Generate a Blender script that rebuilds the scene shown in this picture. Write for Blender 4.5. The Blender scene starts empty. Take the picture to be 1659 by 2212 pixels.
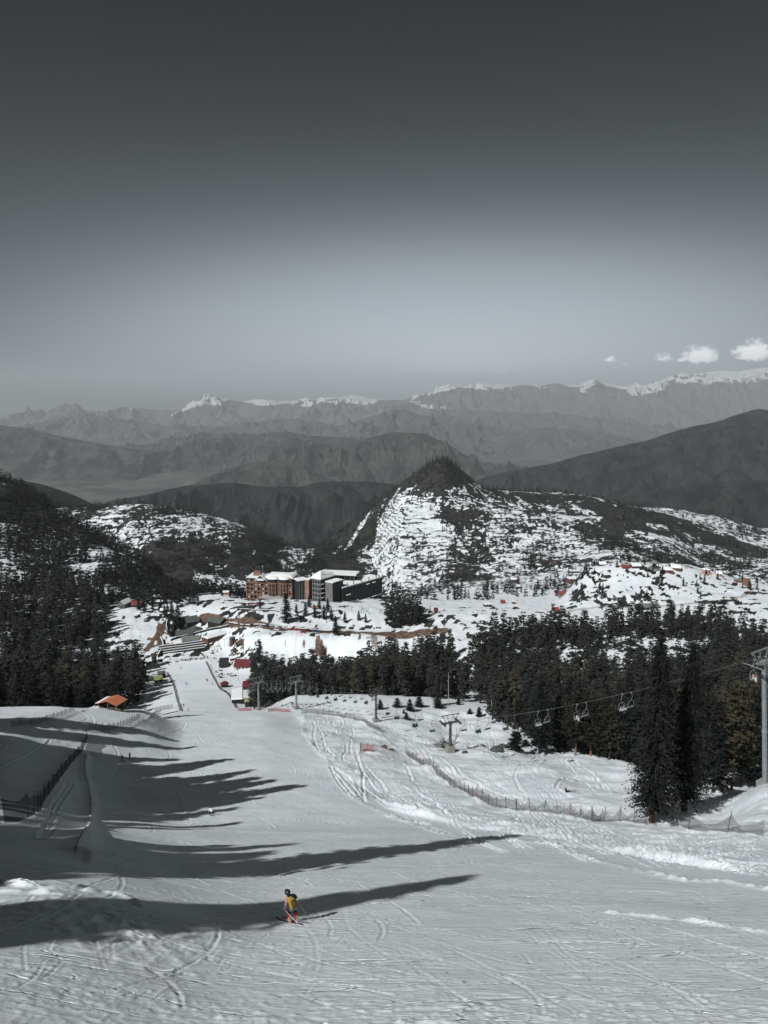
import bpy, math, random
import numpy as np
from mathutils import Vector, Matrix, Euler
R = math.radians
random.seed(7)
SC = bpy.context.scene
# ------------------------------------------------ camera
F, CX, CY = 1670.0, 829.5, 1106.0            # focal length and centre, in pixels of the 1659 x 2212 view of the photo
PITCH = R(8.68); CP, SP = math.cos(PITCH), math.sin(PITCH)
cd = bpy.data.cameras.new('camera'); cam = bpy.data.objects.new('camera', cd)
SC.collection.objects.link(cam); SC.camera = cam
cam.location = (0, 0, 0); cam.rotation_euler = (R(90) - PITCH, 0, 0)
cd.sensor_fit = 'VERTICAL'; cd.sensor_height = 24; cd.lens = 24 * F / 2212
cd.clip_start = 0.3; cd.clip_end = 250000
# ------------------------------------------------ sun
SUND = Vector((2.1, 2.4, -2.9)).normalized()  # the way the light travels
sd = bpy.data.lights.new('sun', 'SUN'); sd.energy = 5.0; sd.angle = R(0.5); sd.color = (1.0, 0.98, 0.955)
sun = bpy.data.objects.new('sun', sd); SC.collection.objects.link(sun)
sun.rotation_euler = SUND.to_track_quat('-Z', 'Y').to_euler()
# ------------------------------------------------ sky
W = bpy.data.worlds.new('World'); SC.world = W; W.use_nodes = True
def build_world():
    nt = W.node_tree; N = nt.nodes; L = nt.links; N.clear()
    out = N.new('ShaderNodeOutputWorld'); bg = N.new('ShaderNodeBackground'); L.new(bg.outputs[0], out.inputs[0])
    sky = N.new('ShaderNodeTexSky'); sky.sky_type = 'NISHITA'; sky.sun_disc = False
    sky.sun_elevation = math.asin(-SUND.z); sky.sun_rotation = math.atan2(-SUND.x, -SUND.y)
    sky.altitude = 2600; sky.dust_density = 1.0
    hs = N.new('ShaderNodeHueSaturation'); hs.inputs['Saturation'].default_value = 0.12; L.new(sky.outputs[0], hs.inputs['Color'])
    tc = N.new('ShaderNodeTexCoord'); sx = N.new('ShaderNodeSeparateXYZ'); L.new(tc.outputs['Generated'], sx.inputs[0])
    def m(op, a, b=None, c=None):
        n = N.new('ShaderNodeMath'); n.operation = op
        for i, v in enumerate((a, b, c)):
            if v is None: continue
            if isinstance(v, (int, float)): n.inputs[i].default_value = v
            else: L.new(v, n.inputs[i])
        return n.outputs[0]
    X, Y, Z = sx.outputs
    az = m('ARCTAN2', X, Y); el = m('ARCSINE', Z)
    # broad pale glow above the far ranges
    gx = m('DIVIDE', m('SUBTRACT', az, 0.10), 1.35)
    up = m('DIVIDE', m('SUBTRACT', el, 0.03), 0.40); dn = m('DIVIDE', m('SUBTRACT', 0.03, el), 0.10)
    gy = m('MAXIMUM', up, dn)
    g = m('SQRT', m('ADD', m('MULTIPLY', gx, gx), m('MULTIPLY', gy, gy)))
    cr = N.new('ShaderNodeValToRGB'); L.new(g, cr.inputs[0]); cr.color_ramp.interpolation = 'B_SPLINE'
    st = GLOW
    e = cr.color_ramp.elements
    while len(e) < len(st): e.new(0.5)
    for i, (p, r) in enumerate(st):
        e[i].position = p; t_ = .80 + p * .0; e[i].color = (r * (.90 - .10 * p), r, r * (1.08 + .05 * p), 1)
    # a little of the physical sky on top
    mx = N.new('ShaderNodeMix'); mx.data_type = 'RGBA'; mx.blend_type = 'ADD'; mx.inputs[0].default_value = 0.0006
    L.new(cr.outputs[0], mx.inputs[6]); L.new(hs.outputs[0], mx.inputs[7])
    col = mx.outputs[2]
    # small fair-weather clouds low over the ranges at the right
    cv = N.new('ShaderNodeCombineXYZ'); L.new(m('MULTIPLY', az, 70), cv.inputs[0]); L.new(m('MULTIPLY', el, 95), cv.inputs[1])
    nz = N.new('ShaderNodeTexNoise'); L.new(cv.outputs[0], nz.inputs['Vector']); nz.inputs['Scale'].default_value = 1.6; nz.inputs['Detail'].default_value = 7; nz.inputs['Roughness'].default_value = .62
    tot = None
    for (px, v, rx, ry, s) in CLOUDS:
        t = (v - 1106) / F; a = math.atan2((px - 829.5) / F, CP - t * SP); ez = math.atan2(-SP - t * CP, math.hypot((px - 829.5) / F, CP - t * SP))
        ax = m('DIVIDE', m('SUBTRACT', az, a), rx / F); ay = m('DIVIDE', m('SUBTRACT', el, ez), ry / F)
        ay = m('MAXIMUM', ay, m('MULTIPLY', ay, -2.2))      # flat base
        d = m('SQRT', m('ADD', m('MULTIPLY', ax, ax), m('MULTIPLY', ay, ay)))
        f = m('MULTIPLY', m('SUBTRACT', 1.25, d), s)
        tot = f if tot is None else m('MAXIMUM', tot, f)
    k = m('ADD', tot, m('MULTIPLY', m('SUBTRACT', nz.outputs[0], 0.5), 2.6))
    mr = N.new('ShaderNodeMapRange'); mr.interpolation_type = 'SMOOTHSTEP'; L.new(k, mr.inputs[0]); mr.inputs[1].default_value = .45; mr.inputs[2].default_value = 1.5; mr.inputs[4].default_value = .9
    mm = m('MULTIPLY', mr.outputs[0], m('GREATER_THAN', tot, -.6))
    mc = N.new('ShaderNodeMix'); mc.data_type = 'RGBA'; L.new(mm, mc.inputs[0]); L.new(col, mc.inputs[6]); mc.inputs[7].default_value = (1.25, 1.28, 1.30, 1)
    L.new(mc.outputs[2], bg.inputs[0]); bg.inputs[1].default_value = 1.0
GLOW = [(0, .70), (.086, .60), (.19, .50), (.31, .36), (.42, .185), (.54, .082), (.72, .029), (1.0, .009)]
CLOUDS = [(1318, 778, 22, 11, 1.2), (1512, 773, 40, 26, 1.9), (1435, 775, 24, 15, 1.2), (1470, 779, 22, 9, 1.0), (1628, 766, 42, 30, 1.9), (1085, 804, 24, 8, .55), (1230, 790, 34, 6, .4), (1350, 789, 18, 6, .7)]
build_world()
SC.view_settings.view_transform = 'Standard'; SC.view_settings.look = 'None'
SC.view_settings.exposure = 0.0; SC.view_settings.gamma = 1.0
SC.cycles.use_denoising = True
SC.cycles.max_bounces = 5; SC.cycles.diffuse_bounces = 2; SC.cycles.transparent_max_bounces = 12; SC.cycles.volume_bounces = 0
# ------------------------------------------------ helpers
def link(o, parent=None):
    SC.collection.objects.link(o)
    if parent is not None: o.parent = parent
    return o
def tag(o, label=None, cat=None, group=None, kind=None):
    if label: o['label'] = label
    if cat: o['category'] = cat
    if group: o['group'] = group
    if kind: o['kind'] = kind
    return o
def empty(name, loc=(0, 0, 0), rz=0.0):
    o = bpy.data.objects.new(name, None); o.empty_display_size = .3; link(o); o.location = loc; o.rotation_euler = (0, 0, rz); return o
def copy_tree(o, parent=None):
    c = o.copy(); SC.collection.objects.link(c)
    if parent is not None:
        c.parent = parent
    for ch in KIDS.get(o.name, []): copy_tree(ch, c)
    return c
KIDS = {}
def reg(o):
    """remember the children of a finished thing so copies are quick"""
    def rec(x):
        KIDS[x.name] = list(x.children)
        for ch in x.children: rec(ch)
    rec(o)
def mesh_np(name, V, Fc, mats=(), midx=None, smooth=False):
    """V (n,3), Fc (m,3) or (m,4) int arrays"""
    me = bpy.data.meshes.new(name); V = np.asarray(V, np.float32); Fc = np.asarray(Fc, np.int32)
    k = Fc.shape[1]; me.vertices.add(len(V)); me.vertices.foreach_set('co', V.ravel())
    me.loops.add(Fc.size); me.loops.foreach_set('vertex_index', Fc.ravel())
    me.polygons.add(len(Fc)); me.polygons.foreach_set('loop_start', np.arange(0, Fc.size, k, dtype=np.int32))
    if midx is not None: me.polygons.foreach_set('material_index', np.asarray(midx, np.int32))
    if smooth: me.polygons.foreach_set('use_smooth', np.ones(len(Fc), bool))
    for m_ in mats: me.materials.append(m_)
    me.update(calc_edges=True); return me
class MB:
    """collects simple shapes into one mesh"""
    def __init__(s): s.v = []; s.f = []; s.m = []
    def add(s, vs, fs, mi=0):
        b = len(s.v); s.v += [tuple(v) for v in vs]; s.f += [tuple(i + b for i in f) for f in fs]; s.m += [mi] * len(fs)
    def box(s, x0, x1, y0, y1, z0, z1, mi=0, M=None):
        vs = [Vector((x, y, z)) for x in (x0, x1) for y in (y0, y1) for z in (z0, z1)]
        if M is not None: vs = [M @ v for v in vs]
        s.add(vs, [(0, 1, 3, 2), (4, 6, 7, 5), (0, 4, 5, 1), (2, 3, 7, 6), (0, 2, 6, 4), (1, 5, 7, 3)], mi)
    def prism(s, poly, y0, y1, mi=0):
        """poly = [(x, z)...] extruded along y"""
        n = len(poly); vs = [(x, y0, z) for x, z in poly] + [(x, y1, z) for x, z in poly]
        fs = [tuple(range(n))[::-1], tuple(range(n, 2 * n))] + [(i, (i + 1) % n, n + (i + 1) % n, n + i) for i in range(n)]
        s.add(vs, fs, mi)
    def slab(s, poly, z0, z1, mi=0):
        n = len(poly); vs = [(x, y, z0) for x, y in poly] + [(x, y, z1) for x, y in poly]
        fs = [tuple(range(n))[::-1], tuple(range(n, 2 * n))] + [(i, (i + 1) % n, n + (i + 1) % n, n + i) for i in range(n)]
        s.add(vs, fs, mi)
    def tube(s, pts, r, n=6, mi=0, r2=None, cap=True):
        pts = [Vector(p) for p in pts]; rings = []
        k = len(pts)
        for i, p in enumerate(pts):
            d = (pts[min(i + 1, k - 1)] - pts[max(i - 1, 0)]).normalized()
            a = d.orthogonal().normalized() if abs(d.z) > .9 else d.cross(Vector((0, 0, 1))).normalized(); b = d.cross(a)
            rr = r if r2 is None else r + (r2 - r) * i / (k - 1)
            rings.append([p + (a * math.cos(2 * math.pi * j / n) + b * math.sin(2 * math.pi * j / n)) * rr for j in range(n)])
        vs = [v for rg in rings for v in rg]; fs = []
        for i in range(k - 1):
            for j in range(n): fs.append((i * n + j, i * n + (j + 1) % n, (i + 1) * n + (j + 1) % n, (i + 1) * n + j))
        if cap: fs.append(tuple(range(n))[::-1]); fs.append(tuple((k - 1) * n + j for j in range(n)))
        s.add(vs, fs, mi)
    def ball(s, c, rx, ry=None, rz=None, n=8, mi=0):
        ry = ry or rx; rz = rz or rx; vs = []; fs = []; h = n // 2 + 1
        for i in range(h + 1):
            a = math.pi * i / h
            for j in range(n):
                b = 2 * math.pi * j / n; vs.append((c[0] + rx * math.sin(a) * math.cos(b), c[1] + ry * math.sin(a) * math.sin(b), c[2] + rz * math.cos(a)))
        for i in range(h):
            for j in range(n): fs.append((i * n + j, (i + 1) * n + j, (i + 1) * n + (j + 1) % n, i * n + (j + 1) % n))
        s.add(vs, fs, mi)
    def mesh(s, name, mats, smooth=False):
        me = bpy.data.meshes.new(name); me.from_pydata([tuple(v) for v in s.v], [], s.f)
        for m_ in (mats if isinstance(mats, (list, tuple)) else [mats]): me.materials.append(m_)
        me.polygons.foreach_set('material_index', s.m)
        if smooth: me.polygons.foreach_set('use_smooth', [True] * len(s.f))
        me.update(); return me
    def build(s, name, mats, parent=None, smooth=False):
        return link(bpy.data.objects.new(name, s.mesh(name, mats, smooth)), parent)
ORD = 'first second third fourth fifth sixth seventh eighth ninth tenth eleventh twelfth thirteenth fourteenth fifteenth sixteenth seventeenth eighteenth nineteenth twentieth'.split() + ['twenty-' + w for w in 'first second third fourth fifth sixth seventh eighth ninth'.split()] + ['thirtieth'] + ['thirty-' + w for w in 'first second third fourth fifth sixth seventh eighth ninth'.split()] + ['fortieth'] + ['forty-' + w for w in 'first second third fourth fifth sixth seventh eighth ninth'.split()]
def number_row(objs, text):
    """labels counted from the left of the picture; text has one %s"""
    objs = [o for o in objs if o is not None]
    objs.sort(key=lambda o: float(project(o.location.x, o.location.y, o.location.z)[0]))
    for i, o in enumerate(objs):
        if i < len(ORD): o['label'] = text % ORD[i]
# ------------------------------------------------ materials
MATS = {}
def mat(name, col, rough=.8, var=.15, scale=2.0, metal=0.0, spec=.3, bump=0.0, obj=True, trans=0.0):
    if name in MATS: return MATS[name]
    m_ = bpy.data.materials.new(name); MATS[name] = m_; m_.use_nodes = True; N = m_.node_tree.nodes; L = m_.node_tree.links
    b = N['Principled BSDF']; b.inputs['Roughness'].default_value = rough; b.inputs['Metallic'].default_value = metal
    b.inputs['Specular IOR Level'].default_value = spec
    tc = N.new('ShaderNodeTexCoord'); nz = N.new('ShaderNodeTexNoise'); nz.inputs['Scale'].default_value = scale; nz.inputs['Detail'].default_value = 5
    L.new(tc.outputs['Object'], nz.inputs['Vector'])
    mr = N.new('ShaderNodeMapRange'); L.new(nz.outputs[0], mr.inputs[0]); mr.inputs[1].default_value = .3; mr.inputs[2].default_value = .7
    mr.inputs[3].default_value = 1 - var; mr.inputs[4].default_value = 1 + var
    mx = N.new('ShaderNodeMix'); mx.data_type = 'RGBA'; mx.blend_type = 'MULTIPLY'; mx.inputs[0].default_value = 1
    mx.inputs[6].default_value = (*col, 1); L.new(mr.outputs[0], mx.inputs[7]); L.new(mx.outputs[2], b.inputs['Base Color'])
    if bump:
        bp = N.new('ShaderNodeBump'); bp.inputs['Strength'].default_value = .6; bp.inputs['Distance'].default_value = bump
        L.new(nz.outputs[0], bp.inputs['Height']); L.new(bp.outputs[0], b.inputs['Normal'])
    if trans:
        o = N['Material Output']; tr = N.new('ShaderNodeBsdfTransparent'); ms = N.new('ShaderNodeMixShader'); ms.inputs[0].default_value = trans
        L.new(b.outputs[0], ms.inputs[1]); L.new(tr.outputs[0], ms.inputs[2]); L.new(ms.outputs[0], o.inputs[0])
    return m_
# ------------------------------------------------ noise
def _h(ix, iy, seed):
    h = (ix.astype(np.int64) * 374761393 + iy.astype(np.int64) * 668265263 + seed * 974634777) & 0xffffffff
    h = ((h ^ (h >> 13)) * 1274126177) & 0xffffffff
    return ((h ^ (h >> 16)) & 0xffff) / 65536.0 * 2 * math.pi
def pn(x, y, seed=0):
    x = np.asarray(x, float); y = np.asarray(y, float)
    ix = np.floor(x); iy = np.floor(y); fx = x - ix; fy = y - iy
    u = fx * fx * fx * (fx * (fx * 6 - 15) + 10); w = fy * fy * fy * (fy * (fy * 6 - 15) + 10)
    def g(a, b):
        t = _h(ix + a, iy + b, seed); return np.cos(t) * (fx - a) + np.sin(t) * (fy - b)
    return ((g(0, 0) * (1 - u) + g(1, 0) * u) * (1 - w) + (g(0, 1) * (1 - u) + g(1, 1) * u) * w) * 1.5
def fbm(x, y, o=4, seed=0, gain=.5):
    s = 0; a = 1; n = 0
    for i in range(o): s = s + a * pn(x * 2**i, y * 2**i, seed + i * 17); n += a; a *= gain
    return s / n
def ridged(x, y, o=4, seed=0, gain=.5):
    s = 0; a = 1; n = 0
    for i in range(o): s = s + a * (1 - 2 * np.abs(pn(x * 2**i, y * 2**i, seed + i * 17))); n += a; a *= gain
    return s / n
def sstep(a, b, x):
    t = np.clip((x - a) / (b - a), 0, 1); return t * t * (3 - 2 * t)
def zat(Y, v): return -Y * math.tan(PITCH + math.atan((v - CY) / F))
def pixdir(px, v):
    a = (px - CX) / F; t = (v - CY) / F; return np.array((a, CP - t * SP, -SP - t * CP))
def project(X, Y, Z):
    zc = Y * CP - Z * SP; dc = -Y * SP - Z * CP; zc = np.maximum(zc, .5)
    return CX + F * X / zc, CY + F * dc / zc
# ------------------------------------------------ terrain: height profiles (forward distance, row or height) for a fan of directions
def line(Y): return -7.5 - .517 * Y
NEAR = [(-60, 23.5), (-20, line(-20)), (0, -7.5), (31, -23.5), (60, line(60)), (85, line(85))]
PROF = {
 -900: NEAR[:4] + [(60, -34), (90, -45.), (123, -56.), (150, -64.), (215, -84.), (240, -94.), (300, -110.), (380, -125.), (480, -130.), (600, -120.), (800, -90.), (1000, -60.), (1100, -80.), (1300, -200.), (1500, -300.), (2000, -420.), (2600, -600.)],
 0: NEAR[:4] + [(60, -36.), (90, -49.5), (123, -60.5), (150, -69.), (218, 1530), (235, -103.), (300, -128.), (380, -146.), (480, -150.), (600, 1290), (800, 1140), (1000, 1032), (1080, -140.), (1300, -300.), (1500, -330.), (2000, -420.), (2600, -600.)],
 100: NEAR[:4] + [(60, -36.8), (90, -51), (123, -63), (150, -71.5), (222, 1528), (240, -108.), (300, -130.), (380, -152.), (480, -165.), (600, 1310), (780, 1190), (950, 1082), (1030, -160.), (1150, -260.), (1400, 1098), (1500, -230.), (2000, -420.), (2600, -600.)],
 200: NEAR[:4] + [(60, -37.5), (90, -53), (123, -67), (150, -75), (228, 1530), (250, -112.), (300, -132.), (380, -158.), (480, -176.), (550, 1370), (620, 1300), (700, 1250), (880, 1150), (960, -200.), (1050, -270.), (1400, 1095), (1500, -235.), (2000, -420.), (2600, -600.)],
 300: NEAR[:4] + [(60, -38.2), (90, -53.7), (123, -69), (160, -81), (240, 1532), (262, -115.), (300, -132.), (380, -160.), (450, -172.), (500, 1432), (620, 1310), (700, 1270), (800, 1210), (880, -215.), (1000, -262.), (1400, 1090), (1500, -235.), (2000, -430.), (2600, -600.)],
 400: NEAR + [(104, -61.3), (200, -95.), (300, 1537), (330, -142.), (360, -151.), (430, -168.), (505, 1425), (560, 1372), (620, 1312), (700, 1285), (800, -215.), (1000, 1275), (1400, 1103), (1500, -240.), (2000, -430.), (2600, -600.)],
 480: NEAR + [(104, -61.3), (200, -95.), (300, 1537), (330, -141.), (370, 1521), (430, -168.), (505, 1425), (522, 1405), (545, 1368), (600, 1315), (650, 1292), (700, 1280), (800, -220.), (1000, -266.), (1400, 1122), (1500, -250.), (2000, -440.), (2600, -600.)],
 560: NEAR + [(104, -61.3), (200, -95.), (300, 1534), (330, -140.), (400, -163.), (470, 1440), (500, 1402), (515, 1370), (530, 1358), (560, 1322), (600, 1302), (640, 1295), (720, -200.), (800, -230.), (1000, -280.), (1400, 1150), (1500, -280.), (2000, -450.), (2600, -600.)],
 640: NEAR + [(104, -61.3), (200, -95.5), (300, 1533), (333, 1502), (350, -144.), (420, -166.), (480, 1430), (492, 1420), (505, 1374), (530, 1358), (560, 1325), (600, 1303), (650, 1294), (740, -215.), (850, -265.), (1000, -310.), (1400, 1186), (1500, -300.), (2000, -460.), (2600, -600.)],
 720: NEAR + [(104, -61.3), (200, -96), (300, 1536), (331, 1500), (350, -144.), (425, -166.), (485, 1425), (497, 1418), (508, 1375), (530, 1360), (560, 1325), (600, 1310), (640, 1300), (750, -210.), (850, -260.), (1050, -310.), (1400, 1196), (1700, 1168), (1800, -330.), (2000, -460.), (2600, -650.)],
 800: NEAR + [(104, -61.3), (200, -97.), (272, 1559), (330, 1500), (350, -143.), (430, -165.), (490, 1420), (510, 1374), (530, 1362), (565, 1322), (640, 1300), (760, 1282), (900, -262.), (1200, -310.), (1400, 1200), (1550, 1145), (1700, 1102), (1800, -280.), (2150, -460.), (2600, -650.)],
 870: NEAR + [(104, -61.3), (200, -98.), (250, 1592), (330, 1504), (350, -142.), (430, -164.), (500, 1405), (530, 1360), (580, 1318), (660, 1300), (800, 1288), (950, -255.), (1150, 1245), (1300, 1190), (1500, 1105), (1700, 1040), (1800, -250.), (2200, -460.), (2700, -650.)],
 960: NEAR + [(104, -61.3), (160, 1680), (215, 1626), (270, 1580), (330, 1510), (350, -142.), (430, -163.), (540, 1338), (600, 1312), (800, 1290), (1000, 1265), (1250, 1195), (1500, 1090), (1700, 990), (1800, -215.), (2300, -460.), (2700, -650.)],
 1050: NEAR + [(104, -61.3), (160, 1680), (215, 1620), (265, 1582), (310, 1535), (340, -140.), (430, 1452), (540, 1334), (600, 1311), (800, 1288), (1000, 1260), (1250, 1195), (1500, 1105), (1700, 1054), (1800, -250.), (2300, -460.), (2700, -650.)],
 1200: NEAR + [(104, 1775), (140, 1700), (190, 1637), (212, -105.), (260, -120.), (420, 1452), (540, 1332), (600, 1310), (800, 1280), (1000, 1248), (1250, 1190), (1500, 1110), (1750, 1064), (1860, -260.), (2300, -460.), (2700, -650.)],
 1270: NEAR + [(104, 1775), (140, 1705), (182, 1645), (205, -103.), (260, -121.), (420, 1446), (550, 1325), (610, 1270), (650, 1228), (700, -165.), (800, -220.), (1000, 1240), (1250, 1185), (1500, 1115), (1700, 1074), (1850, -260.), (2300, -460.), (2700, -650.)],
 1350: NEAR + [(104, 1775), (140, 1710), (172, 1655), (192, -99.), (260, -122.), (420, 1440), (560, 1318), (610, 1262), (650, 1218), (700, -158.), (800, -215.), (1000, 1236), (1250, 1175), (1500, 1115), (1670, 1093), (1800, -260.), (2300, -460.), (2700, -650.)],
 1450: NEAR + [(104, 1775), (135, 1722), (158, 1685), (178, -96.), (260, -122.), (420, 1440), (560, 1312), (615, 1262), (655, 1222), (710, -160.), (850, -225.), (1100, 1225), (1300, 1175), (1500, 1140), (1620, 1128), (1800, -270.), (2300, -470.), (2700, -650.)],
 1550: NEAR + [(104, 1775), (128, 1730), (148, 1702), (168, -94.), (260, -122.), (420, 1438), (560, 1305), (620, 1268), (660, 1243), (720, -172.), (880, -235.), (1250, 1215), (1560, 1160), (1800, -290.), (2300, -470.), (2700, -650.)],
 1659: NEAR + [(100, line(100)+2), (118, 1690), (136, -75.), (170, -95.), (260, -122.), (420, 1425), (520, 1322), (560, 1298), (640, 1264), (720, -188.), (900, -245.), (1250, 1215), (1500, 1190), (1800, -320.), (2300, -480.), (2700, -650.)],
 2500: NEAR + [(100, line(100)+3), (118, line(118)+5), (136, -72.), (170, -92.), (260, -118.), (420, -140.), (520, -150.), (640, -150.), (720, -180.), (900, -230.), (1250, -270.), (1500, -300.), (1800, -360.), (2300, -480.), (2700, -650.)],
}
def pchip(x, y, xi):
    x = np.array(x, float); y = np.array(y, float); h = np.diff(x); d = np.diff(y) / h; m_ = np.zeros_like(y)
    for i in range(1, len(x) - 1):
        if d[i-1] * d[i] > 0:
            w1 = 2 * h[i] + h[i-1]; w2 = h[i] + 2 * h[i-1]; m_[i] = (w1 + w2) / (w1 / d[i-1] + w2 / d[i])
    m_[0] = d[0]; m_[-1] = d[-1]
    k = np.clip(np.searchsorted(x, xi) - 1, 0, len(x) - 2); t = (xi - x[k]) / h[k]
    return ((2*t**3 - 3*t**2 + 1) * y[k] + (t**3 - 2*t**2 + t) * h[k] * m_[k] + (-2*t**3 + 3*t**2) * y[k+1] + (t**3 - t**2) * h[k] * m_[k+1])
FAR_Z = -930.0
# rows
rows = [-60.]
while rows[-1] < 18: rows.append(rows[-1] + (3. if rows[-1] < 0 else .5))
while rows[-1] < 2100: rows.append(rows[-1] + min(3.2, .09 * (rows[-1] / 20) ** 1.12))
while rows[-1] < 9000: rows.append(rows[-1] * 1.02)
while rows[-1] < 90000: rows.append(rows[-1] * 1.08)
ROWS = np.array(rows)
# columns: X = s * (Y + 25)
a = np.arange(-.60, .6001, .00125)
b_ = []; q = .6
while q < 1.6: b_.append(q); q += .004 + (q - .6) * .06
COLS = np.concatenate((-np.array(b_[1:])[::-1], a, np.array(b_[1:])))
YY, SS = np.meshgrid(ROWS, COLS, indexing='ij')
XX = SS * (YY + 25 + np.maximum(0, -YY) * 2.0)
nr, ncl = YY.shape
def gfac(Y):
    return np.interp(Y, [18, 31, 60, 104, 200, 300, 505, 650, 1000, 1500, 2000], [1.13, 1.10, 1.086, 1.077, 1.06, 1.053, 1.042, 1.03, 1.026, 1.01, 1.0])
keys = sorted(PROF); PZ = []
for k_ in keys:
    pts = [(Y, zat(Y, v) if v > 200 else v) for Y, v in PROF[k_]]
    pts += [(4500, -880), (7000, FAR_Z), (100000, FAR_Z)]
    PZ.append(pchip([p[0] for p in pts], [p[1] for p in pts], ROWS))
for k_, v_ in ((760, 1136), (835, 1071), (910, 1012), (935, 996), (1000, 1018)):     # the peak's outline, finer
    j_ = int(np.searchsorted(keys, k_)); f_ = (k_ - keys[j_-1]) / (keys[j_] - keys[j_-1]); z_ = PZ[j_-1] * (1 - f_) + PZ[j_] * f_
    z_ = z_ + (zat(1700, v_) - np.interp(1700, ROWS, z_)) * np.exp(-((ROWS - 1700) / 170) ** 2); keys.insert(j_, k_); PZ.insert(j_, z_)
PZ = np.array(PZ).T        # rows x keys
def smooth1(A, n, axis):
    for _ in range(n):
        A = (np.roll(A, 1, axis) + 2 * A + np.roll(A, -1, axis)) / 4
    return A
g = gfac(ROWS)[:, None]
yc = np.maximum(YY, 18.)
PXC = CX + F * XX / (np.maximum(yc, 5) * g)      # column of each vertex in the photo
ZZ = np.empty_like(XX)
def catmull_cols(row, px):
    k = np.clip(np.searchsorted(keys, px) - 1, 0, len(keys) - 2); K = np.array(keys, float)
    # monotone-ish cubic through the columns
    h = np.diff(K); d = np.diff(row) / h; m_ = np.zeros(len(K)); m_[1:-1] = np.where(d[:-1] * d[1:] > 0, 2 * d[:-1] * d[1:] / (d[:-1] + d[1:] + 1e-12), 0)
    t = np.clip((px - K[k]) / h[k], 0, 1)
    return ((2*t**3 - 3*t**2 + 1) * row[k] + (t**3 - 2*t**2 + t) * h[k] * m_[k] + (-2*t**3 + 3*t**2) * row[k+1] + (t**3 - t**2) * h[k] * m_[k+1])
for i in range(nr): ZZ[i] = catmull_cols(PZ[i], np.clip(PXC[i], keys[0], keys[-1]))
def BASEPROJ(): return project(XX, YY, ZZ)
PX, PV = BASEPROJ()
near = sstep(10, 20, YY) 
# groomed / rough mask
xb = np.interp(PV, [1535, 1600, 1650, 1700, 1750, 1790, 1810, 1850, 1900, 1960, 2100], [640, 665, 712, 775, 850, 1010, 1190, 1400, 1680, 2100, 4000])
off = np.where(YY < 320, sstep(-10, 14, PX - xb), 0) * sstep(1525, 1545, PV) * sstep(25, 35, YY)
xl = np.interp(PV, [1535, 1600, 1700, 1900, 1960], [330, 215, 196, 190, 190])
offl = np.where(YY < 300, sstep(-12, 12, xl - PX), 0) * sstep(1935, 1900, PV) * sstep(25, 35, YY)
beyond = sstep(300, 330, YY)
isl = sstep(260, 330, PX) * sstep(640, 560, PX) * sstep(1410, 1440, PV) * beyond   # lower piste
rough = np.clip(off + offl + beyond * (1 - isl), 0, 1)
# mounds and dips
ZZ += 1.75 * sstep(620, 60, CX + F * XX / (np.clip(YY, 30, 1e9) * g)) * sstep(-20, 8, YY) * sstep(100, 42, YY)      # the piste banks up towards its left side
def lobes(x, y, wl, seed): return fbm(x / wl, y / wl, 3, seed)
ZZ += off * (2.2 * lobes(XX, YY * .8, 26, 3) + .85 * lobes(XX * .8 + YY * .3, YY * .8, 9, 5)) * sstep(30, 60, YY)
ZZ += off * .24 * (ridged(XX / 5 + .35 * YY / 5, (YY - .3 * XX) / 2.2, 3, 71)) * sstep(30, 50, YY)
ZZ += offl * .5 * lobes(XX, YY, 20, 9)
ZZ += (1 - rough) * near * (.34 * lobes(XX, YY, 30, 11) + .05 * lobes(XX, YY, 6, 12) + sstep(60, 110, YY) * sstep(330, 290, YY) * (.22 * lobes(XX + YY * .5, YY * .6, 12, 13) + .07 * lobes(XX, YY, 4, 14)))
mid = sstep(320, 380, YY) * (1 - isl)
ZZ += mid * sstep(1000, 700, YY) * (1.3 * lobes(XX, YY, 22, 21) + .35 * lobes(XX, YY, 7, 22))
basea = mid * sstep(400, 430, YY) * sstep(640, 600, YY) * np.clip(fbm(XX / 26, YY / 26, 2, 23) * 2.2 + .35, 0, 1)
ZZ += basea * .75 * ridged(XX / 6, YY / 6, 3, 25)
hill = sstep(700, 1000, YY) * sstep(7000, 3000, YY)
ridge_n = ridged(XX / 230, YY / 330, 5, 31)
ZZ += hill * (9 * (ridge_n - .42) + 4 * fbm(XX / 60, YY / 60, 4, 33)) * (1 - .75 * np.exp(-((PV - np.interp(PX, [0, 130, 300, 420, 560, 650, 720, 800, 870, 950, 1050, 1200, 1400, 1550, 1659], [1035, 1095, 1090, 1103, 1150, 1186, 1168, 1102, 1040, 990, 1054, 1064, 1112, 1160, 1190])) / 14) ** 2))
plain = sstep(4000, 7000, YY)
ZZ += plain * 8 * fbm(XX / 900, YY / 900, 4, 41)
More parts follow.
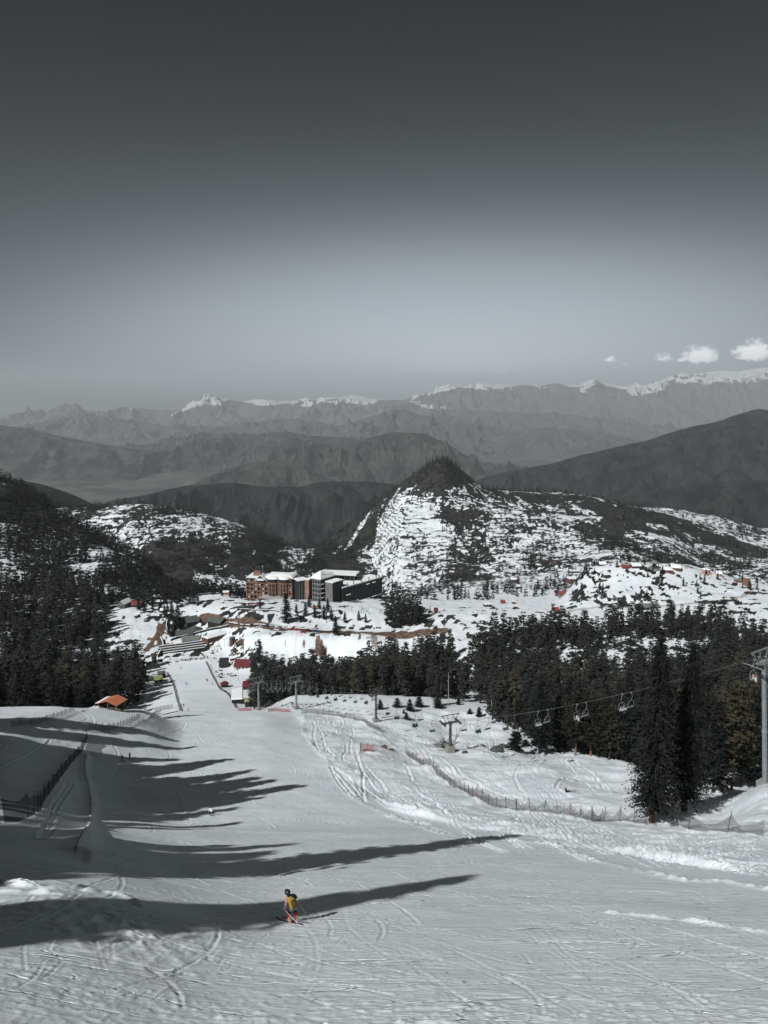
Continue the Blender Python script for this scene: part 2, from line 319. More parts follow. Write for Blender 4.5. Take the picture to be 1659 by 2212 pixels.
# ---- lookups
def grid_idx(X, Y):
    r_ = np.interp(Y, ROWS, np.arange(nr)); s = X / (Y + 25 + np.maximum(0, -Y) * 2); c = np.interp(s, COLS, np.arange(ncl)); return r_, c
def sample(A, X, Y):
    r_, c = grid_idx(np.asarray(X, float), np.asarray(Y, float))
    i = np.clip(r_.astype(int), 0, nr - 2); j = np.clip(c.astype(int), 0, ncl - 2); fr = r_ - i; fc = c - j
    return (A[i, j] * (1-fr) * (1-fc) + A[i+1, j] * fr * (1-fc) + A[i, j+1] * (1-fr) * fc + A[i+1, j+1] * fr * fc)
def T(x, y): return float(sample(ZZ, x, y))
RS = ROWS[(ROWS > 15) & (ROWS < 12000)]
def hit(px, v, ymin=0.0, ymax=1e9):
    """where the line of sight through (px, v) meets the ground"""
    d = pixdir(px, v); ys = RS[(RS >= ymin) & (RS <= ymax)]
    xs = d[0] / d[1] * ys; zs = d[2] / d[1] * ys; h_ = sample(ZZ, xs, ys); df = zs - h_
    k = np.where(df[1:] <= 0)[0]
    if not len(k):
        i = int(np.argmin(df)); return Vector((xs[i], ys[i], h_[i]))
    i = k[0]; t = 0 if df[i] <= 0 else df[i] / (df[i] - df[i+1]); y = ys[i] + t * (ys[i+1] - ys[i])
    return Vector((d[0] / d[1] * y, y, T(d[0] / d[1] * y, y)))
# ---- ski tracks, berms and cornices pressed into the snow
def Z2(*p): return [((900 + x / 2.074) / 1.8229, (2650 + y / 2.074) / 1.8229) for x, y in p]
def Z3(*p): return [((1600 + x / 2.074) / 1.8229, (2650 + y / 2.074) / 1.8229) for x, y in p]
def Z1(*p): return [((x / 1.659) / 1.8229, (2700 + y / 1.659) / 1.8229) for x, y in p]
def Z4(*p): return [((2300 + x / 2.2914) / 1.8229, (2450 + y / 2.2914) / 1.8229) for x, y in p]
def Z7(*p): return [((1500 + x / 1.0886) / 1.8229, (3200 + y / 1.0886) / 1.8229) for x, y in p]
def Z6(*p): return [((x / 1.106) / 1.8229, (3200 + y / 1.106) / 1.8229) for x, y in p]
def ZL(*p): return [((350 + x / 4.74) / 1.8229, (2680 + y / 4.74) / 1.8229) for x, y in p]
def resample(P, step):
    P = np.array(P, float); out = [P[0]]
    seg = np.diff(P, axis=0); L_ = np.hypot(seg[:, 0], seg[:, 1]); cum = np.concatenate(([0], np.cumsum(L_)))
    n = max(2, int(cum[-1] / step)); tt = np.linspace(0, cum[-1], n)
    # smooth corners by cubic on cumulative length
    return np.stack((pchip(cum, P[:, 0], tt) if len(P) > 2 else np.interp(tt, cum, P[:, 0]), pchip(cum, P[:, 1], tt) if len(P) > 2 else np.interp(tt, cum, P[:, 1])), 1)
def ground_line(pts, ymin=0., step=1.2):
    pts = [p for i, p in enumerate(pts) if i == 0 or math.hypot(p[0] - pts[i-1][0], p[1] - pts[i-1][1]) > .5]
    P = [hit(px, v, ymin) for px, v in pts]
    return resample([(p.x, p.y) for p in P], step)
DZ = np.zeros_like(ZZ)
def stamp(line_, prof, rad, jitter=0.0, seed=0):
    """prof(d, s, x, y) -> height; d = signed distance, applied to the grid points within rad of the line"""
    L_ = np.asarray(line_); 
    r_, c = grid_idx(L_[:, 0], L_[:, 1])
    i0 = max(0, int(r_.min()) - 60); i1 = min(nr, int(r_.max()) + 60)
    seg = np.diff(L_, axis=0)
    best = {}
    # process in chunks along the line so that windows stay small
    n = len(L_); ch = 12
    for a0 in range(0, n - 1, ch):
        a1 = min(n - 1, a0 + ch); Q = L_[a0:a1 + 1]
        ylo, yhi = Q[:, 1].min() - rad, Q[:, 1].max() + rad
        ra, rb = np.searchsorted(ROWS, ylo), np.searchsorted(ROWS, yhi)
        if rb <= ra: rb = ra + 1
        sl = min((Q[:, 0].min() - rad) / (ylo + 25), (Q[:, 0].min() - rad) / (yhi + 25)); sh = max((Q[:, 0].max() + rad) / (ylo + 25), (Q[:, 0].max() + rad) / (yhi + 25))
        ca, cb = np.searchsorted(COLS, sl), np.searchsorted(COLS, sh) + 1
        if cb <= ca: continue
        X = XX[ra:rb, ca:cb]; Y = YY[ra:rb, ca:cb]
        if X.size == 0: continue
        bd = np.full(X.shape, 1e9); bs = np.zeros(X.shape); sg = np.zeros(X.shape)
        for k in range(len(Q) - 1):
            dx, dy = Q[k+1] - Q[k]; l2 = dx*dx + dy*dy + 1e-9
            t = np.clip(((X - Q[k, 0]) * dx + (Y - Q[k, 1]) * dy) / l2, 0, 1)
            ex = X - Q[k, 0] - t * dx; ey = Y - Q[k, 1] - t * dy; d = np.hypot(ex, ey); mk = d < bd
            bd[mk] = d[mk]; sg[mk] = np.sign(dx * ey - dy * ex)[mk]; bs[mk] = (a0 + k + t)[mk]
        inside = bd < rad
        h_ = np.where(inside, prof(bd * np.where(sg == 0, 1, sg), bs, X, Y), 0)
        cur = DZ[ra:rb, ca:cb]
        np.copyto(cur, np.where(np.abs(h_) > np.abs(cur), h_, cur))
def groove(w, dep, berm=.6):
    def f(d, s, X, Y):
        q_ = d / w
        return dep * (-np.exp(-(q_ * 1.5) ** 2) + berm * (np.exp(-((q_ - 1.35) * 1.9) ** 2) + .8 * np.exp(-((q_ + 1.35) * 1.9) ** 2))) * (.8 + .5 * pn(X / 1.3, Y / 1.3, 77))
    return f
def bermp(w, hgt, lump=.8):
    def f(d, s, X, Y):
        return hgt * np.exp(-(d / w * 1.4) ** 2) * np.clip(.6 + lump * 1.6 * fbm(X / .9, Y / .9, 3, 55), 0, 3) * (.8 + .6 * pn(X / 5, Y / 5, 56))
    return f
def track(pts, w=.36, dep=.36, ymin=0.): 
    L_ = ground_line(pts, ymin); stamp(L_, groove(w, dep), w * 3)
TR2 = [[(640,350),(700,420),(690,500),(710,580),(740,640),(850,690)], [(790,350),(800,420),(740,470),(690,520),(780,590),(790,640)],
 [(880,360),(930,420),(900,470),(960,520),(1000,560),(990,620),(1050,700),(1090,800),(1100,1000),(1110,1050)], [(920,430),(820,500),(700,580)], [(690,460),(800,500),(900,540),(1020,550)],
 [(960,400),(1020,500),(990,540),(930,500)], [(960,580),(960,640),(930,690),(1000,740),(1100,760),(1170,820),(1250,900),(1290,970)],
 [(820,760),(900,860),(980,960),(1030,1010)], [(830,755),(940,850),(1040,960),(1100,1040)], [(860,765),(980,860),(1070,960),(1120,1050)],
 [(870,760),(1000,790),(1070,830),(1140,880),(1220,970),(1330,1010),(1480,1060),(1590,1100)], [(1140,670),(1300,700),(1420,740),(1470,800),(1500,880)],
 [(1430,930),(1530,980),(1659,1050)], [(1100,930),(1200,1010),(1330,1080),(1500,1100),(1620,1110)], [(1300,440),(1430,490),(1540,540),(1659,580)],
 [(1330,480),(1450,560),(1540,640),(1659,750)], [(1540,490),(1659,560)], [(680,370),(760,410),(880,400)], [(650,400),(720,440),(760,500),(800,600),(860,680)], [(830,755),(880,870),(960,970),(1000,1000)],
 [(1040,640),(1070,740),(1110,830),(1180,930)], [(730,370),(860,470),(1000,550)], [(560,200),(640,230),(780,280),(860,300)], [(620,210),(700,240),(820,290)], [(860,380),(850,430),(900,440)]]
TR3 = [[(0,590),(130,640),(300,760),(420,850),(560,890),(680,960),(800,1000),(940,1030)], [(0,500),(130,590),(160,620),(330,740),(450,830),(600,920),(780,1000),(900,1040)],
 [(90,490),(190,570),(300,590),(350,600)], [(150,680),(240,720),(400,830)], [(560,850),(660,890),(740,905),(790,940)], [(610,760),(740,800),(860,840)],
 [(960,740),(900,790),(880,850),(900,900),(960,980)], [(1000,735),(1060,680)], [(1080,800),(1160,830),(1240,860),(1310,860),(1430,890),(1480,920),(1520,960),(1659,980)],
 [(1310,860),(1250,880),(1240,950),(1300,990),(1430,1030)], [(1270,690),(1330,760),(1390,830)], [(1290,690),(1370,710),(1440,770),(1520,830),(1580,900),(1659,970)],
 [(1500,800),(1560,870),(1620,930),(1659,950)], [(100,340),(180,420),(260,500),(340,560)], [(500,400),(560,470),(640,540),(680,630)], [(620,420),(700,520),(720,600)],
 [(870,330),(940,400),(1000,480)], [(620,650),(700,680),(760,720)], [(380,560),(480,610)], [(940,1050),(1200,1110),(1400,1140)], [(0,940),(120,1000),(250,1080),(330,1150)],
 [(0,1030),(200,1080),(420,1100),(620,1130)], [(60,1060),(100,1090),(90,1150)], [(540,1180),(700,1200),(900,1195)], [(1060,690),(1150,670),(1230,690)], [(1000,1170),(1200,1210),(1500,1235)]]
TR4 = [[(0,1310),(70,1350),(130,1400),(200,1480),(270,1530),(420,1550)], [(0,1400),(60,1440),(150,1510),(300,1550)], [(0,1330),(60,1390),(90,1430)], [(330,1800),(400,1700)], [(1560,1790),(1659,1860)],
 [(1240,1810),(1300,1850),(1400,1890)], [(0,1820),(200,1880),(380,1960),(620,2010),(900,2040)], [(0,1900),(300,1930),(600,1960),(800,1950)], [(1500,1550),(1580,1640)], [(1400,1600),(1330,1700)], [(1640,1540),(1659,1600)]]
for t_ in TR2: track(Z2(*t_))
for t_ in TR3: track(Z3(*t_))
for t_ in TR4: track(Z4(*t_), .22, .16)
rr = random.Random(5)
def twin(pts, gap, w, dep):
    L_ = ground_line(pts)
    if len(L_) < 3: return
    d = np.gradient(L_, axis=0); n = np.stack((-d[:, 1], d[:, 0]), 1) / (np.hypot(d[:, 0], d[:, 1])[:, None] + 1e-6)
    for s in (-.5, .5): stamp(L_ + n * gap * s, groove(w, dep), w * 3)
for k in range(75):      # long flat traverses low on the right
    x = rr.uniform(980, 1600); v = np.interp(x, [980, 1200, 1659], [1790, 1800, 1820]) + rr.uniform(-12, 1) ** 1 + rr.uniform(0, 95) * (x - 950) / 700; ln = rr.uniform(100, 380); sl = rr.uniform(-.02, .2)
    twin([(x, v), (x + ln * .5, v + ln * sl * .35 + rr.uniform(-5, 5)), (x + ln, v + ln * sl)], rr.uniform(.3, .9), rr.uniform(.10, .24), rr.uniform(.08, .20))
for k in range(85):      # more powder tracks beside the fence
    x = rr.uniform(690, 1250); v = rr.uniform(1545, 1790); ln = rr.uniform(60, 200); sl = rr.uniform(.35, .8)
    if x < np.interp(v, [1535, 1600, 1650, 1700, 1750, 1800], [665, 690, 740, 800, 880, 1100]): continue
    twin([(x, v), (x + ln * .4, v + ln * sl * .5 + rr.uniform(-8, 8)), (x + ln, v + ln * sl)], rr.uniform(.4, .9), .2, rr.uniform(.10, .24))
for k in range(640):     # carved arcs on the groomed piste
    Yg = 22 * (270 / 22) ** rr.random() ; L0 = rr.uniform(2, 12) * (1 + Yg / 90); xg = rr.uniform(-.55, .5) * Yg; an = rr.gauss(-.15, .55) + (0 if Yg > 90 else -.0); cv = rr.uniform(-.9, .9)
    if Yg < 90 and rr.random() < .65: an = rr.gauss(-.12, .14); cv *= .25
    else: an = rr.gauss(-.9, .35)
    P_ = []; x = xg; y = Yg; aa = an
    for j in range(7): P_.append((x, y)); x += math.cos(aa) * L0 / 6; y += math.sin(aa) * L0 / 6; aa += cv / 6
    P_ = np.array(P_)
    if P_[:, 1].min() < 18: continue
    pc, pv = project(P_[0, 0], P_[0, 1], T(P_[0, 0], P_[0, 1]))
    if pc > np.interp(pv, [1535, 1600, 1650, 1700, 1750, 1790, 1810, 1850, 1900, 1960], [640, 665, 712, 775, 850, 1010, 1190, 1400, 1680, 2100]) - 20: continue
    stamp(resample(P_, .3 + Yg / 200), groove(.07 + Yg / 900, (.012 + .00042 * Yg) * rr.uniform(.5, 1.7), .8), .5 + Yg / 200)
BERMS = [(Z2((1240,480),(1300,560),(1450,670),(1550,750),(1659,820)), .8, .4), (Z2((620,350),(610,450),(650,540),(720,620),(800,700),(850,790),(900,880),(1000,1000),(1130,1080),(1300,1150),(1450,1210),(1659,1240)), .9, .38),
 (Z2((880,360),(1000,370),(1100,400),(1180,460),(1240,480)), .8, .35), (Z3((0,680),(120,750),(260,850),(400,930),(500,990),(620,1060),(760,1110),(900,1130),(1100,1150),(1280,1170),(1480,1210)), .8, .42),
 (Z7((0,0),(140,50),(330,100),(480,105)), .8, .30), (Z7((560,120),(760,140),(880,195),(1000,225),(1140,255),(1300,290),(1500,300),(1659,330)), .75, .34), (Z7((980,430),(1200,450),(1400,475),(1659,515)), .30, .22),
 (Z7((0,625),(200,640),(290,650)), .10, .06), (Z7((700,700),(900,706),(1060,708)), .08, .05), (Z7((500,730),(560,755),(760,760)), .08, .05),
 (Z6((0,300),(120,320),(240,330),(370,325)), .35, .32), (Z6((0,345),(180,350),(300,365)), .3, .25), (Z6((380,340),(480,350),(560,370),(610,410)), .35, .18), (Z6((970,895),(1100,890),(1200,900)), .2, .16), (Z7((0,850),(200,835),(420,830),(600,860),(740,885)), .16, .10), (Z7((80,900),(200,895),(320,902)), .16, .14),
 (ZL((640,860),(780,900),(900,800),(1060,720),(1260,620),(1440,560)), .7, .4), (ZL((0,930),(300,950),(640,860)), .5, .3), (Z1((180,290),(300,260),(480,190),(560,160)), .6, .35), (Z3((1040,760),(1060,800),(1150,700),(1230,690)), .5, .3),
 (ZL((760,420),(900,410),(1040,430)), 1.3, .9), (ZL((150,520),(240,440),(330,500)), 2.0, 1.5)]
for pts, w, hgt in BERMS: stamp(ground_line(pts, 0., .6), bermp(w, hgt), w * 2.4)
for pts in ([(700,930),(800,920),(1000,990),(580,880)],): pass
# sunken ledge along the shaded left side
stamp(ground_line(Z1((560,460),(552,560),(580,680),(592,780),(585,880),(560,960),(500,1080)), 0., .6), lambda d, s, X, Y: .55 * np.exp(-(d / .9) ** 2) * np.where(d > 0, 1, .5), 3)
for pts in (Z1((440,640),(350,770),(320,870),(270,1000)), Z1((470,640),(390,760),(350,870),(310,1000)), Z1((960,170),(840,195),(690,240),(680,290)), Z1((220,300),(330,310),(430,340),(540,345)), Z1((480,280),(590,210),(700,185)), Z1((0,545),(200,450),(330,350))):
    stamp(ground_line(pts, 0., .8), groove(.28, .16), 1)
for pts in (Z6((100,560),(105,640),(110,690)), Z6((230,560),(215,600),(270,650),(180,730)), Z6((415,555),(440,640),(460,700)), Z6((485,560),(490,640)), Z6((390,640),(405,690)), Z6((740,345),(775,400)), Z6((600,805),(650,780)), Z6((670,815),(740,770)), Z6((540,800),(580,785)), Z6((200,640),(120,740),(60,770)), Z6((550,350),(600,420)), Z6((1100,580),(1170,530)), Z6((1450,590),(1500,540)), Z6((1510,560),(1530,600)),
            Z7((615,495),(680,570),(760,620),(860,690)), Z7((660,500),(750,590),(850,660)), Z7((700,500),(790,600),(900,660)), Z7((820,430),(900,440),(980,450)), Z7((750,520),(900,530),(1060,550),(1300,590),(1659,620)), Z7((600,360),(720,370),(800,400))):
    stamp(ground_line(pts, 0., .3), groove(.055, .035, .7), .3)
# churned patch lower left
ch = np.exp(-(((PX - 230) / 260) ** 2 + ((PV - 2060) / 60) ** 2)) * near
DZ += ch * .13 * ridged(XX / .9, YY / 1.3, 4, 61)
DZ += near * sstep(60, 30, YY) * .012 * fbm(XX / .5, YY / .28, 3, 63) * (1 + 1.5 * sstep(2090, 2180, PV)) 
DZ += near * sstep(35, 22, YY) * sstep(2110, 2190, PV) * .09 * np.clip(fbm(XX / .35, YY / .2, 3, 64), 0, 1)
# scratched traverse lines all over the groomed piste
ptc = np.clip(fbm(XX / 7, YY / 4, 3, 66) * 2 + .5, 0, 1)
DZ += near * (1 - rough) * sstep(130, 60, YY) * (.018 * ptc * ridged((XX + YY * .4) / 7, (YY + XX * .22 + 1.2 * pn(XX / 9, YY / 9, 67)) / .8, 4, 65) + .03 * fbm(XX / 5, YY / 1.6, 4, 68))
ZZ += DZ
PX, PV = project(XX, YY, ZZ)
# ---- what covers the ground
def inpoly(px, v, poly):
    c = np.zeros(px.shape, bool); n = len(poly)
    for i in range(n):
        x0, y0 = poly[i]; x1, y1 = poly[(i + 1) % n]
        m_ = ((y0 > v) != (y1 > v)) & (px < (x1 - x0) * (v - y0) / (y1 - y0 + 1e-9) + x0); c ^= m_
    return c
n1 = fbm(XX / 90, YY / 120, 5, 81, .6); n2 = fbm(XX / 16, YY / 26, 4, 83, .6); n3 = fbm(XX / 5, YY / 9, 3, 85)
bare = np.zeros_like(ZZ)
hillz = sstep(690, 760, YY)
tz = sstep(660, 1000, YY)
# the peak and the hills: bare or wooded where the picture is dark
PXo, PVo = PX, PV; w1 = fbm(XX / 70, YY / 110, 3, 87); w2 = fbm(XX / 50, YY / 90, 3, 88); PX = PX + 46 * w1; PV = PV + 26 * w2
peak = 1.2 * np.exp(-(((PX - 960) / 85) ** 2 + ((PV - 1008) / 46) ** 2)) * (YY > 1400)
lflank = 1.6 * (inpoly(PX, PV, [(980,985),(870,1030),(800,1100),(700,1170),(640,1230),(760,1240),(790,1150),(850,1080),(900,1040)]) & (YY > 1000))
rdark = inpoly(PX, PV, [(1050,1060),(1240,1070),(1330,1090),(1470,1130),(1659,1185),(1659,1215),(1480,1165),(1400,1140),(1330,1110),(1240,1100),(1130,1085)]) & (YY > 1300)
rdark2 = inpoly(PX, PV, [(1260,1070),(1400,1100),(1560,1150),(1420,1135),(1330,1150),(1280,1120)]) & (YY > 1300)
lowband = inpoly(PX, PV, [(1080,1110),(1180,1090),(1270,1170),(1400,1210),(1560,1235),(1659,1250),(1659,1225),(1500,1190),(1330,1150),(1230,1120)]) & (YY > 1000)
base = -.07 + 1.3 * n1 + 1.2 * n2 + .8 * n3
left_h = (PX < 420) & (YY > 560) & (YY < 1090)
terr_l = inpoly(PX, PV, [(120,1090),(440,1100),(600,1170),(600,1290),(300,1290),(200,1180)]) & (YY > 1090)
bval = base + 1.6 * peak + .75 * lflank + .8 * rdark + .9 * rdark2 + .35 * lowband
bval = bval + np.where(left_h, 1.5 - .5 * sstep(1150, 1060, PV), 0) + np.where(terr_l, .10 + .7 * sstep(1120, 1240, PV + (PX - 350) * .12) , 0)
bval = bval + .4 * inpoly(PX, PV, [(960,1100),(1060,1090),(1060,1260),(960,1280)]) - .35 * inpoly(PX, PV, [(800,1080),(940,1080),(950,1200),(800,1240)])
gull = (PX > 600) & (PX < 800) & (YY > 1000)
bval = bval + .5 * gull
PX, PV = PXo, PVo
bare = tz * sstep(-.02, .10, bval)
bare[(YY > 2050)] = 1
sp = np.clip(fbm(XX / 9, YY / 14, 3, 89) * 1.6 + fbm(XX / 40, YY / 40, 2, 90) - .38 + .25 * (np.abs(PX - 440) < 130), 0, 1) * (YY > 395) * (YY < 700) * (1 - isl)
sp = sp * (1 - inpoly(PX, PV, [(555, 1372), (830, 1374), (830, 1425), (555, 1440)]))
bare = np.maximum(bare, sstep(0, .12, sp) * .8)
# gazebo hill: scrubby left flank, dark embankments
scrub = inpoly(PX, PV, [(1225,1240),(1275,1225),(1330,1260),(1290,1290),(1230,1318)]) & (YY > 540) & (YY < 700)
bare = np.where(scrub, np.maximum(bare, sstep(-.1, .15, n3 * 1.2 + n2)), bare)
scr2 = inpoly(PX, PV, [(1300,1225),(1560,1240),(1620,1270),(1500,1300),(1300,1305)]) & (YY > 540) & (YY < 700)
bare = np.where(scr2, np.maximum(bare, sstep(.22, .34, n3 * .8 + n2)), bare)
vill = inpoly(PX, PV, [(880,1265),(1230,1240),(1240,1310),(880,1320)]) & (YY > 600)
bare = np.where(vill, bare * .5, bare)
coul = np.zeros_like(ZZ)
def paint0(arr, pts, w, ymin):
    L_ = ground_line(pts, ymin, 6.0); ra, rb = np.searchsorted(ROWS, L_[:, 1].min() - w * 2), np.searchsorted(ROWS, L_[:, 1].max() + w * 2); X = XX[ra:rb]; Y = YY[ra:rb]; bd = np.full(X.shape, 1e9)
    for k in range(len(L_) - 1):
        dx, dy = L_[k+1] - L_[k]; t = np.clip(((X - L_[k, 0]) * dx + (Y - L_[k, 1]) * dy) / (dx*dx + dy*dy + 1e-9), 0, 1); bd = np.minimum(bd, np.hypot(X - L_[k, 0] - t * dx, Y - L_[k, 1] - t * dy))
    arr[ra:rb] = np.maximum(arr[ra:rb], sstep(w * 1.2, w * .5, bd * (1 + 1.2 * n3[ra:rb])))
for c_, w_ in (([(797, 1108), (788, 1125), (770, 1150), (748, 1186)], 5), ([(780, 1130), (776, 1142)], 6), ([(862, 1056), (850, 1075), (838, 1090)], 5), ([(735, 1180), (722, 1196)], 4)): paint0(coul, c_, w_, 1000)
bare = bare * (1 - coul)
# earth: road cuttings, brown bank by the side piste
earth = np.zeros_like(ZZ)
def paint(arr, pts, w, val=1., ymin=0., nz_=.5):
    L_ = ground_line(pts, ymin, 2.0); 
    ylo, yhi = L_[:, 1].min() - w * 2, L_[:, 1].max() + w * 2; ra, rb = np.searchsorted(ROWS, ylo), np.searchsorted(ROWS, yhi)
    X = XX[ra:rb]; Y = YY[ra:rb]; bd = np.full(X.shape, 1e9)
    for k in range(len(L_) - 1):
        dx, dy = L_[k+1] - L_[k]; t = np.clip(((X - L_[k, 0]) * dx + (Y - L_[k, 1]) * dy) / (dx*dx + dy*dy + 1e-9), 0, 1)
        bd = np.minimum(bd, np.hypot(X - L_[k, 0] - t * dx, Y - L_[k, 1] - t * dy))
    f = sstep(w * 1.2, w * .7, bd * (1 + nz_ * 1.5 * n3[ra:rb]))
    arr[ra:rb] = np.maximum(arr[ra:rb], f * val)
ROAD1 = [(440,1330),(520,1343),(600,1358),(700,1366),(800,1368),(900,1367),(960,1362)]
ROAD2 = [(1195,1320),(1300,1312),(1420,1308),(1520,1302),(1590,1292),(1620,1278)]
paint(earth, ROAD1, 5.5, 1, 400, .3); paint(earth, ROAD2, 3.2, .45, 400, .2)
paint(earth, [(350,1350),(343,1375),(350,1392)], 3.4, .9, 400, 1.2); paint(earth, [(345,1360),(330,1385),(318,1405)], 2.4, .8, 400, 1.5)
paint(earth, [(686,1378),(692,1398),(688,1412)], 2.4, .9, 400, 1.6); paint(earth, [(805,1372),(812,1388)], 3, .6, 400, 1.6); paint(earth, [(460,1410),(475,1417)], 1.6, .35, 400, 1.2)
dirt = np.exp(-(((PX - 1440) / 60) ** 2 + ((PV - 2145) / 9) ** 2)) * .22 * sstep(.0, .3, fbm(XX / .7, YY / .5, 3, 91) + .1) * near
earth = np.maximum(earth, dirt)
ZZ -= hill * 0
# mesh
idx = np.arange(nr * ncl).reshape(nr, ncl)
Fq = np.stack((idx[:-1, :-1], idx[:-1, 1:], idx[1:, 1:], idx[1:, :-1]), -1).reshape(-1, 4)
me = mesh_np('ground', np.stack((XX, YY, ZZ), -1).reshape(-1, 3), Fq, smooth=True)
for nm, arr in (('bare', bare), ('earth', earth), ('rough', rough)):
    at = me.attributes.new(nm, 'FLOAT', 'POINT'); at.data.foreach_set('value', arr.astype(np.float32).ravel())
ground = link(bpy.data.objects.new('ground', me)); ground['kind'] = 'structure'
def ground_mat():
    m_ = bpy.data.materials.new('snow_ground'); m_.use_nodes = True; N = m_.node_tree.nodes; L = m_.node_tree.links
    b = N['Principled BSDF']; geo = N.new('ShaderNodeNewGeometry'); sep = N.new('ShaderNodeSeparateXYZ'); L.new(geo.outputs['Position'], sep.inputs[0])
    def att(n): a = N.new('ShaderNodeAttribute'); a.attribute_name = n; return a.outputs['Fac']
    def mth(op, a, b_=None, c=None):
        n = N.new('ShaderNodeMath'); n.operation = op
        for i, v in enumerate((a, b_, c)):
            if v is None: continue
            if isinstance(v, (int, float)): n.inputs[i].default_value = v
            else: L.new(v, n.inputs[i])
        return n.outputs[0]
    def noise(sc, det=4, rough_=.55, vec=None):
        n = N.new('ShaderNodeTexNoise'); n.inputs['Scale'].default_value = sc; n.inputs['Detail'].default_value = det; n.inputs['Roughness'].default_value = rough_
        L.new(vec or geo.outputs['Position'], n.inputs['Vector']); return n.outputs[0]
    def ramp(x, a, c, lo=0., hi=1.):
        n = N.new('ShaderNodeMapRange'); n.interpolation_type = 'SMOOTHSTEP'; L.new(x, n.inputs[0]); n.inputs[1].default_value = a; n.inputs[2].default_value = c; n.inputs[3].default_value = lo; n.inputs[4].default_value = hi; return n.outputs[0]
    def mix(f, a, c):
        n = N.new('ShaderNodeMix'); n.data_type = 'RGBA'; L.new(f, n.inputs[0])
        for i, v in ((6, a), (7, c)):
            if isinstance(v, tuple): n.inputs[i].default_value = (*v, 1)
            else: L.new(v, n.inputs[i])
        return n.outputs[2]
    snow = mix(ramp(noise(.12, 3), .35, .65), (.655, .71, .755), (.72, .775, .815))
    # terrace walls: dark stone steps following the contours on the far hillsides
    wz = mth('ADD', mth('MULTIPLY', sep.outputs[2], .36), mth('MULTIPLY', noise(.014, 5, .65), 9.0))
    wz = mth('ADD', wz, mth('MULTIPLY', sep.outputs[1], .012))
    st = mth('PINGPONG', wz, 1.0)
    wall_ = ramp(mth('ADD', st, mth('MULTIPLY', noise(.07, 4, .7), 1.5)), 1.10, .92)
    far_ = ramp(sep.outputs[1], 800, 1050)
    terr = mth('MULTIPLY', mth('MULTIPLY', wall_, far_), ramp(noise(.018, 4, .6), .40, .50))
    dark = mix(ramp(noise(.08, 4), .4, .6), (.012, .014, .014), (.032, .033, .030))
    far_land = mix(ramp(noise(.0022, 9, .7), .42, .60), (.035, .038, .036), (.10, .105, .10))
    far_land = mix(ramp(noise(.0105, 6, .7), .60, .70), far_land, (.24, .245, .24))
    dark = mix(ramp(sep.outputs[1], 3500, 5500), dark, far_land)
    fine = noise(.5, 3)
    bf = ramp(mth('ADD', att('bare'), mth('MULTIPLY', mth('SUBTRACT', fine, .5), 1.1)), .42, .55)
    bf = mth('MAXIMUM', bf, terr)
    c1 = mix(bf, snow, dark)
    ef = ramp(mth('ADD', att('earth'), mth('MULTIPLY', mth('SUBTRACT', noise(.9, 4), .5), .9)), .15, .8)
    ec = mix(ramp(noise(.35, 3), .4, .6), (.075, .05, .04), (.17, .115, .085))
    ef = mth('MULTIPLY', ef, ramp(att('earth'), 0.0, .1))
    c2 = mix(ef, c1, ec)
    L.new(c2, b.inputs['Base Color']); b.inputs['Roughness'].default_value = .65; b.inputs['Specular IOR Level'].default_value = .25
    # surface grain: wind-and-edge streaks on the piste, crumbs off it
    mp = N.new('ShaderNodeMapping'); L.new(geo.outputs['Position'], mp.inputs[0]); mp.inputs['Rotation'].default_value = (0, 0, R(14)); mp.inputs['Scale'].default_value = (.30, 2.6, .3)
    s1 = noise(1.1, 8, .7, mp.outputs[0]); s2 = noise(2.2, 6, .65); s3 = noise(.35, 4)
    def scratch(rot, sx, sy, sc, thr):
        q = N.new('ShaderNodeMapping'); L.new(geo.outputs['Position'], q.inputs[0]); q.inputs['Rotation'].default_value = (0, 0, R(rot)); q.inputs['Scale'].default_value = (sx, sy, .2)
        return ramp(mth('ABSOLUTE', mth('SUBTRACT', noise(sc, 0, .4, q.outputs[0]), .5)), 0., thr, -1., 0.)
    sm = ramp(noise(.13, 3), .42, .62)
    sc_ = mth('ADD', mth('MULTIPLY', scratch(12, .10, 1.3, 1.0, .010), .05), mth('ADD', mth('MULTIPLY', scratch(-22, .07, .9, 1.1, .008), .05), mth('MULTIPLY', mth('MULTIPLY', scratch(55, .10, .9, 1.0, .012), .08), sm)))
    crumb = mth('MULTIPLY', ramp(noise(3.2, 5, .7), .58, .75), mth('MULTIPLY', sm, .20))
    hgt = mth('ADD', mth('ADD', sc_, crumb), mth('ADD', mth('MULTIPLY', s1, .065), mth('ADD', mth('MULTIPLY', s2, .04), mth('MULTIPLY', s3, .12))))
    bp = N.new('ShaderNodeBump'); bp.inputs['Strength'].default_value = .75; bp.inputs['Distance'].default_value = 1.0; L.new(hgt, bp.inputs['Height'])
    bp2 = N.new('ShaderNodeBump'); bp2.inputs['Strength'].default_value = .8; bp2.inputs['Distance'].default_value = 22.0; L.new(mth('MULTIPLY', noise(.02, 7, .6), ramp(sep.outputs[1], 900, 1400)), bp2.inputs['Height']); L.new(bp.outputs[0], bp2.inputs['Normal'])
    L.new(bp2.outputs[0], b.inputs['Normal'])
    return m_
me.materials.append(ground_mat())
